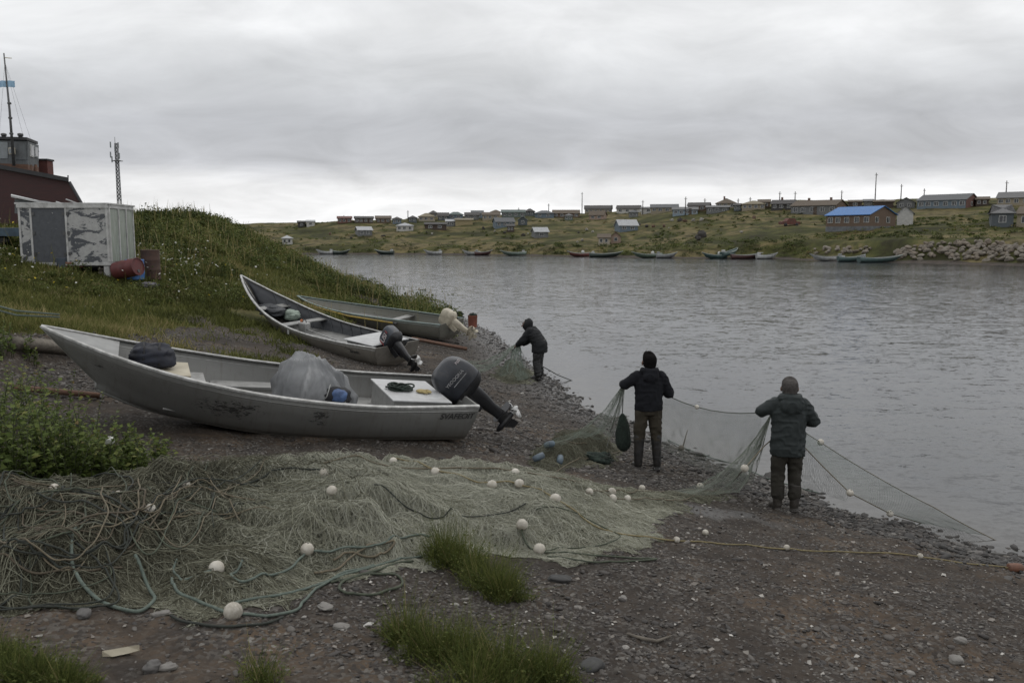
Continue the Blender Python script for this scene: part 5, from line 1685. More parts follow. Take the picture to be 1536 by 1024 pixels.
def house(u0, u1, vb, ve, vr, wall, roof, label, kind='long', rot=0.0, dep=6.5, wins=4, chim=0, found=None, cat='house', door=None, endwall=None, y=None, name='house', plank='h', hip=.0, ridge_v=None, gablewin=0, snap=True, fh=.5, low=0.0, uc=None):
    """house whose long (or gable) face looks across the water; sized from where it stands"""
    p = ground((u0 + u1) / 2, vb, 100) if y is None else at((u0 + u1) / 2, vb, y)
    D = math.hypot(p.x, p.y)
    px = p.y / FPX
    if uc is not None:
        p = ground((u0 + uc) / 2, vb, 100); px = p.y / FPX
    sight = math.atan2(p.x, p.y)
    px = px * math.cos(sight) * 1.0
    w_ = .86 * (u1 - u0) * px / max(.5, abs(math.cos(rot)))
    if uc is not None:
        phi = math.asin(min(.8, (u1 - uc) * px / dep))
        w_ = (uc - u0) * px / math.cos(phi); rot = -phi
    rot = rot - sight
    px = p.y / FPX
    hw = max((vb - ve) * px, 1.7); hr = max((ve - vr) * px, .5)
    face = math.atan2(-p.x, p.y) * .0
    t = thing(name, label, cat, (p.x, p.y, p.z - .1), (0, 0, rot))
    W = wallmat(wall, WC[wall], plank); RM = RC.get(roof)
    key = ('roof_' + roof, 'r')
    if key not in WALLS:
        c = RC[roof]
        WALLS[key] = mat('roof_' + roof, c, tuple(q * .7 for q in c), 1.2, .6 if roof == 'blue' else .85, 0, .35, .02, (5, 1, 1), dirt=(tuple(q * .5 for q in c), .4), fine=5)
    RMt = WALLS[key]
    x0, x1, y0, y1 = -w_ / 2, w_ / 2, 0, dep
    b = MB()
    zb = -1.2
    if found:
        b.box((0, dep / 2, (zb + fh) / 2), (w_ + .1, dep + .1, fh - zb)); b.obj('foundation', FOUND, t)
        b = MB(); zb = fh
    z1 = hw
    if kind == 'long':          # ridge runs along x, gables at the ends
        v = [(x0, y0, zb), (x1, y0, zb), (x1, y1, zb), (x0, y1, zb), (x0, y0, z1), (x1, y0, z1), (x1, y1, z1), (x0, y1, z1), (x0, dep / 2, z1 + hr), (x1, dep / 2, z1 + hr)]
        if hip:
            v[8] = (x0 + hip * dep / 2, dep / 2, z1 + .02); v[9] = (x1 - hip * dep / 2, dep / 2, z1 + .02)
            b.add(v[:8], [(0, 1, 5, 4), (2, 3, 7, 6), (1, 2, 6, 5), (3, 0, 4, 7), (4, 5, 6, 7)])
        else:
            b.add(v, [(0, 1, 5, 4), (2, 3, 7, 6), (4, 5, 9, 8), (6, 7, 8, 9)])
            for fc in ((1, 2, 6, 9, 5), (3, 0, 4, 8, 7)):
                if endwall: MB().add([v[q] for q in fc], [tuple(range(5))]).obj('gable_wall', wallmat(endwall, WC[endwall], 'v'), t)
                else: b.add(v, [fc])
        b.obj('wall', W, t)
        r = MB(); o, ov, th = .35, .3, .12
        xa, xb = (x0 - ov, x1 + ov)
        ra, rb_ = (xa + hip * dep / 2, xb - hip * dep / 2) if hip else (xa, xb)
        k = hr / (dep / 2); zd = z1 - o * k
        lo = [Vector(q) for q in ((xa, y0 - o, zd), (xb, y0 - o, zd), (rb_, dep / 2, z1 + hr), (ra, dep / 2, z1 + hr))]
        r.hexa([q + Vector((0, 0, .02)) for q in lo], [q + Vector((0, 0, th)) for q in lo])
        lo = [Vector(q) for q in ((xb, y1 + o, zd), (xa, y1 + o, zd), (ra, dep / 2, z1 + hr), (rb_, dep / 2, z1 + hr))]
        r.hexa([q + Vector((0, 0, .02)) for q in lo], [q + Vector((0, 0, th)) for q in lo])
        if hip:
            for (xe, rx, s_) in ((xa, ra, 1), (xb, rb_, -1)):
                tri = [Vector((xe, y1 + o, zd)), Vector((xe, y0 - o, zd)), Vector((rx, dep / 2, z1 + hr))]
                if s_ < 0: tri = [tri[1], tri[0], tri[2]]
                r.add([q + Vector((0, 0, .02)) for q in tri] + [q + Vector((0, 0, th)) for q in tri], [(2, 1, 0), (3, 4, 5), (0, 1, 4, 3), (1, 2, 5, 4), (2, 0, 3, 5)])
        ro = r.obj('roof', RMt, t)
        topz_ = z1 + hr * .75
        cpos = lambda i: (x0 + w_ * (.25 + .5 * i / max(chim - 1, 1) if chim > 1 else .4), dep / 2 + .5)
    else:                       # gable end towards the water
        v = [(x0, y0, zb), (x1, y0, zb), (x1, y1, zb), (x0, y1, zb), (x0, y0, z1), (x1, y0, z1), (x1, y1, z1), (x0, y1, z1), (0, y0, z1 + hr), (0, y1, z1 + hr)]
        b.add(v, [(0, 1, 5, 8, 4), (2, 3, 7, 9, 6), (1, 2, 6, 5), (3, 0, 4, 7)])
        b.obj('wall', W, t)
        r = MB(); o, ov, th = .3, .35, .1
        k = hr / (w_ / 2); zd = z1 - o * k
        for s_ in (-1, 1):
            lo = [Vector(q) for q in ((s_ * (w_ / 2 + o), y0 - ov, zd), (s_ * (w_ / 2 + o), y1 + ov, zd), (0, y1 + ov, z1 + hr), (0, y0 - ov, z1 + hr))]
            if s_ < 0: lo = [lo[1], lo[0], lo[3], lo[2]]
            r.hexa([q + Vector((0, 0, .02)) for q in lo], [q + Vector((0, 0, th)) for q in lo])
        ro = r.obj('roof', RMt, t)
        topz_ = z1 + hr * .6
        cpos = lambda i: (w_ * .15, dep * .5)
    for i in range(chim):
        cx, cy = cpos(i)
        MB().box((cx, cy, topz_ + .45), (.5, .5, 1.3)).obj('chimney', CHIM, ro)
    zc = zb * 0 + (fh if found else .2) + (z1 - (fh if found else .2)) * .55
    wh = min(1.15, (z1 - (fh if found else 0)) * .45)
    for i in range(wins):
        xx = x0 + w_ * (i + .5 + .12 * math.sin(i * 5.1)) / max(wins, 1)
        window(t, W, (xx, y0, zc), min(1.0, w_ / (wins + 1) * .6), wh)
    if gablewin and kind == 'long':
        for i in range(gablewin):
            window(t, W, (x1, dep * (i + .6) / (gablewin + .3), zc), .9, wh, 'x', 1)
    if door is not None:
        d = MB().box((x0 + w_ * door, y0 - .03, (fh if found else .1) + .98), (.9, .06, 1.95)); dd = d.obj('door', DOORM, t)
        MB().box((x0 + w_ * door + .33, y0 - .08, (fh if found else .1) + 1.0), (.05, .05, .16)).obj('handle', FRAME, dd)
    return t


house(1238, 1342, 347, 322, 310, 'brown', 'blue', 'long brown house with a bright blue metal roof above the far bank', uc=1303, dep=8, wins=5, found=True, fh=1.05, gablewin=2, endwall='brown', door=None)
house(1343, 1371, 338, 319, 309, 'white', 'grey', 'blank whitish gabled shed beside the blue-roofed house', kind='gable', dep=9, wins=0, cat='shed', name='shed')
house(1186, 1270, 322, 308, 300, 'grey', 'brown', 'long grey house with brown gable ends behind the red wreck', uc=1252, dep=8, wins=5, endwall='brown', chim=2, door=.55)
house(1375, 1467, 313, 300, 291, 'bluegrey', 'slate', 'long blue-grey building with a red-brown gable end on the ridge', uc=1447, dep=9, wins=6, endwall='redbrown', gablewin=1)
house(1490, 1560, 308, 296, 287, 'beige', 'grey', 'beige house with white windows at the edge of the ridge', rot=R(-6), wins=5, dep=8, door=.8)
house(1484, 1522, 341, 319, 307, 'slate', 'grey', 'slate-blue pavilion house with a hipped grey roof on stilts near the boulders', hip=1.0, wins=1, dep=7, rot=R(4))
house(1520, 1580, 341, 320, 309, 'beige', 'brown', 'beige wing with brown gable joined behind the slate-blue pavilion', rot=R(-8), wins=2, dep=8)
house(1343, 1374, 313, 304, 297, 'grey', 'grey', 'small grey gabled house left of the long blue-grey building', kind='gable', wins=2, dep=10)
house(1308, 1342, 312, 306, 303, 'darkbrown', 'brown', 'low dark shed behind the blue-roofed house', wins=0, cat='shed', name='shed')
house(1271, 1294, 312, 308, 305, 'darkbrown', 'brown', 'tiny dark shed right of the long grey house', wins=1, cat='shed', name='shed')
house(1154, 1192, 315, 307, 301, 'dark', 'dark', 'dark timber house with white windows left of the long grey house', wins=3, rot=R(-8), chim=1)
house(1110, 1150, 315, 308, 303, 'beige', 'tan', 'beige house with a wide hipped tan roof', hip=.9, wins=4)
house(1072, 1106, 313, 306, 299, 'beige', 'brown', 'tall brown-roofed hipped house behind the grey shed', hip=1.0, wins=3, chim=1)
house(1057, 1096, 320, 311, 308, 'grey', 'grey', 'low grey house with a pale shallow roof', wins=3)
house(1029, 1065, 317, 311, 306, 'brown', 'dark', 'brown house with a dark roof behind the pale blue one', wins=2, rot=R(-6))
house(1006, 1049, 323, 315, 311, 'lightblue', 'grey', 'pale blue house with a shallow grey roof', wins=4, door=.7)
house(973, 1020, 319, 313, 308, 'beige', 'slate', 'long beige house with a slate roof right of the white one', wins=4)
house(922, 962, 320, 314, 309, 'white', 'dark', 'white walled house under a dark roof', wins=3, rot=R(-5))
house(960, 985, 320, 316, 314, 'white', 'grey', 'small white outbuilding between two long houses', wins=1)
house(874, 921, 320, 314, 309, 'beige', 'dark', 'long beige barrack house with a dark roof by the tallest pole', wins=6)
house(882, 907, 330, 323, 317, 'pink', 'brown', 'pinkish house standing in front of the long barrack house', rot=R(-12), wins=2, dep=5)
house(826, 872, 327, 320, 315, 'brown', 'brown', 'long brown house with a flat dark roofline', wins=4)
house(800, 833, 327, 321, 317, 'bluegrey', 'slate', 'blue-grey house beside the long brown one', hip=.8, wins=2)
house(750, 790, 326, 320, 316, 'greengrey', 'green', 'green-grey long house on the crest', wins=4)
house(722, 750, 330, 324, 320, 'beige', 'brown', 'low beige house left of the green-grey long house', wins=3)
house(776, 792, 338, 331, 326, 'slate', 'pale', 'blue shed with a pale sloping roof at the cluster', kind='gable', wins=1, dep=5, cat='shed', name='shed')
house(742, 774, 341, 333, 327, 'bluegrey', 'slate', 'blue-grey cluster house with a slate roof', rot=R(10), wins=3, dep=6)
house(696, 720, 330, 325, 321, 'grey', 'dark', 'grey house with a dark roof between taller houses', wins=2)
house(671, 696, 329, 323, 319, 'bluegrey', 'green', 'blue-grey two-window house under a greenish roof', wins=2, hip=.6)
house(656, 674, 331, 326, 321, 'slate', 'dark', 'dark slate cottage left of the blue-grey house', wins=2)
house(681, 711, 338, 333, 331, 'yellow', 'tan', 'yellowish shed below the crest houses', wins=0, cat='shed', name='shed')
house(635, 672, 345, 338, 335, 'darkbrown', 'dark', 'dark brown ruinous barn on the slope', wins=2, cat='barn', name='barn')
house(626, 654, 332, 326, 321, 'cream', 'tan', 'cream house with a yellowish hipped roof', hip=.8, wins=3)
house(593, 622, 347, 341, 337, 'white', 'pale', 'white hipped house halfway down the slope', hip=.8, wins=3)
house(536, 560, 354, 348, 343, 'grey', 'pale', 'grey hut with a white metal roof low on the slope', rot=R(8), wins=2, cat='hut', name='hut')
house(562, 588, 335, 329, 325, 'brown', 'brown', 'brown house at the end of the crest row', wins=3)
house(530, 562, 335, 330, 327, 'darkbrown', 'dark', 'long dark house in the crest row', wins=4)
house(505, 529, 335, 331, 328, 'redbrown', 'red', 'reddish dark house first in the crest row', wins=3)
house(422, 440, 367, 362, 358, 'white', 'pale', 'small white house alone by the far river bend', wins=2, hip=.5)
house(446, 459, 341, 338, 336, 'dark', 'dark', 'tiny dark hut on the distant slope', wins=1, cat='hut', name='hut')
house(459, 473, 340, 337, 335, 'white', 'pale', 'tiny white hut beside a dark hut on the distant slope', wins=1, cat='hut', name='hut')
house(801, 824, 357, 349, 343, 'grey', 'pale', 'grey shed with a white sloping roof on the middle slope', rot=R(14), wins=1, dep=4, cat='shed', name='shed')
house(927, 959, 347, 341, 333, 'bluegrey', 'pale', 'blue-grey gabled house with a pale roof on the middle slope', rot=R(16), wins=2, dep=5)
house(896, 916, 367, 357, 352, 'cream', 'brown', 'cream cottage low on the slope above the red boat', wins=2, dep=4)
house(915, 932, 365, 357, 351, 'pink', 'brown', 'pinkish gabled wing joined to the cream cottage', kind='gable', wins=1, dep=5)

for a in [(642, 658, 327, 322, 318, 'beige', 'dark', 'small beige house behind the cream one on the crest'), (706, 726, 327, 322, 318, 'bluegrey', 'slate', 'small blue-grey house on the crest above the yellowish shed'), (735, 752, 325, 320, 317, 'cream', 'brown', 'narrow cream house on the crest behind the cluster'),
          (786, 803, 324, 319, 315, 'slate', 'dark', 'dark slate house between green-grey and hipped houses'), (846, 860, 331, 326, 323, 'greengrey', 'grey', 'low greenish hut below the long brown house'), (760, 772, 348, 343, 340, 'darkbrown', 'dark', 'tiny dark hut below the blue-grey cluster'),
          (668, 684, 340, 335, 332, 'grey', 'pale', 'tiny grey hut with a pale roof right of the barn'), (612, 626, 334, 330, 327, 'slate', 'dark', 'small dark outhouse left of the cream house'), (942, 958, 326, 321, 318, 'grey', 'slate', 'small grey hut in front of the white walled house'),
          (1100, 1112, 317, 312, 309, 'slate', 'dark', 'narrow dark hut between two hipped houses'), (1136, 1156, 312, 306, 302, 'brown', 'brown', 'brown house behind the tan roofed one'), (1294, 1310, 311, 306, 303, 'grey', 'grey', 'low grey hut behind the blue roof ridge'), (1462, 1484, 309, 303, 299, 'darkbrown', 'brown', 'low brown shed right of the long blue-grey building'),
          (588, 603, 336, 332, 329, 'bluegrey', 'dark', 'small blue-grey house at the end of the crest row')]:
    house(*a, wins=2, dep=5, hip=.7 if a[0] % 3 == 0 else 0)
POLEM = mat('utility_pole_timber', (.075, .068, .06), (.05, .045, .04), 3, .9, 0, .2)
MT['mast_grey'] = mat('galvanised_mast', (.16, .165, .17), (.1, .105, .11), 3, .6, .3, .1)
for i, (u, vt, vb, nm) in enumerate([(873, 285, 316, 'by the barrack house'), (823, 306, 326, 'between the brown and blue-grey houses'), (964, 301, 322, 'beside the small white outbuilding'), (1028, 296, 323, 'in front of the pale blue house'), (1057, 298, 312, 'behind the low grey house'),
                                     (1107, 298, 309, 'beside the tall hipped house'), (1125, 296, 308, 'behind the tan roof'), (1169, 288, 312, 'beside the dark timber house'), (1192, 288, 312, 'between dark and long grey houses'), (1262, 286, 304, 'above the end of the long grey house'), (1312, 261, 312, 'tallest, behind the blue roof'),
                                     (1351, 277, 303, 'beside the small grey gabled house'), (1386, 281, 296, 'behind the blue-grey building'), (1508, 272, 306, 'in front of the beige ridge house'), (612, 316, 331, 'left of the cream house'), (516, 323, 331, 'above the reddish house'), (917, 304, 314, 'on the barrack house roofline'), (778, 310, 320, 'above the green-grey house')]):
    p = ground(u, vb, 100)
    h_ = (vb - vt) * p.y / FPX
    t = thing('utility_pole', 'bare timber pole ' + nm, 'pole', p, 0, 'utility poles of the village')
    m = MB(); m.tube([(0, 0, -.5), (0, 0, h_ * .5), (0, 0, h_)], [.17, .14, .10], 8); m.obj('post', POLEM, t)
    m = MB(); m.box((0, -.1, h_ - .6), (.8, .08, .09)); m.obj('crossarm', POLEM, t)
    for s_ in (-.33, .33):
        MB().lathe([(.03, 0), (.05, .05), (.03, .14)], (s_, -.1, h_ - .54), 8).obj('insulator', FRAME, t)

# ---- boats along the far shore
BOATM = {'white': (.48, .49, .48), 'grey': (.26, .27, .27), 'green': (.12, .17, .125), 'teal': (.075, .125, .12), 'red': (.17, .065, .055), 'darkgreen': (.05, .07, .06), 'maroon': (.10, .05, .047), 'palegreen': (.16, .21, .175)}
BM = {k: mat('boat_paint_' + k, c, tuple(q * .65 for q in c), 2, .55, 0, .15, .01, dirt=((.06, .055, .05), .5)) for k, c in BOATM.items()}
RIM = mat('boat_rail_pale', (.30, .33, .31), (.2, .22, .21), 3, .6)
for i, (u0, u1, vb, col, flip, label) in enumerate([
        (473, 500, 382, 'white', 0, 'pale boat first along the far shore, under the bend'), (499, 526, 382, 'darkgreen', 1, 'dark boat lying against the first pale boat'), (560, 592, 382, 'darkgreen', 0, 'lone dark green boat with white gear aboard'),
        (634, 664, 382.5, 'white', 0, 'lone whitish boat below the dark barn'), (697, 716, 383, 'white', 0, 'small white boat with a cabin lid beside a dark dinghy'), (715, 736, 383, 'maroon', 1, 'dark dinghy drawn up behind the small white boat'),
        (748, 791, 384, 'palegreen', 0, 'green boat with a small engine box below the yellowish slope'), (849, 886, 386, 'red', 0, 'rust red boat with a white lid'), (882, 937, 386, 'darkgreen', 1, 'long dark green boat behind the rust red one'),
        (945, 995, 387, 'green', 0, 'bright green boat with upswept ends'), (990, 1011, 387, 'grey', 1, 'short grey boat overlapping the bright green one'), (1051, 1092, 388.5, 'teal', 0, 'teal boat with a white ball float in it'),
        (1080, 1117, 387, 'teal', 1, 'teal boat drawn up with its bow pointing up the bank'), (1095, 1147, 389.5, 'maroon', 1, 'long maroon boat in front of the drawn-up teal boat'), (1140, 1162, 388.5, 'white', 1, 'short white boat behind the maroon one'),
        (1212, 1268, 392, 'white', 0, 'white wooden boat left of the boulder heap'), (1256, 1300, 391, 'teal', 1, 'teal boat half hidden behind the white wooden boat'), (1284, 1359, 393.5, 'teal', 1, 'long teal boat with a pale rim beside the boulder heap')]):
    um = (u0 + u1) / 2
    # find the shore along this bearing and draw the boat up on it
    d = ray(um, vb); ys = np.linspace(90, 240, 900); xs = d.x / d.y * ys
    df = pl_dist(FAR, xs, ys); k = int(np.argmax(df > .1)) if (df > .1).any() else 0
    p = Vector((xs[k], ys[k], 0))
    L = (u1 - u0) * p.y / FPX
    up = i in (12,)
    Lr = max(L * .9, 4.0)
    Hh = Hull(Lr, 1.5 + .08 * Lr * .5, [(0, .9), (.15, .78), (.4, .7), (.65, .8), (.85, .98), (1, 1.2)], keel=[(0, .05), (.4, 0), (.7, .05), (.88, .2), (1, .5)], dead=.14)
    Hh.gw = [(0, .55), (.12, .8), (.35, 1.0), (.6, .96), (.8, .7), (.92, .36), (1, .02)]
    t = thing('moored_boat', label, 'boat', group='boats along the far shore')
    a = 0 if flip else PI
    a += (.08 * math.sin(i * 2.3)) + (.5 if up else 0)
    t.rotation_euler = (0, -R(7) if up else 0, a)
    cx = p.x - math.cos(a) * Lr / 2 * 1.0
    t.location = (cx, p.y - math.sin(a) * Lr / 2 + .2 + (1.5 if up else 0), .0 if not up else .35)
    rg = []
    for q in range(21):
        tt = q / 20
        A = (2, 1.5, 1, .5)
        rg.append([Hh.pt(tt, a_, 1) for a_ in A] + [Hh.pt(tt, 0, 1)] + [Hh.pt(tt, a_, -1) for a_ in reversed(A)])
    hm = MB().loft(rg, False, True, False)
    n9 = len(rg[0]); hm.add(rg[0], [tuple(range(n9))])
    ho = hm.obj('hull', BM[col], t); sm = ho.modifiers.new('skin', 'SOLIDIFY'); sm.thickness = .05
    for s_ in (1, -1):
        MB().tube([Hh.pt(q / 20, 2, s_) for q in range(21)], .06, 6).obj('gunwale', RIM if col != 'white' else BM['grey'], t)
    for q in (.25, .5, .72):
        bw = abs(Hh.pt(q, 1.6, 1).y) * 2 - .1
        MB().box((Lr * q, 0, curve(Hh.sheer, q) - .18), (.25, bw, .05)).obj('thwart', RIM, t)
    if i % 3 != 1:
        MB().box((Lr * .1, 0, .95), (.55, .6, .55)).obj('engine_box', BM['grey' if i % 2 else 'white'], t, .08)
    if i in (11, 9, 7): MB().ball((Lr * .3, .1, 1.0), .34, 12, 8).obj('ball_float', FRAME, t)

# ---- boulders heaped on the far bank
BLD = mat('pale_boulder', (.24, .21, .172), (.135, .12, .10), .9, .92, 0, .5, .05, dirt=((.07, .065, .055), .5), fine=5)
BLD2 = mat('brown_boulder', (.23, .19, .15), (.14, .12, .095), .9, .92, 0, .5, .05, dirt=((.06, .055, .045), .5), fine=5)
tmpl = []
for k in range(7):
    g = np.random.default_rng(100 + k)
    bm = bmesh.new(); bmesh.ops.create_icosphere(bm, subdivisions=2, radius=1)
    pl = g.normal(size=(9, 3)); pl /= np.linalg.norm(pl, axis=1, keepdims=True); dd = g.uniform(.55, .85, 9)
    for v in bm.verts:
        c = np.array(v.co)
        for q, d_ in zip(pl, dd):
            ex = c @ q - d_
            if ex > 0: c = c - q * ex
        v.co = c + g.normal(size=3) * .02
    me = bpy.data.meshes.new('boulder'); bm.to_mesh(me); bm.free()
    me.materials.append(BLD if k % 3 else BLD2)
    tmpl.append(me)
g = random.Random(77)
nb = 0
for i in range(250):
    if i < 225:
        u = g.uniform(1345, 1600); q = g.random()
        lo_, hi_ = 391 + (u - 1345) * .012, np.interp(u, [1345, 1400, 1460, 1600], [379, 363, 364, 372])
        v = lo_ + (hi_ - lo_) * q ** .8
    else:
        u, v = g.uniform(1222, 1305), g.uniform(373, 381)
    p = ground(u, v, 90)
    o = bpy.data.objects.new('boulder', g.choice(tmpl)); COL.objects.link(o)
    s = g.uniform(.28, .62) * (1.15 if g.random() < .2 else 1)
    o.scale = (s * g.uniform(.9, 1.4), s * g.uniform(.7, 1.1), s * g.uniform(.55, .9))
    o.rotation_euler = (g.uniform(-.5, .5), g.uniform(-.5, .5), g.uniform(0, 6.3))
    o.location = (p.x, p.y, p.z + .12 + g.uniform(0, .25))
    tag(o, 'angular boulder in the riprap heap on the far bank below the slate-blue pavilion' if i < 225 else 'boulder in the small stone pile above the white wooden boat', 'boulder', 'riprap boulders' if i < 225 else 'stones above the white boat')

# ---- odds and ends on the slope
t = thing('wrecked_vehicle', 'rusty red vehicle wreck in the grass left of the blue-roofed house', 'wreck', ground(1184, 339, 100), .2)
m = MB(); m.loft([[Vector((x, y_, z)) for x, z in ((-2.2, .3), (2.2, .3), (2.1, .9), (1.2, 1.0), (.9, 1.6), (-.6, 1.65), (-1.1, 1.05), (-2.2, .95))] for y_ in (-.85, .85)], True, False)
m.obj('car_body', mat('rusted_red_paint', (.14, .05, .04), (.09, .045, .035), 2, .8), t, .08)
for x in (-1.4, 1.3):
    MB().lathe([(.2, -.1), (.36, -.1), (.36, .1), (.2, .1)], (x, -.86, .25), 16, True, Matrix.Rotation(PI / 2, 3, 'X')).obj('wheel', MT['dark_paint'], t)
g = random.Random(9)
DB = [mat('debris_pale', (.36, .34, .30), (.2, .19, .17), 2, .8), mat('debris_dark', (.06, .055, .05), (.04, .036, .033), 2, .9), mat('debris_rust', (.15, .09, .06), (.09, .06, .045), 2, .9)]
for i, (u, v, s, k) in enumerate([(880, 346, 1.1, 0), (889, 349, .8, 0), (868, 350, .7, 1), (873, 362, .9, 0), (866, 364, .5, 0), (785, 354, 1.2, 1), (792, 352, .6, 0), (1008, 332, .9, 0), (1020, 332, 1.3, 1), (1027, 333, 1.2, 2), (1040, 332, 1.2, 0), (1052, 331, 1.0, 0), (980, 341, 1.0, 2), (996, 341, 1.2, 2), (1003, 343, .5, 0), (1052, 357, 1.7, 1), (1048, 360, 1.3, 1), (1112, 350, .9, 0), (742, 348, .8, 0), (757, 350, .9, 1), (725, 344, 1.2, 1), (648, 352, .7, 0), (640, 349, .6, 1), (575, 355, .8, 1), (527, 358, .9, 1), (495, 352, 1.0, 2), (1131, 328, .9, 2), (958, 338, .9, 1), (970, 341, 1.1, 1)]):
    p = ground(u, v, 100)
    t = thing('scrap_heap', 'small %s scrap heap lying on the far grassy slope' % ('pale', 'dark', 'rusty')[k], 'scrap heap', p, g.uniform(0, 3), '%s scrap on the far slope' % ('pale', 'dark', 'rusty')[k])
    cloth_blob('heap', DB[k], t, (0, 0, s * .25), (s * g.uniform(.4, .8), s * .3, s * g.uniform(.25, .5)), 300 + i, 14, 9, .4, .35)
# ================================================================== left bank: shed, drums, buildings, masts
def peel_mat():
    m = NT('peeling_white_paint')
    co = m.coord((1, 1, 1))
    n = m.noise(m.coord((1, 1, 2.0)), 1.5, 8, .68, .8)
    n2 = m.noise(co, 9, 5, .7, .6)
    a = m.attr('tint')
    f = m.math('ADD', m.math('ADD', n, m.math('MULTIPLY', m.math('SUBTRACT', n2, .5), .18)), a)
    k = m.ramp(f, [(.5, (0, 0, 0)), (.515, (1, 1, 1))])
    col = m.mix(k, m.ramp(n2, [(.3, (.29, .29, .285)), (.7, (.41, .41, .40))]), m.ramp(n2, [(.3, (.055, .06, .068)), (.7, (.085, .09, .10))]))
    m.l(col, m.b.inputs['Base Color']); m.b.inputs['Roughness'].default_value = .75
    m.bump(k, .3, .006)
    return m.m


PEEL = peel_mat()
WHITE = mat('weathered_white_paint', (.50, .50, .49), (.36, .36, .35), 4, .7, 0, .25, .005, dirt=((.12, .115, .11), .55))
GLASSY = mat('cloudy_plastic_sheet', (.34, .37, .33), (.24, .27, .23), 2.2, .22, 0, .25, .02, (5, 5, .6), dirt=((.16, .19, .13), .5))


def panel(root, name, x, w_, z, h_, y, tint, mat_=PEEL, th=.03):
    V = []; m = MB().box((x, y, z), (w_, th, h_))
    me = m.mesh(name)
    a = me.attributes.new('tint', 'FLOAT', 'POINT'); a.data.foreach_set('value', np.full(len(me.vertices), tint, np.float32))
    return link(name, me, mat_, root, .003)


S0 = ground(167, 417, 14, 40); SK = S0.y / 26.5 * .97; S0.z = hz(S0.x, S0.y)
SH = thing('storage_box', 'raised white storage box with badly peeling paint and glazed side standing in the grass', 'storage box', S0, R(4))
SH.scale = (SK, SK, SK)
# local: front face at y=0 from x=-2.95 (left) to 0 (right corner); side runs back
SW, SD, SZ0, SHH = 2.72, 2.1, .42, 1.88
zc = SZ0 + SHH / 2
MB().box((-SW / 2, SD / 2, zc), (SW - .04, SD - .04, SHH - .05)).obj('core', MT['dark_paint'], SH)
panel(SH, 'side_panel', -2.53, .32, zc, SHH - .14, -.012, .02)
d1 = panel(SH, 'door', -1.81, 1.02, zc, SHH - .14, -.02, .17)
d2 = panel(SH, 'door', -.65, 1.2, zc, SHH - .14, -.02, -.03)
for d_, x in ((d1, -2.27), (d1, -1.35), (d2, -1.22)):
    for z in (SZ0 + .35, SZ0 + 1.0, SZ0 + 1.6):
        MB().box((x, -.045, z), (.07, .03, .10)).obj('hinge', MT['dull_metal'], d_)
fr = MB()
fr.box((-SW / 2, -.03, SZ0 + SHH - .035), (SW + .06, .09, .12)); fr.box((-SW / 2, -.025, SZ0 + .03), (SW + .04, .08, .10))
for x in (-2.69, -2.345, -1.275, -.03): fr.box((x, -.022, zc), (.06, .07, SHH - .18))
fr.obj('frame', WHITE, SH, .004)
sf = MB()
sf.box((.02, SD / 2, SZ0 + SHH - .035), (.07, SD - .02, .12)); sf.box((.02, SD / 2, SZ0 + .03), (.07, SD - .02, .1))
for y in (.03, .78, 1.42, SD - .05): sf.box((.022, y, zc), (.06, .06, SHH - .18))
sf.obj('side_frame', WHITE, SH, .004)
for y, w_ in ((.405, .67), (1.1, .56), (1.74, .56)):
    MB().box((.012, y, zc), (.02, w_, SHH - .2)).obj('glazing_panel', GLASSY, SH)
MB().box((-SW / 2, SD / 2, SZ0 + SHH + .045), (SW + .16, SD + .16, .05)).obj('lid', WHITE, SH, .006)
for x, y in ((-.12, .02), (-2.6, .05), (-.12, SD - .1), (-2.6, SD - .1)):
    MB().box((x, y, SZ0 / 2 - .25), (.17, .1, SZ0 + .45)).obj('leg', WHITE, SH, .005)


def shed_pt(x, y):
    a = R(4); x *= SK; y *= SK
    px, py = S0.x + x * math.cos(a) - y * math.sin(a), S0.y + x * math.sin(a) + y * math.cos(a)
    return Vector((px, py, hz(px, py)))


def drum(name, label, cat, p, r, h_, mat_, rot=(0, 0, 0), lift=0):
    r *= SK; h_ *= SK
    t = thing(name, label, cat, p + Vector((0, 0, lift * SK)), rot)
    prof = [(r * .93, .02), (r, 0), (r, .03)]
    for k in (.33, .66): prof += [(r, h_ * k - .03), (r * 1.035, h_ * k), (r, h_ * k + .03)]
    prof += [(r, h_ - .03), (r * 1.02, h_ - .01), (r * .95, h_), (r * .94, h_ - .03)]
    MB().lathe(prof, (0, 0, 0), 28).obj('drum_body', mat_, t)
    MB().lathe([(.05, 0), (.05, .025)], (r * .5, 0, h_ - .03), 10).obj('bung', MT['dull_metal'], t)
    return t


DR = mat('rusty_brown_drum', (.10, .055, .04), (.055, .036, .03), 3, .8, .1, .3, .01, dirt=((.035, .028, .024), .6))
drum('oil_drum', 'rusty brown oil drum standing behind the white storage box', 'drum', shed_pt(.80, 1.3), .30, 1.0, DR)
drum('plastic_drum', 'bright blue plastic drum between the storage box and the red drum', 'drum', shed_pt(.55, .55), .29, .66, mat('blue_plastic', (.06, .17, .42), (.045, .12, .31), 3, .5, 0, .1))
drum('oil_drum', 'dark red oil drum lying on its side at the corner of the storage box', 'drum', shed_pt(.22, -.1), .28, .86, mat('dark_red_drum', (.13, .028, .028), (.085, .022, .022), 3, .6, 0, .2, .006, dirt=((.05, .03, .028), .6)), (R(6), R(80), R(-12)), .29)
t = thing('cloth_bundle', 'grey cloth bundle on the ground at the end of the red drum', 'bundle', shed_pt(1.2, -.2), .3)
cloth_blob('cloth', mat('grey_lilac_cloth', (.19, .18, .20), (.12, .11, .13), 5, .8), t, (0, 0, .06), (.26, .14, .09), 71, 30, 18, .25, .2)
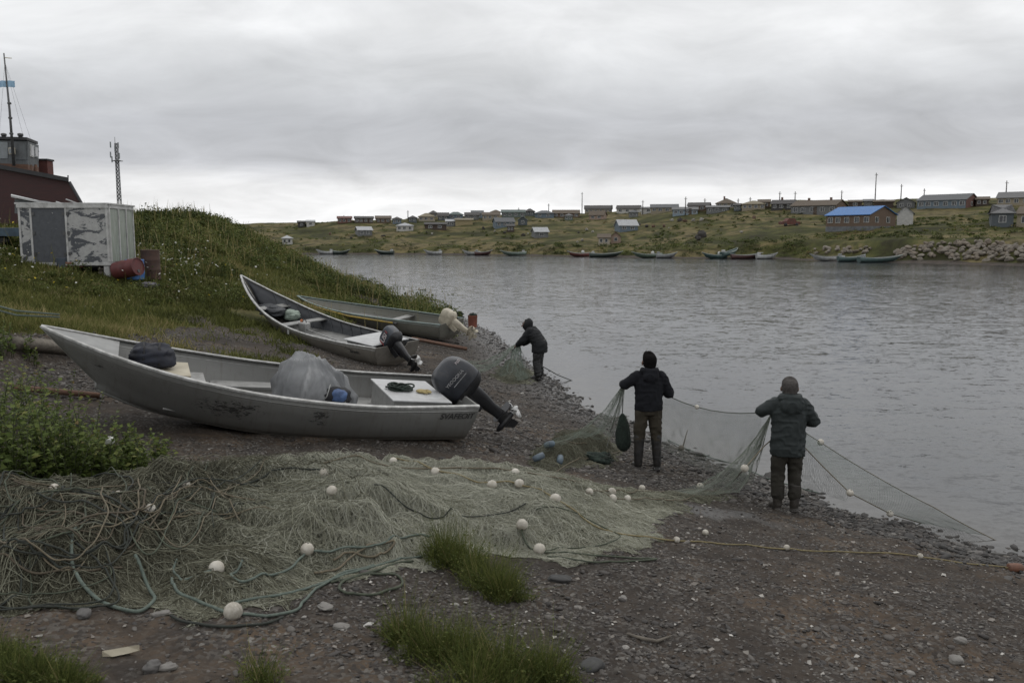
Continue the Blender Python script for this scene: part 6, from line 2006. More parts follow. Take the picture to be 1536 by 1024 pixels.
t = thing('sack', 'rust orange sack lying under the storage box', 'sack', shed_pt(-1.35, .15), .1)
cloth_blob('sack_cloth', mat('rust_orange_sack', (.20, .10, .06), (.13, .07, .045), 4, .85), t, (0, 0, .1), (.42, .22, .14), 73, 30, 18, .2, .14)
t = thing('sack', 'pale tan sack lying under the storage box left of the orange one', 'sack', shed_pt(-1.95, .2), .1)
cloth_blob('sack_cloth', mat('pale_tan_sack', (.24, .20, .15), (.17, .14, .1), 4, .85), t, (0, 0, .1), (.3, .2, .13), 75, 30, 18, .2, .14)
t = thing('bucket', 'blue-grey bucket under the front edge of the storage box', 'bucket', shed_pt(-1.5, -.02), 0)
MB().lathe([(.12, 0), (.15, .28), (.16, .3), (.14, .3), (.115, .03)], (0, 0, 0), 20).obj('pail', mat('blue_grey_plastic', (.10, .12, .15), (.07, .085, .105), 4, .6), t)
hb = MB(); hb.tube([(.15 * math.cos(q), .0 + .02, .3 + .0 + .13 * math.sin(q)) for q in np.linspace(0, PI, 9)], .008, 6); hb.obj('handle', MT['dull_metal'], t)
t = thing('tyre', 'black tyre lying in the shadow under the storage box', 'tyre', shed_pt(-.75, .55), 0)
MB().lathe([(.17, .03), (.22, 0), (.31, .02), (.335, .1), (.31, .18), (.22, .2), (.17, .17), (.165, .1), (.17, .03)], (0, 0, .02), 28).obj('tread', MT['dark_paint'], t)
t = thing('crate', 'pale weathered crate under the corner of the storage box', 'crate', shed_pt(-.25, .5), .2)
cr_ = MB()
for z in (.06, .18, .30):
    cr_.box((0, -.25, z), (.5, .02, .09)); cr_.box((0, .25, z), (.5, .02, .09)); cr_.box((-.25, 0, z), (.02, .48, .09)); cr_.box((.25, 0, z), (.02, .48, .09))
cr_.obj('slatted_box', MT['wood_grey'], t)
t = thing('handcart', 'small blue-edged handcart tray half hidden in the weeds beside the storage box', 'handcart', ground(14, 372) + Vector((0, 0, .0)), R(8))
MB().hexa([Vector(q) for q in ((-.5, -.3, .35), (.5, -.3, .35), (.5, .3, .35), (-.5, .3, .35))], [Vector(q) for q in ((-.65, -.4, .62), (.65, -.4, .62), (.65, .4, .62), (-.65, .4, .62))]).obj('tray', mat('faded_blue_grey', (.13, .19, .25), (.09, .12, .16), 4, .6), t, .01)
for s_ in (-.3, .3):
    hm = MB(); hm.tube([(.5, s_, .4), (1.1, s_, .6), (1.4, s_, .62)], .02, 6); hm.obj('handle', MT['dull_metal'], t)
MB().lathe([(.1, -.05), (.2, -.05), (.2, .05), (.1, .05)], (-.2, 0, .2), 16, True, Matrix.Rotation(PI / 2, 3, 'X')).obj('wheel', MT['dark_paint'], t)

# ---- dark red hall with the grey cabin on its roof
RED = mat('dark_red_sheeting', (.055, .02, .019), (.038, .015, .015), 1.5, .7, 0, .3, .01, (1, 1, 6), dirt=((.025, .014, .014), .5), fine=9)
ROOFD = mat('dark_roof_edge', (.045, .045, .047), (.03, .03, .032), 3, .8)
YB = 42.0
A0, A1 = at(126, 311, YB), at(103, 273, YB)
BT = thing('hall', 'dark red sheet-metal hall with a sloping end wall behind the storage box', 'hall', (at(0, 320, YB).x, YB, hz(at(60, 320, YB).x, YB) - 1.0))
bz = BT.location.z; bxx = BT.location.x
def LB(u, v, y=YB):
    p = at(u, v, y); return Vector((p.x - bxx, p.y - YB, p.z - bz))
f0 = [LB(-160, 350), LB(147, 350), LB(103, 273), LB(0, 253), LB(-160, 224)]
f1 = [q + Vector((-5.6, 9, 0)) for q in f0]
m = MB(); m.add(f0 + f1, [(0, 1, 2, 3, 4), (9, 8, 7, 6, 5), (1, 6, 7, 2), (0, 5, 6, 1)]); m.obj('wall', RED, BT)
m = MB()
tp = [f0[2], f0[3], f0[4]]; tb = [f1[2], f1[3], f1[4]]
for (a, b, c, d) in ((tp[0], tp[1], tb[1], tb[0]), (tp[1], tp[2], tb[2], tb[1])):
    e = Vector((0, -.25, 0))
    m.hexa([a + e + Vector((.1, 0, .0)), b + e, c, d], [a + e + Vector((.1, 0, .2)), b + e + Vector((0, 0, .2)), c + Vector((0, 0, .2)), d + Vector((0, 0, .2))])
m.obj('roof', ROOFD, BT)
m = MB(); m.tube([f0[1] + Vector((.05, -.03, 0)), f0[2] + Vector((.05, -.03, 0))], .07, 6); m.obj('corner_trim', ROOFD, BT)
m = MB(); m.tube([LB(102, 274), LB(102, 263)], .03, 6); m.obj('vent_rod', ROOFD, BT)

YC = 44.0
CB = thing('control_cabin', 'grey weathered cabin with windows perched on the roof of the dark red hall', 'cabin', at(30, 250, YC))
o = CB.location
def LC(u, v, y=YC):
    p = at(u, v, y); return Vector((p.x - o.x, p.y - o.y, p.z - o.z))
CG = mat('weathered_grey_sheeting', (.13, .14, .145), (.09, .097, .1), 1.4, .75, 0, .3, .01, (3, 3, 1), dirt=((.06, .055, .052), .5), fine=8)
CP = mat('pale_cabin_panel', (.24, .26, .27), (.17, .185, .19), 2, .7, 0, .2)
base = [LC(-60, 243), LC(42, 247), LC(58, 251, YC + 2.4), LC(-60, 246, YC + 5)]
topq = [LC(-60, 209), LC(42, 212), LC(58, 218, YC + 2.4), LC(-60, 212, YC + 5)]
MB().hexa(base, topq).obj('wall', CG, CB)
e = Vector((0, 0, .14)); s_ = 1.035
MB().hexa([q * s_ + Vector((0, -.12, 0)) for q in topq], [q * s_ + Vector((0, -.12, 0)) + e for q in topq]).obj('roof', ROOFD, CB)
MB().hexa([q * 1.03 - Vector((0, .05, .3)) for q in base], [q * 1.03 - Vector((0, .05, .0)) for q in base]).obj('floor_beam', MT['wood_red'], CB)
for (ua, ub, va, vb_) in ((0, 12, 213, 238), (18, 40, 214, 240)):
    q = [LC(ua, vb_) + Vector((0, -.04, 0)), LC(ub, vb_) + Vector((0, -.04, 0)), LC(ub, va) + Vector((0, -.04, 0)), LC(ua, va) + Vector((0, -.04, 0))]
    MB().hexa([p + Vector((0, .05, 0)) for p in q], q).obj('panel', CP if ua == 0 else CG, CB)
def lerpq(a, b, c, d, s, t): return (a.lerp(b, s)).lerp(d.lerp(c, s), t)
sd4 = (base[1], base[2], topq[2], topq[1])
nrm = (base[2] - base[1]).cross(Vector((0, 0, 1))).normalized()
for s0, s1, t0, t1, mt, nm in ((.18, .46, .42, .85, GLASS, 'window'), (.56, .82, .45, .85, GLASS, 'window')):
    q = [lerpq(*sd4, s0, t0), lerpq(*sd4, s1, t0), lerpq(*sd4, s1, t1), lerpq(*sd4, s0, t1)]
    c = sum(q, Vector()) / 4
    fo = MB().hexa([c + (p - c) * 1.22 for p in q], [c + (p - c) * 1.22 + nrm * .04 for p in q]).obj(nm, FRAME if s0 < .5 else CP, CB)
    MB().hexa([p + nrm * .03 for p in q], [p + nrm * .055 for p in q]).obj('pane', GLASS, fo)
for u in (6, 31):
    p = LC(u, 209, YC + 1)
    MB().lathe([(.1, 0), (.1, .16), (.14, .18), (.14, .28), (.04, .31)], p, 14).obj('roof_vent', MT['dull_metal'], CB)
for u in (36, 44, 52):
    m = MB(); m.tube([LC(u, 262, YC + .6), LC(u + 2, 247, YC + .6)], .07, 6); m.obj('support_leg', MT['wood_red'], CB)
t = thing('floodlight', 'small pale lamp fixed on the front of the grey cabin', 'lamp', at(19, 227, YC - .15))
MB().box((0, -.06, 0), (.3, .14, .34)).obj('lamp_housing', MT['cream'], t, .03)
MB().box((0, -.14, 0), (.22, .02, .24)).obj('lens', CP, t, .01)
TK = thing('tank_hut', 'rust red hut with a dark lid and railing behind the grey cabin', 'hut', at(62, 288, 47))
MB().box((0, .5, .55), (.62, .6, 2.3)).obj('wall', mat('rust_red_sheeting', (.13, .045, .035), (.085, .033, .028), 2, .8, 0, .3, .01, dirt=((.05, .03, .027), .5)), TK)
MB().box((0, .5, 1.74), (.72, .72, .1)).obj('roof', ROOFD, TK, .01)
m = MB(); m.tube([(-.3, -.08, 1.7), (-.3, -.08, 2.15), (.05, -.08, 2.15)], .03, 6); m.obj('railing', MT['dull_metal'], TK)

MA = thing('radio_mast', 'tall dark antenna mast with a faded blue flag in front of the grey cabin', 'mast', at(21, 249, YC - .4))
h_ = (at(21, 80, YC - .4) - at(21, 249, YC - .4)).z
m = MB(); m.tube([(0, 0, 0), (-.03, 0, h_ * .5), (-.12, 0, h_)], [.075, .055, .03], 8); m.obj('pole', MT['dull_metal'], MA)
for q in (.28, .42, .55): MB().lathe([(.08, 0), (.1, .05), (.08, .1)], (-.02, 0, h_ * q), 10).obj('joint_collar', MT['dull_metal'], MA)
m = MB(); m.tube([(-.1, 0, h_ * .96), (.25, 0, h_ * .955)], .018, 6); m.obj('yard_arm', mat('dull_yellow', (.36, .30, .12), (.26, .22, .1), 5, .6), MA)
for x in (-.9, .75, 1.2):
    m = MB(); m.tube([(-.1, 0, h_ * .92), (x, .1, h_ * .02)], .005, 5); m.obj('stay_wire', MT['dull_metal'], MA)
fl = MB(); rr = []
for q in range(13):
    x = -.42 + .84 * q / 12
    yy = .07 * math.sin(q * 1.3)
    rr.append([Vector((x - .08, yy - .05, h_ * .70 + .0)), Vector((x - .08, yy - .05, h_ * .757)), Vector((x - .08, yy - .042, h_ * .757)), Vector((x - .08, yy - .042, h_ * .70))])
fl.loft(rr, True, False); fl.obj('flag', mat('faded_blue_flag', (.30, .46, .60), (.26, .40, .53), 6, .8), MA)

LT = thing('lattice_tower', 'slim lattice telecom tower with antennas on the hill skyline', 'tower', at(179, 302, 75))
k = 75 / FPX; H_ = 84 * k; w_ = .13
LM = mat('galvanised_lattice', (.20, .205, .21), (.13, .135, .14), 3, .6, .4, .1)
for sx, sy in ((-1, -1), (1, -1), (1, 1), (-1, 1)):
    m = MB(); m.tube([(sx * w_, sy * w_, -2), (sx * w_ * .72, sy * w_ * .72, H_)], .035, 6); m.obj('leg', LM, LT)
m = MB(); n = 15
for i in range(n):
    z0, z1 = H_ * i / n, H_ * (i + 1) / n
    a0, a1 = w_ * (1 - .28 * i / n), w_ * (1 - .28 * (i + 1) / n)
    for q in range(4):
        c0 = [(-1, -1), (1, -1), (1, 1), (-1, 1)][q]; c1 = [(-1, -1), (1, -1), (1, 1), (-1, 1)][(q + 1) % 4]
        m.tube([(c0[0] * a0, c0[1] * a0, z0), (c1[0] * a1, c1[1] * a1, z1)], .02, 4)
        m.tube([(c0[0] * a1, c0[1] * a1, z1), (c1[0] * a1, c1[1] * a1, z1)], .02, 4)
m.obj('lattice', LM, LT)
for x, z in ((-.36, .97), (.3, .96), (-.4, .8), (.34, .78), (.0, .9), (-.3, .72)):
    MB().box((x, -.3, H_ * z), (.09, .08, .5)).obj('antenna', CP, LT, .01)
MB().box((0, 0, H_ * .70), (.7, .7, .05)).obj('platform', LM, LT)
m = MB(); m.tube([(-.1, 0, H_), (-.1, 0, H_ + .55)], .02, 6); m.obj('lightning_rod', LM, LT)

WS = thing('lean_to_shed', 'low grey lean-to with a broken pale roof behind the storage box', 'shed', at(78, 312, 33))
o2 = WS.location
def LW(u, v, y=33.0):
    p = at(u, v, y); return Vector((p.x - o2.x, p.y - o2.y, p.z - o2.z))
q0 = [LW(22, 320), LW(78, 320), LW(78, 309), LW(22, 298)]
MB().hexa([p + Vector((0, 2.2, 0)) for p in q0], q0).obj('wall', CG, WS)
q1 = [LW(20, 296), LW(76, 307), LW(76, 307, 35.6), LW(20, 294, 35.6)]
MB().hexa([p - Vector((0, .15, 0)) for p in q1], [p + Vector((0, -.15, .07)) for p in q1]).obj('roof', MT['white_lid'], WS)
t = thing('plank_heap', 'fallen pale planks beside the lean-to behind the storage box', 'plank heap', at(82, 312, 31.5))
for i in range(4):
    MB().box((.3 * i, .1 * i, -.05 + .05 * i), (1.2, .14, .03), Euler((.05 * i, R(9 + 4 * i), .2 * i))).obj('plank', MT['white_lid'], t)

# ---- timber, bucket and odds on the beach
def log(name, label, cat, pts, r, mat_, square=False):
    t = thing(name, label, cat, pts[0])
    m = MB(); m.tube([Vector(p) - pts[0] for p in pts], r, 4 if square else 10); m.obj('timber', mat_, t)
    return t
def gl(u, v, up=0.0): return ground(u, v) + Vector((0, 0, up))
a, b = gl(18, 522, .09), gl(112, 538, .12); log('timber_baulk', 'grey squared timber lying on the bank beside the broadside skiff bow', 'timber', [a, a.lerp(b, .5) + Vector((0, 0, .02)), b], .11, MT['wood_grey'], True)
a, b = gl(18, 589, .06), gl(150, 600, .07); log('pole', 'long brown pole lying on the soil under the bow of the broadside skiff', 'pole', [a, a.lerp(b, .5), b], .04, MT['wood_red'])
a, b = gl(-40, 487, .35), gl(92, 517, .45)
t = thing('mooring_rope', 'pair of pale teal ropes running from the bank to the broadside skiff bow', 'rope', a)
for k in (0, .07):
    m = MB(); m.tube([Vector((0, 0, k)), (b - a) * .5 + Vector((0, 0, k - .08)), (b - a) + Vector((0, 0, k * .6))], .016, 6); m.obj('rope', MT['rope_teal'], t)
a, b = gl(618, 512, .1), gl(700, 528, .1); log('timber_baulk', 'rust brown timber lying on the shingle behind the ribbed skiff stern', 'timber', [a, a.lerp(b, .5), b], .06, MT['wood_red'], True)
BK = thing('bucket', 'rust red bucket filled with net standing in the shallows near the cream outboard', 'bucket', ground(709, 491), .3)
r_ = .20
MB().lathe([(r_ * .9, 0), (r_, .48), (r_ * 1.06, .5), (r_ * .9, .5), (r_ * .82, .05)], (0, 0, 0), 22).obj('pail', mat('rust_red_bucket', (.24, .075, .045), (.15, .055, .038), 4, .65, 0, .2, .006, dirt=((.08, .05, .04), .5)), BK)
cloth_blob('net_filling', MT['green_net'], BK, (0, 0, .46), (.17, .17, .12), 81, 24, 16, .3, .25)
t = thing('weed_clump', 'dark green waterweed clump at the far water edge left of the red bucket', 'weed', ground(684, 474))
cloth_blob('weed', MT['green_net'], t, (0, 0, .05), (.38, .25, .16), 83, 24, 16, .4, .4)
t = thing('driftwood_stick', 'thin pale stick lying on the shingle in front', 'stick', gl(948, 953, .015))
pts = [gl(940, 950, .016), gl(965, 956, .02), gl(985, 957, .016), gl(1008, 952, .02)]
m = MB(); m.tube([p - t.location for p in pts], [.008, .013, .012, .006], 7); m.obj('stick', MT['wood_grey'], t)
t = thing('wood_chip', 'pale splintered wood chip lying on the dark soil below the rope heap', 'wood chip', gl(180, 975, .01), .4)
m = MB(); m.loft([[Vector((x, w_, 0)), Vector((x, 0, .03)), Vector((x, -w_, .0)), Vector((x, 0, -.01))] for x, w_ in ((-.09, .008), (-.04, .03), (.04, .024), (.1, .006))], True, False); m.obj('chip', MT['plywood'], t)
# ================================================================== vegetation and stones
def blade_template(bend=.45):
    v = []
    for t, w_ in ((0, 1.0), (.55, .75), (1.0, .12)):
        v += [(-w_ / 2, bend * t * t, t), (w_ / 2, bend * t * t, t)]
    return np.array(v, float), np.array([(0, 1, 3, 2), (2, 3, 5, 4)])


BT_, BF_ = blade_template()
LEAF_V = np.array([(0, 0, 0), (.32, .5, .1), (0, 1, -.06), (-.32, .5, .1)], float); LEAF_F = np.array([(0, 1, 2, 3)])
GR = [(0, (.052, .058, .019)), (.3, (.098, .108, .032)), (.55, (.15, .155, .05)), (.78, (.23, .198, .085)), (1, (.32, .265, .14))]
MT['grass'] = tint_mat('grass_blades', GR, .75, .25)
MT['scrub'] = tint_mat('scrub_leaves', [(0, (.040, .052, .017)), (.4, (.080, .10, .029)), (.7, (.13, .15, .044)), (.88, (.185, .178, .065)), (1, (.19, .145, .08))], .6, .25)
MT['weed'] = tint_mat('weed_leaves', [(0, (.042, .06, .018)), (.45, (.09, .125, .034)), (.75, (.145, .18, .052)), (.9, (.22, .22, .075)), (1, (.22, .16, .07))], .55, .3)
MT['petals'] = tint_mat('petals', [(0, (.62, .62, .58)), (.8, (.5, .5, .45)), (.81, (.5, .38, .04)), (1, (.55, .42, .05))], .7, .3)
MT['stem'] = mat('green_stem', (.05, .062, .025), (.035, .042, .018), 10, .7)


def ground_pts(n, az, rr, wfun, seed, detail=True):
    g = np.random.default_rng(seed); out = []
    tot = 0
    while tot < n:
        a = np.radians(g.uniform(az[0], az[1], n)); r = np.exp(g.uniform(math.log(rr[0]), math.log(rr[1]), n))
        x, y = np.sin(a) * r, np.cos(a) * r
        k = g.random(n) < wfun(x, y)
        out.append(np.stack([x[k], y[k]], 1)); tot += int(k.sum())
        if len(out) > 60: break
    P = np.concatenate(out)[:n]
    z = height(P[:, 0], P[:, 1], detail)
    return np.column_stack([P, z]), g


def hits_boat(x, y):
    """keep growth out of the hulls, the storage box and the net"""
    bad = np.zeros(len(x), bool)
    for Wm, H in ((W1, H1), (W2, H2), (W3, H3)):
        inv = Wm.inverted()
        lx = inv[0][0] * x + inv[0][1] * y + inv[0][3]; ly = inv[1][0] * x + inv[1][1] * y + inv[1][3]
        bad |= (lx > -.1) & (lx < H.L * .97) & (np.abs(ly) < H.B * .47)
    a = -R(4)
    lx = (x - S0.x) * math.cos(a) - (y - S0.y) * math.sin(a); ly = (x - S0.x) * math.sin(a) + (y - S0.y) * math.cos(a)
    bad |= (lx > -3 * SK) & (lx < .1) & (ly > -.05) & (ly < 2.2 * SK)
    return bad


# ---- turf on the left bank
P, g = ground_pts(230000, (-41, 6), (9, 75), lambda x, y: np.where(hits_boat(x, y), 0, grass_weight(x, y) ** 1.3 * (pl_dist(FAR, x, y) < -20)), 401)
d = np.hypot(P[:, 0], P[:, 1])
dn = pl_dist(NEAR, P[:, 0], P[:, 1])
n1 = fbm(P[:, 0], P[:, 1], .35, 4, 411); n2 = fbm(P[:, 0], P[:, 1], 1.3, 3, 421)
h = g.gamma(5, .2, len(P)) * (.05 + .13 * n2 * np.interp(d, [10, 22, 34], [.8, 1.2, .9]))
wd = np.maximum(.006, .0011 * d)
sc = np.stack([wd, h * .9, h], 1)
tint = np.clip(.38 + (n1 - .5) * 1.5 + (n2 - .5) * .5 + g.normal(0, .15, len(P)), 0, 1)
V, F, T = scatter(BT_, BF_, P - np.array([0, 0, .02]), g.uniform(0, 6.3, len(P)), sc, g.normal(0, .35, (len(P), 2)), tint)
tag(link('grass', np_mesh('grass', V, F, MT['grass'], True, {'tint': T}), None), 'rough green and straw-coloured grass over the bank left of the skiffs', kind='stuff')


def leafy(name, P, H, nleaf, leaf, seed, mat_, hue, spread=.9, flat=1.0):
    """low bushes as clouds of leaves on unseen twigs: P (n,3), H heights"""
    g = np.random.default_rng(seed)
    n = len(P); rep = np.repeat(np.arange(n), nleaf)
    m = len(rep)
    u = g.random(m) ** .6; th = g.uniform(0, 6.283, m); ph = np.arccos(g.uniform(-.15, 1, m))
    r = H[rep] * spread * (.55 + .45 * u)
    lob = 1 + .35 * np.sin(th * 3 + rep * 1.7) + .2 * np.sin(th * 5 + rep)
    C = P[rep] + np.stack([np.sin(ph) * np.cos(th) * r * lob, np.sin(ph) * np.sin(th) * r * lob, np.cos(ph) * r * flat + .02], -1)
    C += g.normal(0, .05, C.shape) * H[rep][:, None]
    s = leaf[rep] * g.uniform(.6, 1.3, m) if np.ndim(leaf) else leaf * g.uniform(.6, 1.3, m)
    t = np.clip(hue[rep] + g.normal(0, .14, m), 0, 1)
    V, F, T = scatter(LEAF_V, LEAF_F, C, g.uniform(0, 6.3, m), s, np.stack([g.uniform(-.5, 1.2, m), g.normal(0, .5, m)], 1), t)
    return np_mesh(name, V, F, mat_, True, {'tint': T})


# ---- scrub over the hill and along the water's edge
def scrub_w(x, y):
    dn = pl_dist(NEAR, x, y)
    w_ = .25 + sstep(.42, .56, fbm(x, y, .22, 4, 431)) * sstep(1.2, 3, dn) * sstep(27, 33, y + .35 * dn)
    edge = sstep(.6, 1.6, dn) * sstep(6.5, 3.5, dn) * sstep(36, 42, y)
    crest = sstep(7, 11, dn) * sstep(38, 46, y)
    meadow = sstep(5.0, 3.0, np.abs(dn - 5.8)) * sstep(44, 34, y)
    return np.clip((w_ + edge * .9 + crest * .5) * (1 - .9 * meadow) * (pl_dist(FAR, x, y) < -20) * ~hits_boat(x, y) * (1 - (x < -17) * (y < 36)), 0, 1)


P, g = ground_pts(2100, (-36, -4), (26, 95), scrub_w, 433)
d = np.hypot(P[:, 0], P[:, 1])
H = (.2 + .6 * g.random(len(P)) ** 1.8) * np.interp(d, [26, 60], [.8, 1.05])
hue = np.clip(.45 + (fbm(P[:, 0], P[:, 1], .3, 3, 435) - .5) * 1.3 + g.normal(0, .16, len(P)), .03, .95)
me = leafy('undergrowth', P, H, 170, .0023 * d, 437, MT['scrub'], hue, 1.0, .85)
tag(link('undergrowth', me, None), 'low green scrub covering the hillside between the storage box and the water', kind='stuff')
# tall dry stems along the crest
P, g = ground_pts(1700, (-36, -4), (28, 80), lambda x, y: np.clip(scrub_w(x, y) + .1 * (pl_dist(NEAR, x, y) > 3) * (y > 28), 0, 1) * (pl_dist(FAR, x, y) < -20), 441)
d = np.hypot(P[:, 0], P[:, 1]); h = g.uniform(.5, 1.1, len(P))
V, F, T = scatter(BT_, BF_, P, g.uniform(0, 6.3, len(P)), np.stack([.0007 * d, h * .3, h], 1), g.normal(0, .15, (len(P), 2)), np.clip(g.normal(.75, .2, len(P)), 0, 1))
tag(link('tall_grass', np_mesh('tall_grass', V, F, MT['grass'], True, {'tint': T}), None), 'tall dry grass stems standing out of the hillside scrub', kind='stuff')

# ---- wild flowers
def flower_patch(regs, seed):
    g = np.random.default_rng(seed); pos = []; tn = []
    for (u0, u1, v0, v1, n, yel) in regs:
        for _ in range(n):
            p = ground(g.uniform(u0, u1), g.uniform(v0, v1), 8, 80)
            pos.append(p); tn.append(1.0 if g.random() < yel else g.uniform(0, .7))
    return np.array([tuple(p) for p in pos]), np.array(tn), g
P, tn, g = flower_patch([(205, 300, 385, 425, 80, .06), (230, 400, 405, 465, 50, .12), (0, 60, 340, 420, 40, .2), (40, 200, 420, 480, 14, .4), (0, 150, 405, 450, 26, .5), (300, 460, 330, 420, 14, .1)], 451)
d = np.hypot(P[:, 0], P[:, 1]); h = g.uniform(.25, .6, len(P))
disc = [(0, 0, .15)] + [(math.cos(q), math.sin(q), 0) for q in np.linspace(0, 2 * PI, 8, endpoint=False)]
dv = np.array(disc); df_ = np.array([(0, i, i % 8 + 1) for i in range(1, 9)])
top_ = P + np.stack([g.normal(0, .05, len(P)), g.normal(0, .05, len(P)), h], 1)
V, F, T = scatter(dv, df_, top_, g.uniform(0, 6, len(P)), g.uniform(.0006, .0013, len(P)) * d, g.normal(0, .5, (len(P), 2)), tn)
tag(link('wildflower_blossoms', np_mesh('wildflower_blossoms', V, F, MT['petals'], False, {'tint': T}), None), 'scattered white and yellow wild flowers in the grass around the storage box', kind='stuff')
V, F, T = scatter(BT_, BF_, P, g.uniform(0, 6, len(P)), np.stack([.0006 * d, h * .05, h], 1), None, np.full(len(P), .35))
tag(link('wildflower_stalks', np_mesh('wildflower_stalks', V, F, MT['grass'], True, {'tint': T}), None), 'thin green stalks under the wild flowers', kind='stuff')

# ---- far bank: tussocks and bushes
def far_w(x, y):
    df = pl_dist(FAR, x, y)
    gul = sstep(.52, .64, fbm(x, y, .055, 4, 461))
    band = sstep(2.5, 5, df) * sstep(16, 9, df)
    return np.clip((gul * .5 + band * (.35 + .8 * sstep(.45, .6, fbm(x, y, .11, 3, 463)))) * (df > 2.6) * (df < 120) * ~((x > 56) & (df < 11)), 0, 1)
P, g = ground_pts(1500, (-24, 38), (112, 330), far_w, 465, False)
d = np.hypot(P[:, 0], P[:, 1]); df = pl_dist(FAR, P[:, 0], P[:, 1])
H = g.uniform(.2, .6, len(P)) * np.interp(df, [3, 14, 40], [1.2, 1.0, .6])
hue = np.clip(.34 + (fbm(P[:, 0], P[:, 1], .09, 3, 467) - .5) * 1.6 + .5 * (g.random(len(P)) < .15), 0, .98)
tag(link('far_shrubbery', leafy('far_shrubbery', P, H, 34, .30 + 0 * d, 469, MT['scrub'], hue, 1.7, .6), None), 'dark low bushes and tussocks along the far bank and its gullies', kind='stuff')

# ---- leafy weeds at the left edge
def weed(name, label, u, v, wd, ht, nst, seed, hue=.5, leaf=.05, group=None):
    p = ground(u, v); g = np.random.default_rng(seed)
    t = thing(name, label, 'weed', p, 0, group)
    LV = []; st = MB(); tt = []; C = []; S_ = []
    for i in range(nst):
        a, rr_ = g.uniform(0, 6.28), wd * math.sqrt(g.random()) * .5
        bx_, by_ = rr_ * math.cos(a), rr_ * math.sin(a)
        hh = ht * g.uniform(.45, 1.0); lx, ly = g.normal(0, .18 * hh), g.normal(0, .18 * hh)
        z0 = hz(p.x + bx_, p.y + by_) - p.z
        pts = [Vector((bx_ + lx * q * q, by_ + ly * q * q, z0 + hh * q)) for q in (0, .35, .7, 1)]
        st.tube(pts, [.005, .004, .003, .0015], 5)
        nl = int(10 + 16 * hh / ht)
        for k in range(nl):
            q = .12 + .88 * k / nl
            c = Vector((bx_ + lx * q * q, by_ + ly * q * q, z0 + hh * q))
            C.append(tuple(c)); S_.append(leaf * g.uniform(.6, 1.4) * (1.25 - .55 * q)); tt.append(np.clip(hue + .25 * (q - .5) + g.normal(0, .16), 0, 1))
    st.obj('stem', MT['stem'], t)
    C = np.array(C); m = len(C)
    V, F, T = scatter(LEAF_V, LEAF_F, C, g.uniform(0, 6.3, m), np.array(S_), np.stack([g.uniform(-.3, .9, m), g.normal(0, .4, m)], 1), np.array(tt))
    link('foliage', np_mesh('foliage', V, F, MT['weed'], True, {'tint': T}), None, t)
    return t


weed('leafy_weed', 'broad clump of leafy green weeds at the picture edge above the rope heap', 25, 714, 1.3, .95, 80, 501, .52, .07)
weed('leafy_weed', 'dense dark leafy weed clump between rope heap and skiff bow', 92, 714, 1.0, .66, 60, 502, .46, .068)
weed('leafy_weed', 'bright leafy weed clump behind the white puffball flower', 150, 712, .95, .48, 56, 503, .55, .064)
weed('leafy_weed', 'small leafy weed clump ending the row beside bare soil', 205, 710, .7, .40, 40, 504, .5, .06)
weed('tall_weed', 'tall upright weed with narrow leaves in front of the broadside skiff bow', 148, 690, .16, .80, 5, 505, .62, .05)
weed('tall_weed', 'slender leaning weed with buds just right of the tall one', 176, 690, .1, .6, 3, 506, .66, .042)
weed('leafy_weed', 'pale grassy weed clump on the bank left of the brown pole', 12, 640, 1.3, .8, 50, 507, .6, .06)
weed('leafy_weed', 'weed clump hanging over the earth scarp by the mooring ropes', 8, 520, .9, .5, 26, 508, .5, .06)
pf = thing('puffball_flower', 'white puffball flower head among the leafy weeds', 'flower', ground(165, 700))
hp_ = at(165, 661, ground(165, 700).y - .15) - pf.location
m = MB(); m.tube([(0, 0, 0), hp_ * .5 + Vector((.01, 0, 0)), hp_], [.005, .004, .003], 6); m.obj('stalk', MT['stem'], pf)
cloth_blob('flower_head', mat('white_fluff', (.66, .66, .62), (.5, .5, .46), 30, .9, 0, .6), pf, hp_, (.042, .042, .04), 91, 22, 14, .15, .12)

MT['tuft'] = tint_mat('tuft_blades', [(0, (.040, .055, .016)), (.4, (.085, .105, .029)), (.7, (.145, .16, .046)), (.88, (.19, .18, .07)), (1, (.27, .22, .11))], .7, .25)
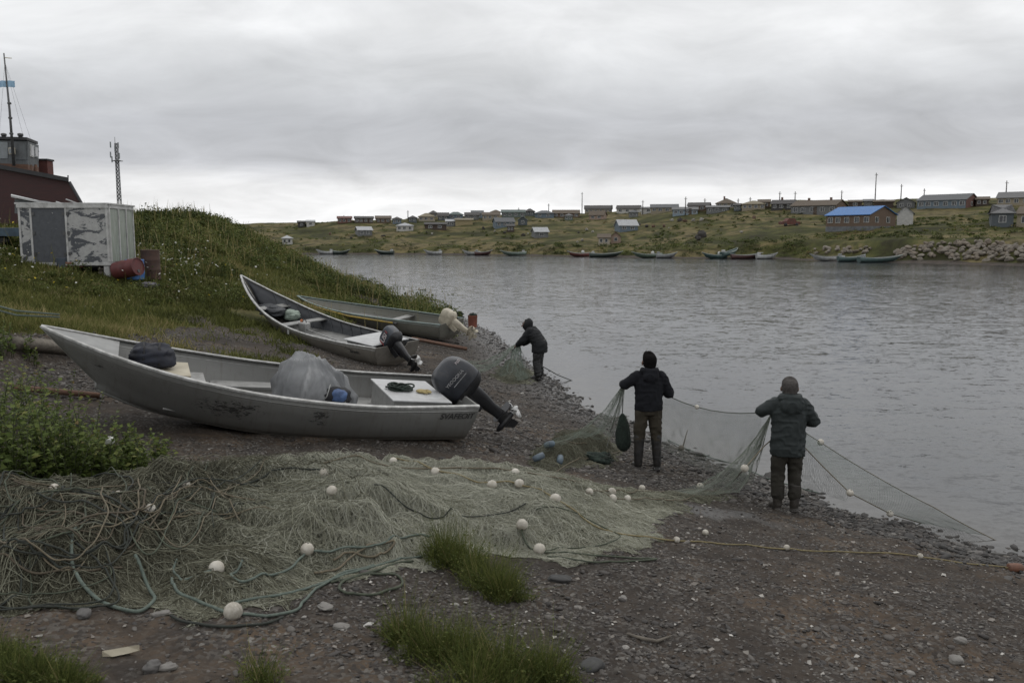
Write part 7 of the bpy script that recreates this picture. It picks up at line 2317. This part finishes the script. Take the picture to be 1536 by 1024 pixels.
# ---- tufts of grass in front
def tuft(label, blobs, n, ht, seed, tone_=.4):
    g = np.random.default_rng(seed)
    u, v, _ = blobs[0]
    p = ground(u, v)
    X = []
    for (bu, bv, r_) in blobs:
        c = ground(bu, bv); k = int(n / len(blobs))
        a = g.uniform(0, 6.28, k); rr_ = r_ * (g.random(k) ** .62) * (1 + .35 * np.sin(3 * a + bu) + .2 * np.sin(7 * a))
        X.append(np.stack([c.x + rr_ * np.cos(a), c.y + rr_ * np.sin(a) * .8, 1 - .6 * rr_ / r_, np.full(k, c.x), np.full(k, c.y)], 1))
    X = np.concatenate(X)
    z = height(X[:, 0], X[:, 1])
    P = np.column_stack([X[:, :2], z - .01]) - np.array(tuple(p))
    h = ht * X[:, 2] * np.clip(g.gamma(4, .2, len(X)), .15, 1.7)
    out = np.arctan2(X[:, 1] - X[:, 4], X[:, 0] - X[:, 3])
    lk = g.random(len(P)) < .28; nl_ = int(lk.sum()) * 2
    LP = np.repeat(P[lk], 2, 0); hh_ = np.repeat(h[lk], 2) * g.uniform(.2, .95, nl_); oo_ = np.repeat(out[lk], 2)
    LP = LP + np.stack([np.cos(oo_) * hh_ * .5 + g.normal(0, .012, nl_), np.sin(oo_) * hh_ * .5 + g.normal(0, .012, nl_), hh_ * .8], 1)
    LT = scatter(LEAF_V * np.array([.7, 1, 1]), LEAF_F, LP, g.uniform(0, 6.3, nl_), g.uniform(.012, .03, nl_), np.stack([g.uniform(-.4, 1.0, nl_), g.normal(0, .4, nl_)], 1), np.clip(tone_ - .05 + g.normal(0, .18, nl_), 0, 1))
    V, F, T = scatter(BT_, BF_, P, out - PI / 2 + g.normal(0, .8, len(P)), np.stack([g.uniform(.0022, .0045, len(P)), h * g.uniform(.4, 1.4, len(P)), h], 1), g.normal(0, .3, (len(P), 2)), np.clip(tone_ + g.normal(0, .2, len(P)) + .45 * (g.random(len(P)) < .12), 0, 1))
    F = np.concatenate([F, LT[1] + len(V)]); V = np.concatenate([V, LT[0]]); T = np.concatenate([T, LT[2]])
    o = link('grass_tuft', np_mesh('grass_tuft', V, F, MT['tuft'], True, {'tint': T}), None)
    o.location = p
    return tag(o, label, 'grass tuft')


tuft('dense green grass tuft at the front edge of the spread net', [(690, 850, .22), (730, 875, .22), (755, 895, .16), (665, 838, .16)], 4300, .33, 601, .40)
tuft('wide ragged grass tuft at the bottom edge of the view', [(650, 985, .22), (700, 990, .25), (760, 1010, .24), (820, 1015, .18), (610, 960, .15), (720, 1035, .3)], 6200, .27, 602, .40)
tuft('low mossy grass tuft in the corner below the rope heap', [(20, 1010, .26), (60, 1020, .2), (-20, 985, .2), (100, 1030, .14)], 4600, .16, 603, .36)
tuft('sparse little grass tuft below the white floats', [(385, 1012, .10), (400, 1025, .12)], 360, .22, 604, .4)

# ---- pebbles, shells and scraps over the beach
def stones(name, label, n, az, rr, wf, smed, seed, sub, stops, zoff=.2):
    P, g = ground_pts(n, az, rr, wf, seed)
    bm = bmesh.new(); bmesh.ops.create_icosphere(bm, subdivisions=sub, radius=1)
    tv = np.array([tuple(v.co) for v in bm.verts]); tf = np.array([[v.index for v in f.verts] for f in bm.faces]); bm.free()
    tv = tv * (1 + (vnoise(tv[:, 0] * 1.4 + 5, tv[:, 1] * 1.4 + tv[:, 2] * 1.7 + 9, 1, seed) - .5)[:, None] * .7)
    s = smed * np.exp(g.normal(0, .45, len(P)))
    S_ = np.stack([s * g.uniform(.8, 1.5, len(P)), s * g.uniform(.6, 1.0, len(P)), s * g.uniform(.25, .6, len(P))], 1)
    P[:, 2] += S_[:, 2] * zoff
    m = NT(name + '_stone')
    col = m.ramp(m.attr('tint'), stops)
    nn = m.noise(m.coord((1, 1, 1), 'World'), 60, 4, .6)
    col = m.mix(m.ramp(nn, [(.35, (.5, .5, .5)), (.6, (0, 0, 0))]), col, (.05, .046, .042))
    m.l(col, m.b.inputs['Base Color']); m.b.inputs['Roughness'].default_value = .7; m.b.inputs['Specular IOR Level'].default_value = .4
    V, F, T = scatter(tv, tf, P, g.uniform(0, 6.3, len(P)), S_, g.normal(0, .2, (len(P), 2)), g.random(len(P)))
    return tag(link(name, np_mesh(name, V, F, m.m, True, {'tint': T}), None), label, kind='stuff')


ST = [(0, (.026, .023, .021)), (.3, (.044, .038, .034)), (.6, (.068, .059, .051)), (.82, (.098, .088, .078)), (.95, (.14, .128, .114)), (.985, (.23, .215, .195)), (1, (.33, .315, .29))]
beach = lambda x, y: np.where((pl_dist(NEAR, x, y) > -1.2) & (pl_dist(FAR, x, y) < -5), (1 - grass_weight(x, y)) * (inside_dist(HEAP, x, y) < .15) * np.clip(.15 + 1.5 * sstep(.35, .7, fbm(x, y, .5, 4, 471)) + sstep(4.5, 1, pl_dist(NEAR, x, y)) * .7, 0, 1), 0) * ~hits_boat(x, y)
stones('pebbles', 'grey pebbles scattered over the dark beach', 20000, (-34, 33), (4.1, 14), beach, .0085, 701, 2, ST)
stones('shingle', 'grey shingle over the upper beach towards the skiffs and the far bend', 30000, (-30, 33), (11, 46), beach, .019, 703, 1, ST)
shore = lambda x, y: sstep(-1.3, -.2, pl_dist(NEAR, x, y)) * sstep(1.6, .3, pl_dist(NEAR, x, y)) * (pl_dist(FAR, x, y) < -5)
stones('waterline_gravel', 'dark wet stones along the near water edge', 5200, (-14, 33), (8.5, 50), shore, .026, 705, 2, [(0, (.018, .017, .016)), (.6, (.036, .034, .032)), (.9, (.07, .066, .06)), (1, (.16, .15, .14))], .25)
P, g = ground_pts(1900, (-34, 33), (4.0, 20), beach, 711)
V, F, T = scatter(np.array([(0, -.5, 0), (.5, -.15, .06), (.35, .5, .02), (-.4, .35, .08)], float), np.array([(0, 1, 2, 3)]), P + np.array([0, 0, .008]), g.uniform(0, 6.3, len(P)), np.exp(g.normal(-3.9, .45, len(P))), g.normal(0, .35, (len(P), 2)), g.random(len(P)))
sh_ = NT('shell_and_chip'); sh_.l(sh_.ramp(sh_.attr('tint'), [(0, (.05, .04, .03)), (.5, (.12, .10, .08)), (.85, (.22, .20, .175)), (1, (.48, .46, .42))]), sh_.b.inputs['Base Color'])
o = link('beach_litter', np_mesh('beach_litter', V, F, sh_.m, False, {'tint': T}), None)
sl_ = o.modifiers.new('skin', 'SOLIDIFY'); sl_.thickness = .003
tag(o, 'pale shell and wood chips strewn over the dark beach', kind='stuff')

for i, (u, v, s, shp, label, c) in enumerate([(838, 869, .085, (1.3, .8, .42), 'flat dark stone beside the dense grass tuft', 'd'), (228, 1000, .062, (1, .85, .6), 'round grey stone at the bottom below the rope heap', 'm'), (252, 1001, .045, (1.3, .8, .5), 'small tan stone beside the round grey stone', 'p'),
                                              (126, 924, .06, (1.2, .8, .55), 'pale stone at the foot of the rope heap', 'm'), (242, 921, .05, (1.4, .7, .45), 'long pale stone touching the thick teal rope', 'p'), (488, 917, .055, (1.4, .9, .3), 'flat pale stone right of the biggest white float', 'p'), (886, 994, .08, (1.3, .9, .5), 'dark stone behind the wide ragged tuft', 'd'),
                                              (598, 837, .042, (1.2, .8, .6), 'white stone between the net ropes and the dense tuft', 'w'), (552, 941, .035, (1.4, .8, .3), 'white stone chip on the dark soil left of the tufts', 'w'), (512, 941, .05, (1.3, .9, .35), 'pale flat stone on soil left of the white chip', 'p'), (1435, 984, .06, (1, .9, .6), 'pale round stone in the shingle at the lower corner', 'p'), (1440, 966, .05, (1.1, .8, .6), 'smaller pale stone just above the round one in the shingle', 'p'), (934, 896, .04, (1.2, .9, .5), 'small pale stone right of the flat dark stone', 'p')]):
    p = ground(u, v)
    s *= .82; o = thing('stone', label, 'stone', p, i * 1.7)
    cc = {'d': ((.045, .044, .042), (.03, .03, .029)), 'm': ((.11, .105, .1), (.075, .07, .066)), 'p': ((.21, .20, .18), (.14, .13, .12)), 'w': ((.46, .45, .42), (.34, .33, .31))}[c]
    k = 'stone_' + c
    if k not in MT: MT[k] = mat(k, cc[0], cc[1], 18, .75, 0, .35, .004)
    cloth_blob('stone_body', MT[k], o, (0, 0, s * shp[2] * .55), (s * shp[0], s * shp[1], s * shp[2]), 900 + i, 26, 16, .2, .04, .1)
